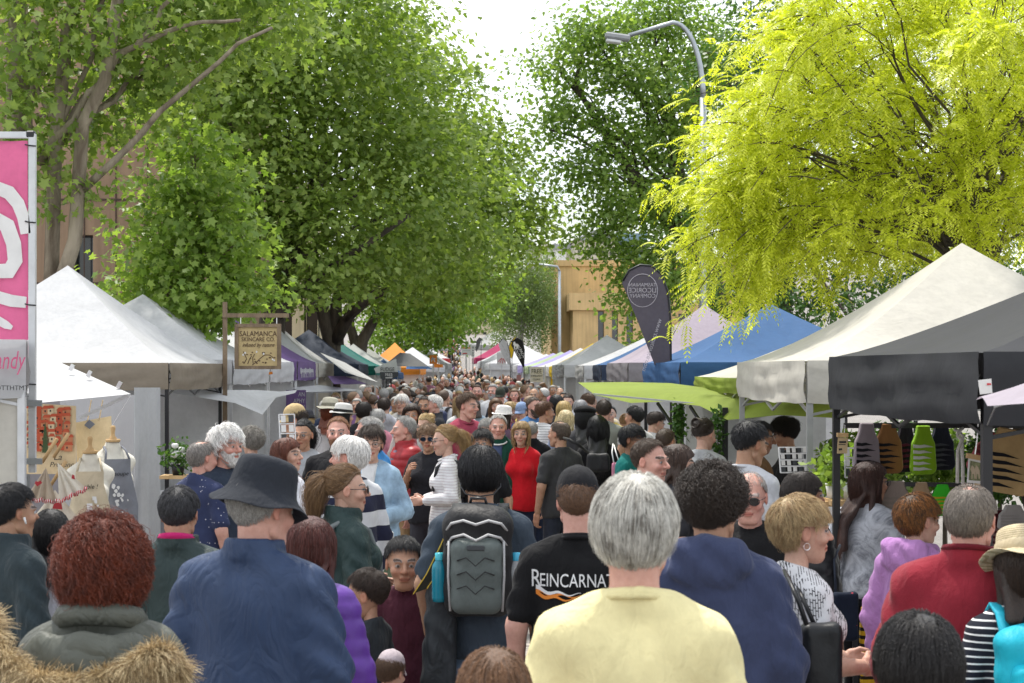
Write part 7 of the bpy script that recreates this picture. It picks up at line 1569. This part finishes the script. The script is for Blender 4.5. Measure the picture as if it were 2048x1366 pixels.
# parka hood with fur trim
key = 'redcurl'; S = SDF((-.24,-.3,1.15), (.24,.02,1.52), .014); d = S.ell((0,-.15,1.4), (.19,.085,.12)); d = smax(d, -S.ell((0,-.1,1.5), (.13,.09,.09)), .03)+.006*np.sin(S.x*40+S.z*20)*np.sin(S.z*30); V, F = S.mesh(d)
hd = link('hood', npmesh('hood',V,F), PEOPLE[key], M_NYLON); hd.color = (.085,.09,.075,1)
g_ = np.random.default_rng(8); n = 9000; cp = np.array([(-.30,-.08,1.53),(-.27,-.15,1.5),(-.22,-.21,1.43),(-.12,-.25,1.375),(.02,-.26,1.365),(.12,-.25,1.395),(.19,-.215,1.44),(.225,-.16,1.425),(.245,-.1,1.36)]); u = g_.random(n)*(len(cp)-1); i0 = u.astype(int); f = (u-i0)[:,None]; c = cp[i0]*(1-f)+cp[np.minimum(i0+1,len(cp)-1)]*f
dr = g_.normal(size=(n,3))+np.array((0,-.7,.1)); dr /= np.linalg.norm(dr,axis=1,keepdims=True); L_ = g_.uniform(.022,.055,n)[:,None]; cl = np.stack([fbm(c*60,1.,k) for k in range(3)],1)*.5
tt = np.linspace(0,1,6)[None,:,None]; A = c[:,None,:]+dr[:,None,:]*(.018+L_[:,None,:]*tt)+(cl[:,None,:]*L_[:,None,:]*tt**2)+np.array((0,0,-.02))*tt**2
fo = curves_obj('fur_trim', A, .0009, hairmat('fur_strands', (.62,.5,.3), .55), hd); fo.color = (.36,.25,.12,1)
o = MB().tube([tuple(p) for p in cp], .026, 8).build('fur_base', M_FLEECE, hd, True); o.color = (.36,.26,.13,1)
# backpack
def backpack(key, label, col, pcol, z=1.28, sc=1., trim=None, cord=False, strapc=(.015,.015,.016)):
    a = empty('backpack'); worn(a, key); y0 = -.135; S = SDF((-.2,-.42,z-.32), (.2,-.02,z+.3), .012); d = S.rbox((0,y0-.075*sc,z), (.15*sc,.08*sc,.235*sc), .07*sc); d = smin(d, S.ell((0,y0-.05,z+.17*sc), (.13*sc,.07*sc,.08*sc)), .05)+.003*np.sin(S.z*50+S.x*20); V, F = S.mesh(d); o = link('main_compartment', npmesh('m',V,F), a, M_BAG); o.color = (*col,1)
    S = SDF((-.17,-.46,z-.3), (.17,-.1,z+.22), .011); d = S.rbox((0,y0-.15*sc,z-.05*sc), (.112*sc,.05*sc,.165*sc), .045*sc)+.002*np.sin(S.z*60); V, F = S.mesh(d); o = link('front_pocket', npmesh('m',V,F), a, M_BAG); o.color = (*pcol,1); yb = y0-.2*sc
    if trim is not None:
        for zz, ww, amp in ((z+.125*sc,.13*sc,.02),(z+.185*sc,.135*sc,.012)): MB().tube([(-ww,yb+.08,zz-.05),(-ww*.8,yb+.03,zz-.01),(-ww*.4,yb+.012,zz+.005),(0,yb+.004,zz-amp),(ww*.4,yb+.012,zz+.005),(ww*.8,yb+.03,zz-.01),(ww,yb+.08,zz-.05)], .006, 6).build('piping', trim, a, True)
        for sx in (-1,1): MB().tube([(sx*.118*sc,yb+.04,z+.1*sc),(sx*.12*sc,yb+.03,z-.05),(sx*.112*sc,yb+.035,z-.2*sc)], .0055, 6).build('piping', trim, a, True)
    if cord:
        for k in range(3): MB().tube([(-.08,yb-.004,z+.02-k*.06),(-.04,yb-.014,z+.035-k*.06),(0,yb-.016,z-.0-k*.06),(.04,yb-.014,z+.035-k*.06),(.08,yb-.004,z+.02-k*.06)], .003, 5).build('bungee_cord', M_POLEB, a, True)
        MB().box((0,yb-.004,z+.075), (.075,.008,.022)).build('label', M_DGREY, a, False, .003)
    for sx in (-1,1):
        pts = [(sx*.085,y0-.01,z+.17),(sx*.095,-.1,1.475),(sx*.1,-.02,1.5),(sx*.105,.07,1.44),(sx*.115,.115,1.32),(sx*.15,.08,1.17),(sx*.16,-.05,1.1),(sx*.13,y0-.02,z-.17)]; mb = MB()
        vs = []
        for p in pts: vs += [(p[0]-.026,p[1],p[2]),(p[0]+.026,p[1],p[2]),(p[0]-.026,p[1]*1.07,p[2]+.012),(p[0]+.026,p[1]*1.07,p[2]+.012)]
        fs = []
        for i in range(len(pts)-1): q_ = 4*i; fs += [(q_,q_+1,q_+5,q_+4),(q_+2,q_+6,q_+7,q_+3),(q_,q_+4,q_+6,q_+2),(q_+1,q_+3,q_+7,q_+5)]
        o = mb.add(vs,fs).build('shoulder_strap', M_BAG, a, True); o.color = (*strapc,1)
    MB().tube([(-.04,y0-.04,z+.235),(-.03,y0-.05,z+.275),(.03,y0-.05,z+.275),(.04,y0-.04,z+.235)], .008, 6).build('handle', M_POLEB, a, True)
    tag(a, label, 'backpack'); return a
bp = backpack('packman','black and grey backpack with pale piping and bungee cords', (.014,.014,.015), (.10,.12,.115), 1.27, 1., plain('pale_piping',(.45,.45,.45)), True)
backpack('strawhat','turquoise daypack on the woman in the straw hat', (.01,.38,.5), (.01,.42,.55), 1.22, .95, None, False, (.01,.34,.46))
backpack('whitepack','navy daypack on the man in white', (.03,.04,.09), (.035,.05,.1), 1.25, .8)
def bottle(label, key, loc, cap, body, h_=.2, clear=False):
    a = empty('bottle'); worn(a, key); mb = MB().lathe([(0,0),(.03,0),(.034,.02),(.034,h_*.7),(.03,h_*.8),(.016,h_*.9),(.016,h_*.95)], 14); o = mb.build('flask', body, a, True); o.location = loc
    o = MB().lathe([(.019,h_*.9),(.02,h_*1.05),(0,h_*1.06)], 14).build('cap', cap, a, True); o.location = loc; tag(a, label, 'bottle'); return a
bottle('turquoise drink bottle in the side pocket of the backpack', 'packman', (-.165,-.22,1.1), plain('turquoise_plastic',(.05,.45,.55),.3), plain('teal_plastic',(.01,.2,.28),.2), .2); bottle('clear water bottle with blue cap in the other side pocket', 'packman', (.165,-.2,1.08), plain('blue_cap',(.05,.4,.6),.3), M_VINYL, .22)
# jacket carried over the arm
a = empty('carried_jacket'); worn(a, 'packman'); S = SDF((-.5,-.28,.62), (-.1,.16,1.2), .014); d = S.cone((-.16,-.12,1.1), (-.19,-.16,.76), .07, .065); d = smin(d, S.cone((-.1,-.15,1.04), (-.1,-.19,.72), .05, .05), .05); d = smin(d, S.cone((-.22,-.02,1.12), (-.12,-.16,1.1), .05, .045), .05)+.009*np.sin(S.x*55+4*np.sin(S.z*13))*np.sin(S.y*30+S.z*9); V, F = S.mesh(d); o = link('jacket_cloth', npmesh('m',V,F), a, M_NYLON); o.color = (.018,.022,.026,1); tag(a, 'dark jacket carried over the arm of the backpack man', 'jacket')
a = empty('camera_strap'); worn(a, 'packman'); pts = [(-.1,-.145,1.43),(-.14,-.15,1.34),(-.2,-.13,1.22),(-.26,-.1,1.13)]; vs = []
for p in pts: vs += [(p[0]-.03,p[1]-.01,p[2]-.012),(p[0]+.03,p[1]-.018,p[2]+.012)]
o = MB().add(vs, [(2*i,2*i+1,2*i+3,2*i+2) for i in range(3)]).build('webbing', M_BAG, a); o.color = (.03,.03,.022,1)
for off in (-.03,.03): MB().tube([(p[0]+off,p[1]-.02,p[2]+(.012 if off > 0 else -.012)) for p in pts], .003, 4).build('edge_stitching', M_YEL, a)
tag(a, 'olive camera strap with yellow edges on the backpack man', 'strap')
def bagw(name, label, px, py, s, w_, h_, dep, col, mat, strap=None, taper=.9, rot=0.):
    p = P(px,py,s); a = empty(name, p, math.radians(rot)); S = SDF((-w_*.7,-dep*.9,-h_*.65), (w_*.7,dep*.9,h_*.65), max(.008, w_/22)); sx = S.x/(1-(1-taper)*(S.z/h_)); S0 = S.x; S.x = sx; d = S.rbox((0,0,0), (w_/2,dep/2,h_/2), dep*.35); S.x = S0; d = d+.0035*np.sin(S.x*40+S.z*17); V, F = S.mesh(d); o = link('bag_body', npmesh('m',V,F), a, mat); o.color = (*col,1)
    if strap:
        for pts, r0, sc_ in strap: o = under(MB().tube([P(x,y,q_) for x, y, q_ in pts], r0, 6).build('strap', sc_, None, True), a); o.color = (*col,1)
    tag(a, label, 'bag'); return a
bagw('handbag','black leather shoulder bag of the blonde woman', 1642, 1312, 575, .145, .235, .09, (.014,.015,.017), M_LEATHER, [([(1613,1250,585),(1598,1205,585),(1578,1160,572),(1568,1142,555)], .009, M_LEATHER),([(1628,1248,570),(1606,1198,565),(1588,1160,552)], .008, M_LEATHER)])
bagw('tote_bag','floral navy tote beside the woman in the black jacket', 1690, 1232, 405, .13, .24, .06, (.014,.02,.035), cloth('floral_cotton', pattern=dots(28,(.35,.05,.07),.16)), [([(1672,1190,405),(1668,1120,400),(1680,1090,395)], .007, M_BAG)])
bagw('tote_bag','yellow bag with black stripes low beside the tie-dye top', 1742, 1290, 400, .11, .4, .05, (.55,.32,.02), cloth('striped_yellow', pattern=stripes(2,.04,.45,(.02,.015,.01))))
bagw('tote_bag','pink tote with white straps on the woman with long black hair', 1238, 945, 235, .12, .17, .05, (.5,.2,.28), M_CREAMF, [([(1228,928,235),(1224,905,235),(1226,888,228)], .006, M_WHT),([(1240,928,235),(1232,905,235),(1228,890,228)], .006, M_WHT)])
bagw('sling_bag','black sling bag on the back of the man in the charcoal tee', 1196, 925, 232, .2, .16, .09, (.016,.016,.017), M_BAG, [([(1176,905,238),(1158,890,244),(1140,880,244),(1128,876,232)], .013, M_BAG)], .85)
bagw('cloth_bag','white cloth with black prints under the arm of the rugby shirt', 778, 1085, 300, .07, .16, .06, (.65,.64,.62), cloth('black_print_cotton', pattern=dots(22,(.02,.02,.02),.25)))
a = empty('shoulder_strap'); worn(a,'crossstrap'); MB().tube([(-.11,-.02,1.49),(-.09,-.12,1.42),(.0,-.15,1.27),(.1,-.14,1.1),(.16,-.06,1.0)], .011, 6).build('webbing', M_POLEB, a, True); tag(a, 'black strap across the grey tee shirt back', 'strap')
a = empty('shoulder_strap'); worn(a,'tiedye'); MB().tube([(-.02,-.1,1.47),(-.05,-.155,1.36),(-.1,-.165,1.2),(-.16,-.12,1.02)], .008, 6).build('webbing', M_POLEB, a, True); tag(a, 'thin black strap across the tie-dye top', 'strap')
a = empty('shoulder_strap'); worn(a,'raincoat')
for sx in (-1,1): MB().tube([(sx*.1,-.15,1.2),(sx*.1,-.12,1.45),(sx*.1,-.02,1.49),(sx*.1,.09,1.42),(sx*.11,.15,1.25),(sx*.13,.14,1.1)], .018, 6).build('webbing', plain('grey_webbing',(.13,.15,.15)), a, True)
tag(a, 'grey backpack straps on the green rain jacket', 'strap')
a = empty('shoulder_strap'); worn(a,'whitestripe')
for sx in (-1,1): MB().tube([(sx*.1,-.14,1.15),(sx*.1,-.11,1.44),(sx*.095,-.02,1.48),(sx*.1,.085,1.4),(sx*.12,.12,1.2)], .016, 6).build('webbing', M_POLEB, a, True)
tag(a, 'black backpack straps on the white striped top', 'strap')
a = empty('shoulder_strap'); worn(a,'ponyglass'); MB().tube([(.1,-.05,1.47),(.1,.06,1.44),(.05,.14,1.25),(-.08,.15,1.05)], .011, 6).build('webbing', M_POLEB, a, True); tag(a, 'dark strap across the young woman in grey and blue', 'strap')
ring('strawhat','hair_bead',(0,-.1,1.52),.01,.01,0,.006,M_WOODL,12)
# goods tables inside the nearer stalls
def table(label, x0, x1, y, h_, col):
    a = empty('stall_table', ((x0+x1)/2, y, 0)); W = x1-x0
    MB().box((0,0,h_), (W,.7,.03)).build('top', M_WHT, a); V = []
    for j in range(5):
        for i in range(31): u = i/30; V.append((-W/2+W*u, -.352-.015*math.sin(40*u)*(j/4), h_-(h_-.03)*j/4))
    o = link('cloth_skirt', npmesh('m',np.array(V),np.array([(j*31+i,j*31+i+1,(j+1)*31+i+1,(j+1)*31+i) for j in range(4) for i in range(30)])), a, M_CREAMF); o.color = (*col,1)
    for sx in (-1,1):
        for sy in (-.28,.28): MB().bar((sx*(W/2-.06),sy,0), (sx*(W/2-.06),sy,h_-.02), .03).build('leg', M_POLEG, a)
    tag(a, label, 'table')
table('cloth covered table at the apron stall', -4.9, -2.75, 12.6, .76, (.6,.6,.6)); table('cloth covered table under the taupe valance tent', -5.6, -3.4, 19., .76, (.2,.2,.22)); table('cloth covered table under the cream tent', 2.4, 4.6, 12.2, .76, (.06,.06,.06)); table('cloth covered table under the black tent', 2.2, 4.4, 8.6, .78, (.03,.03,.03))
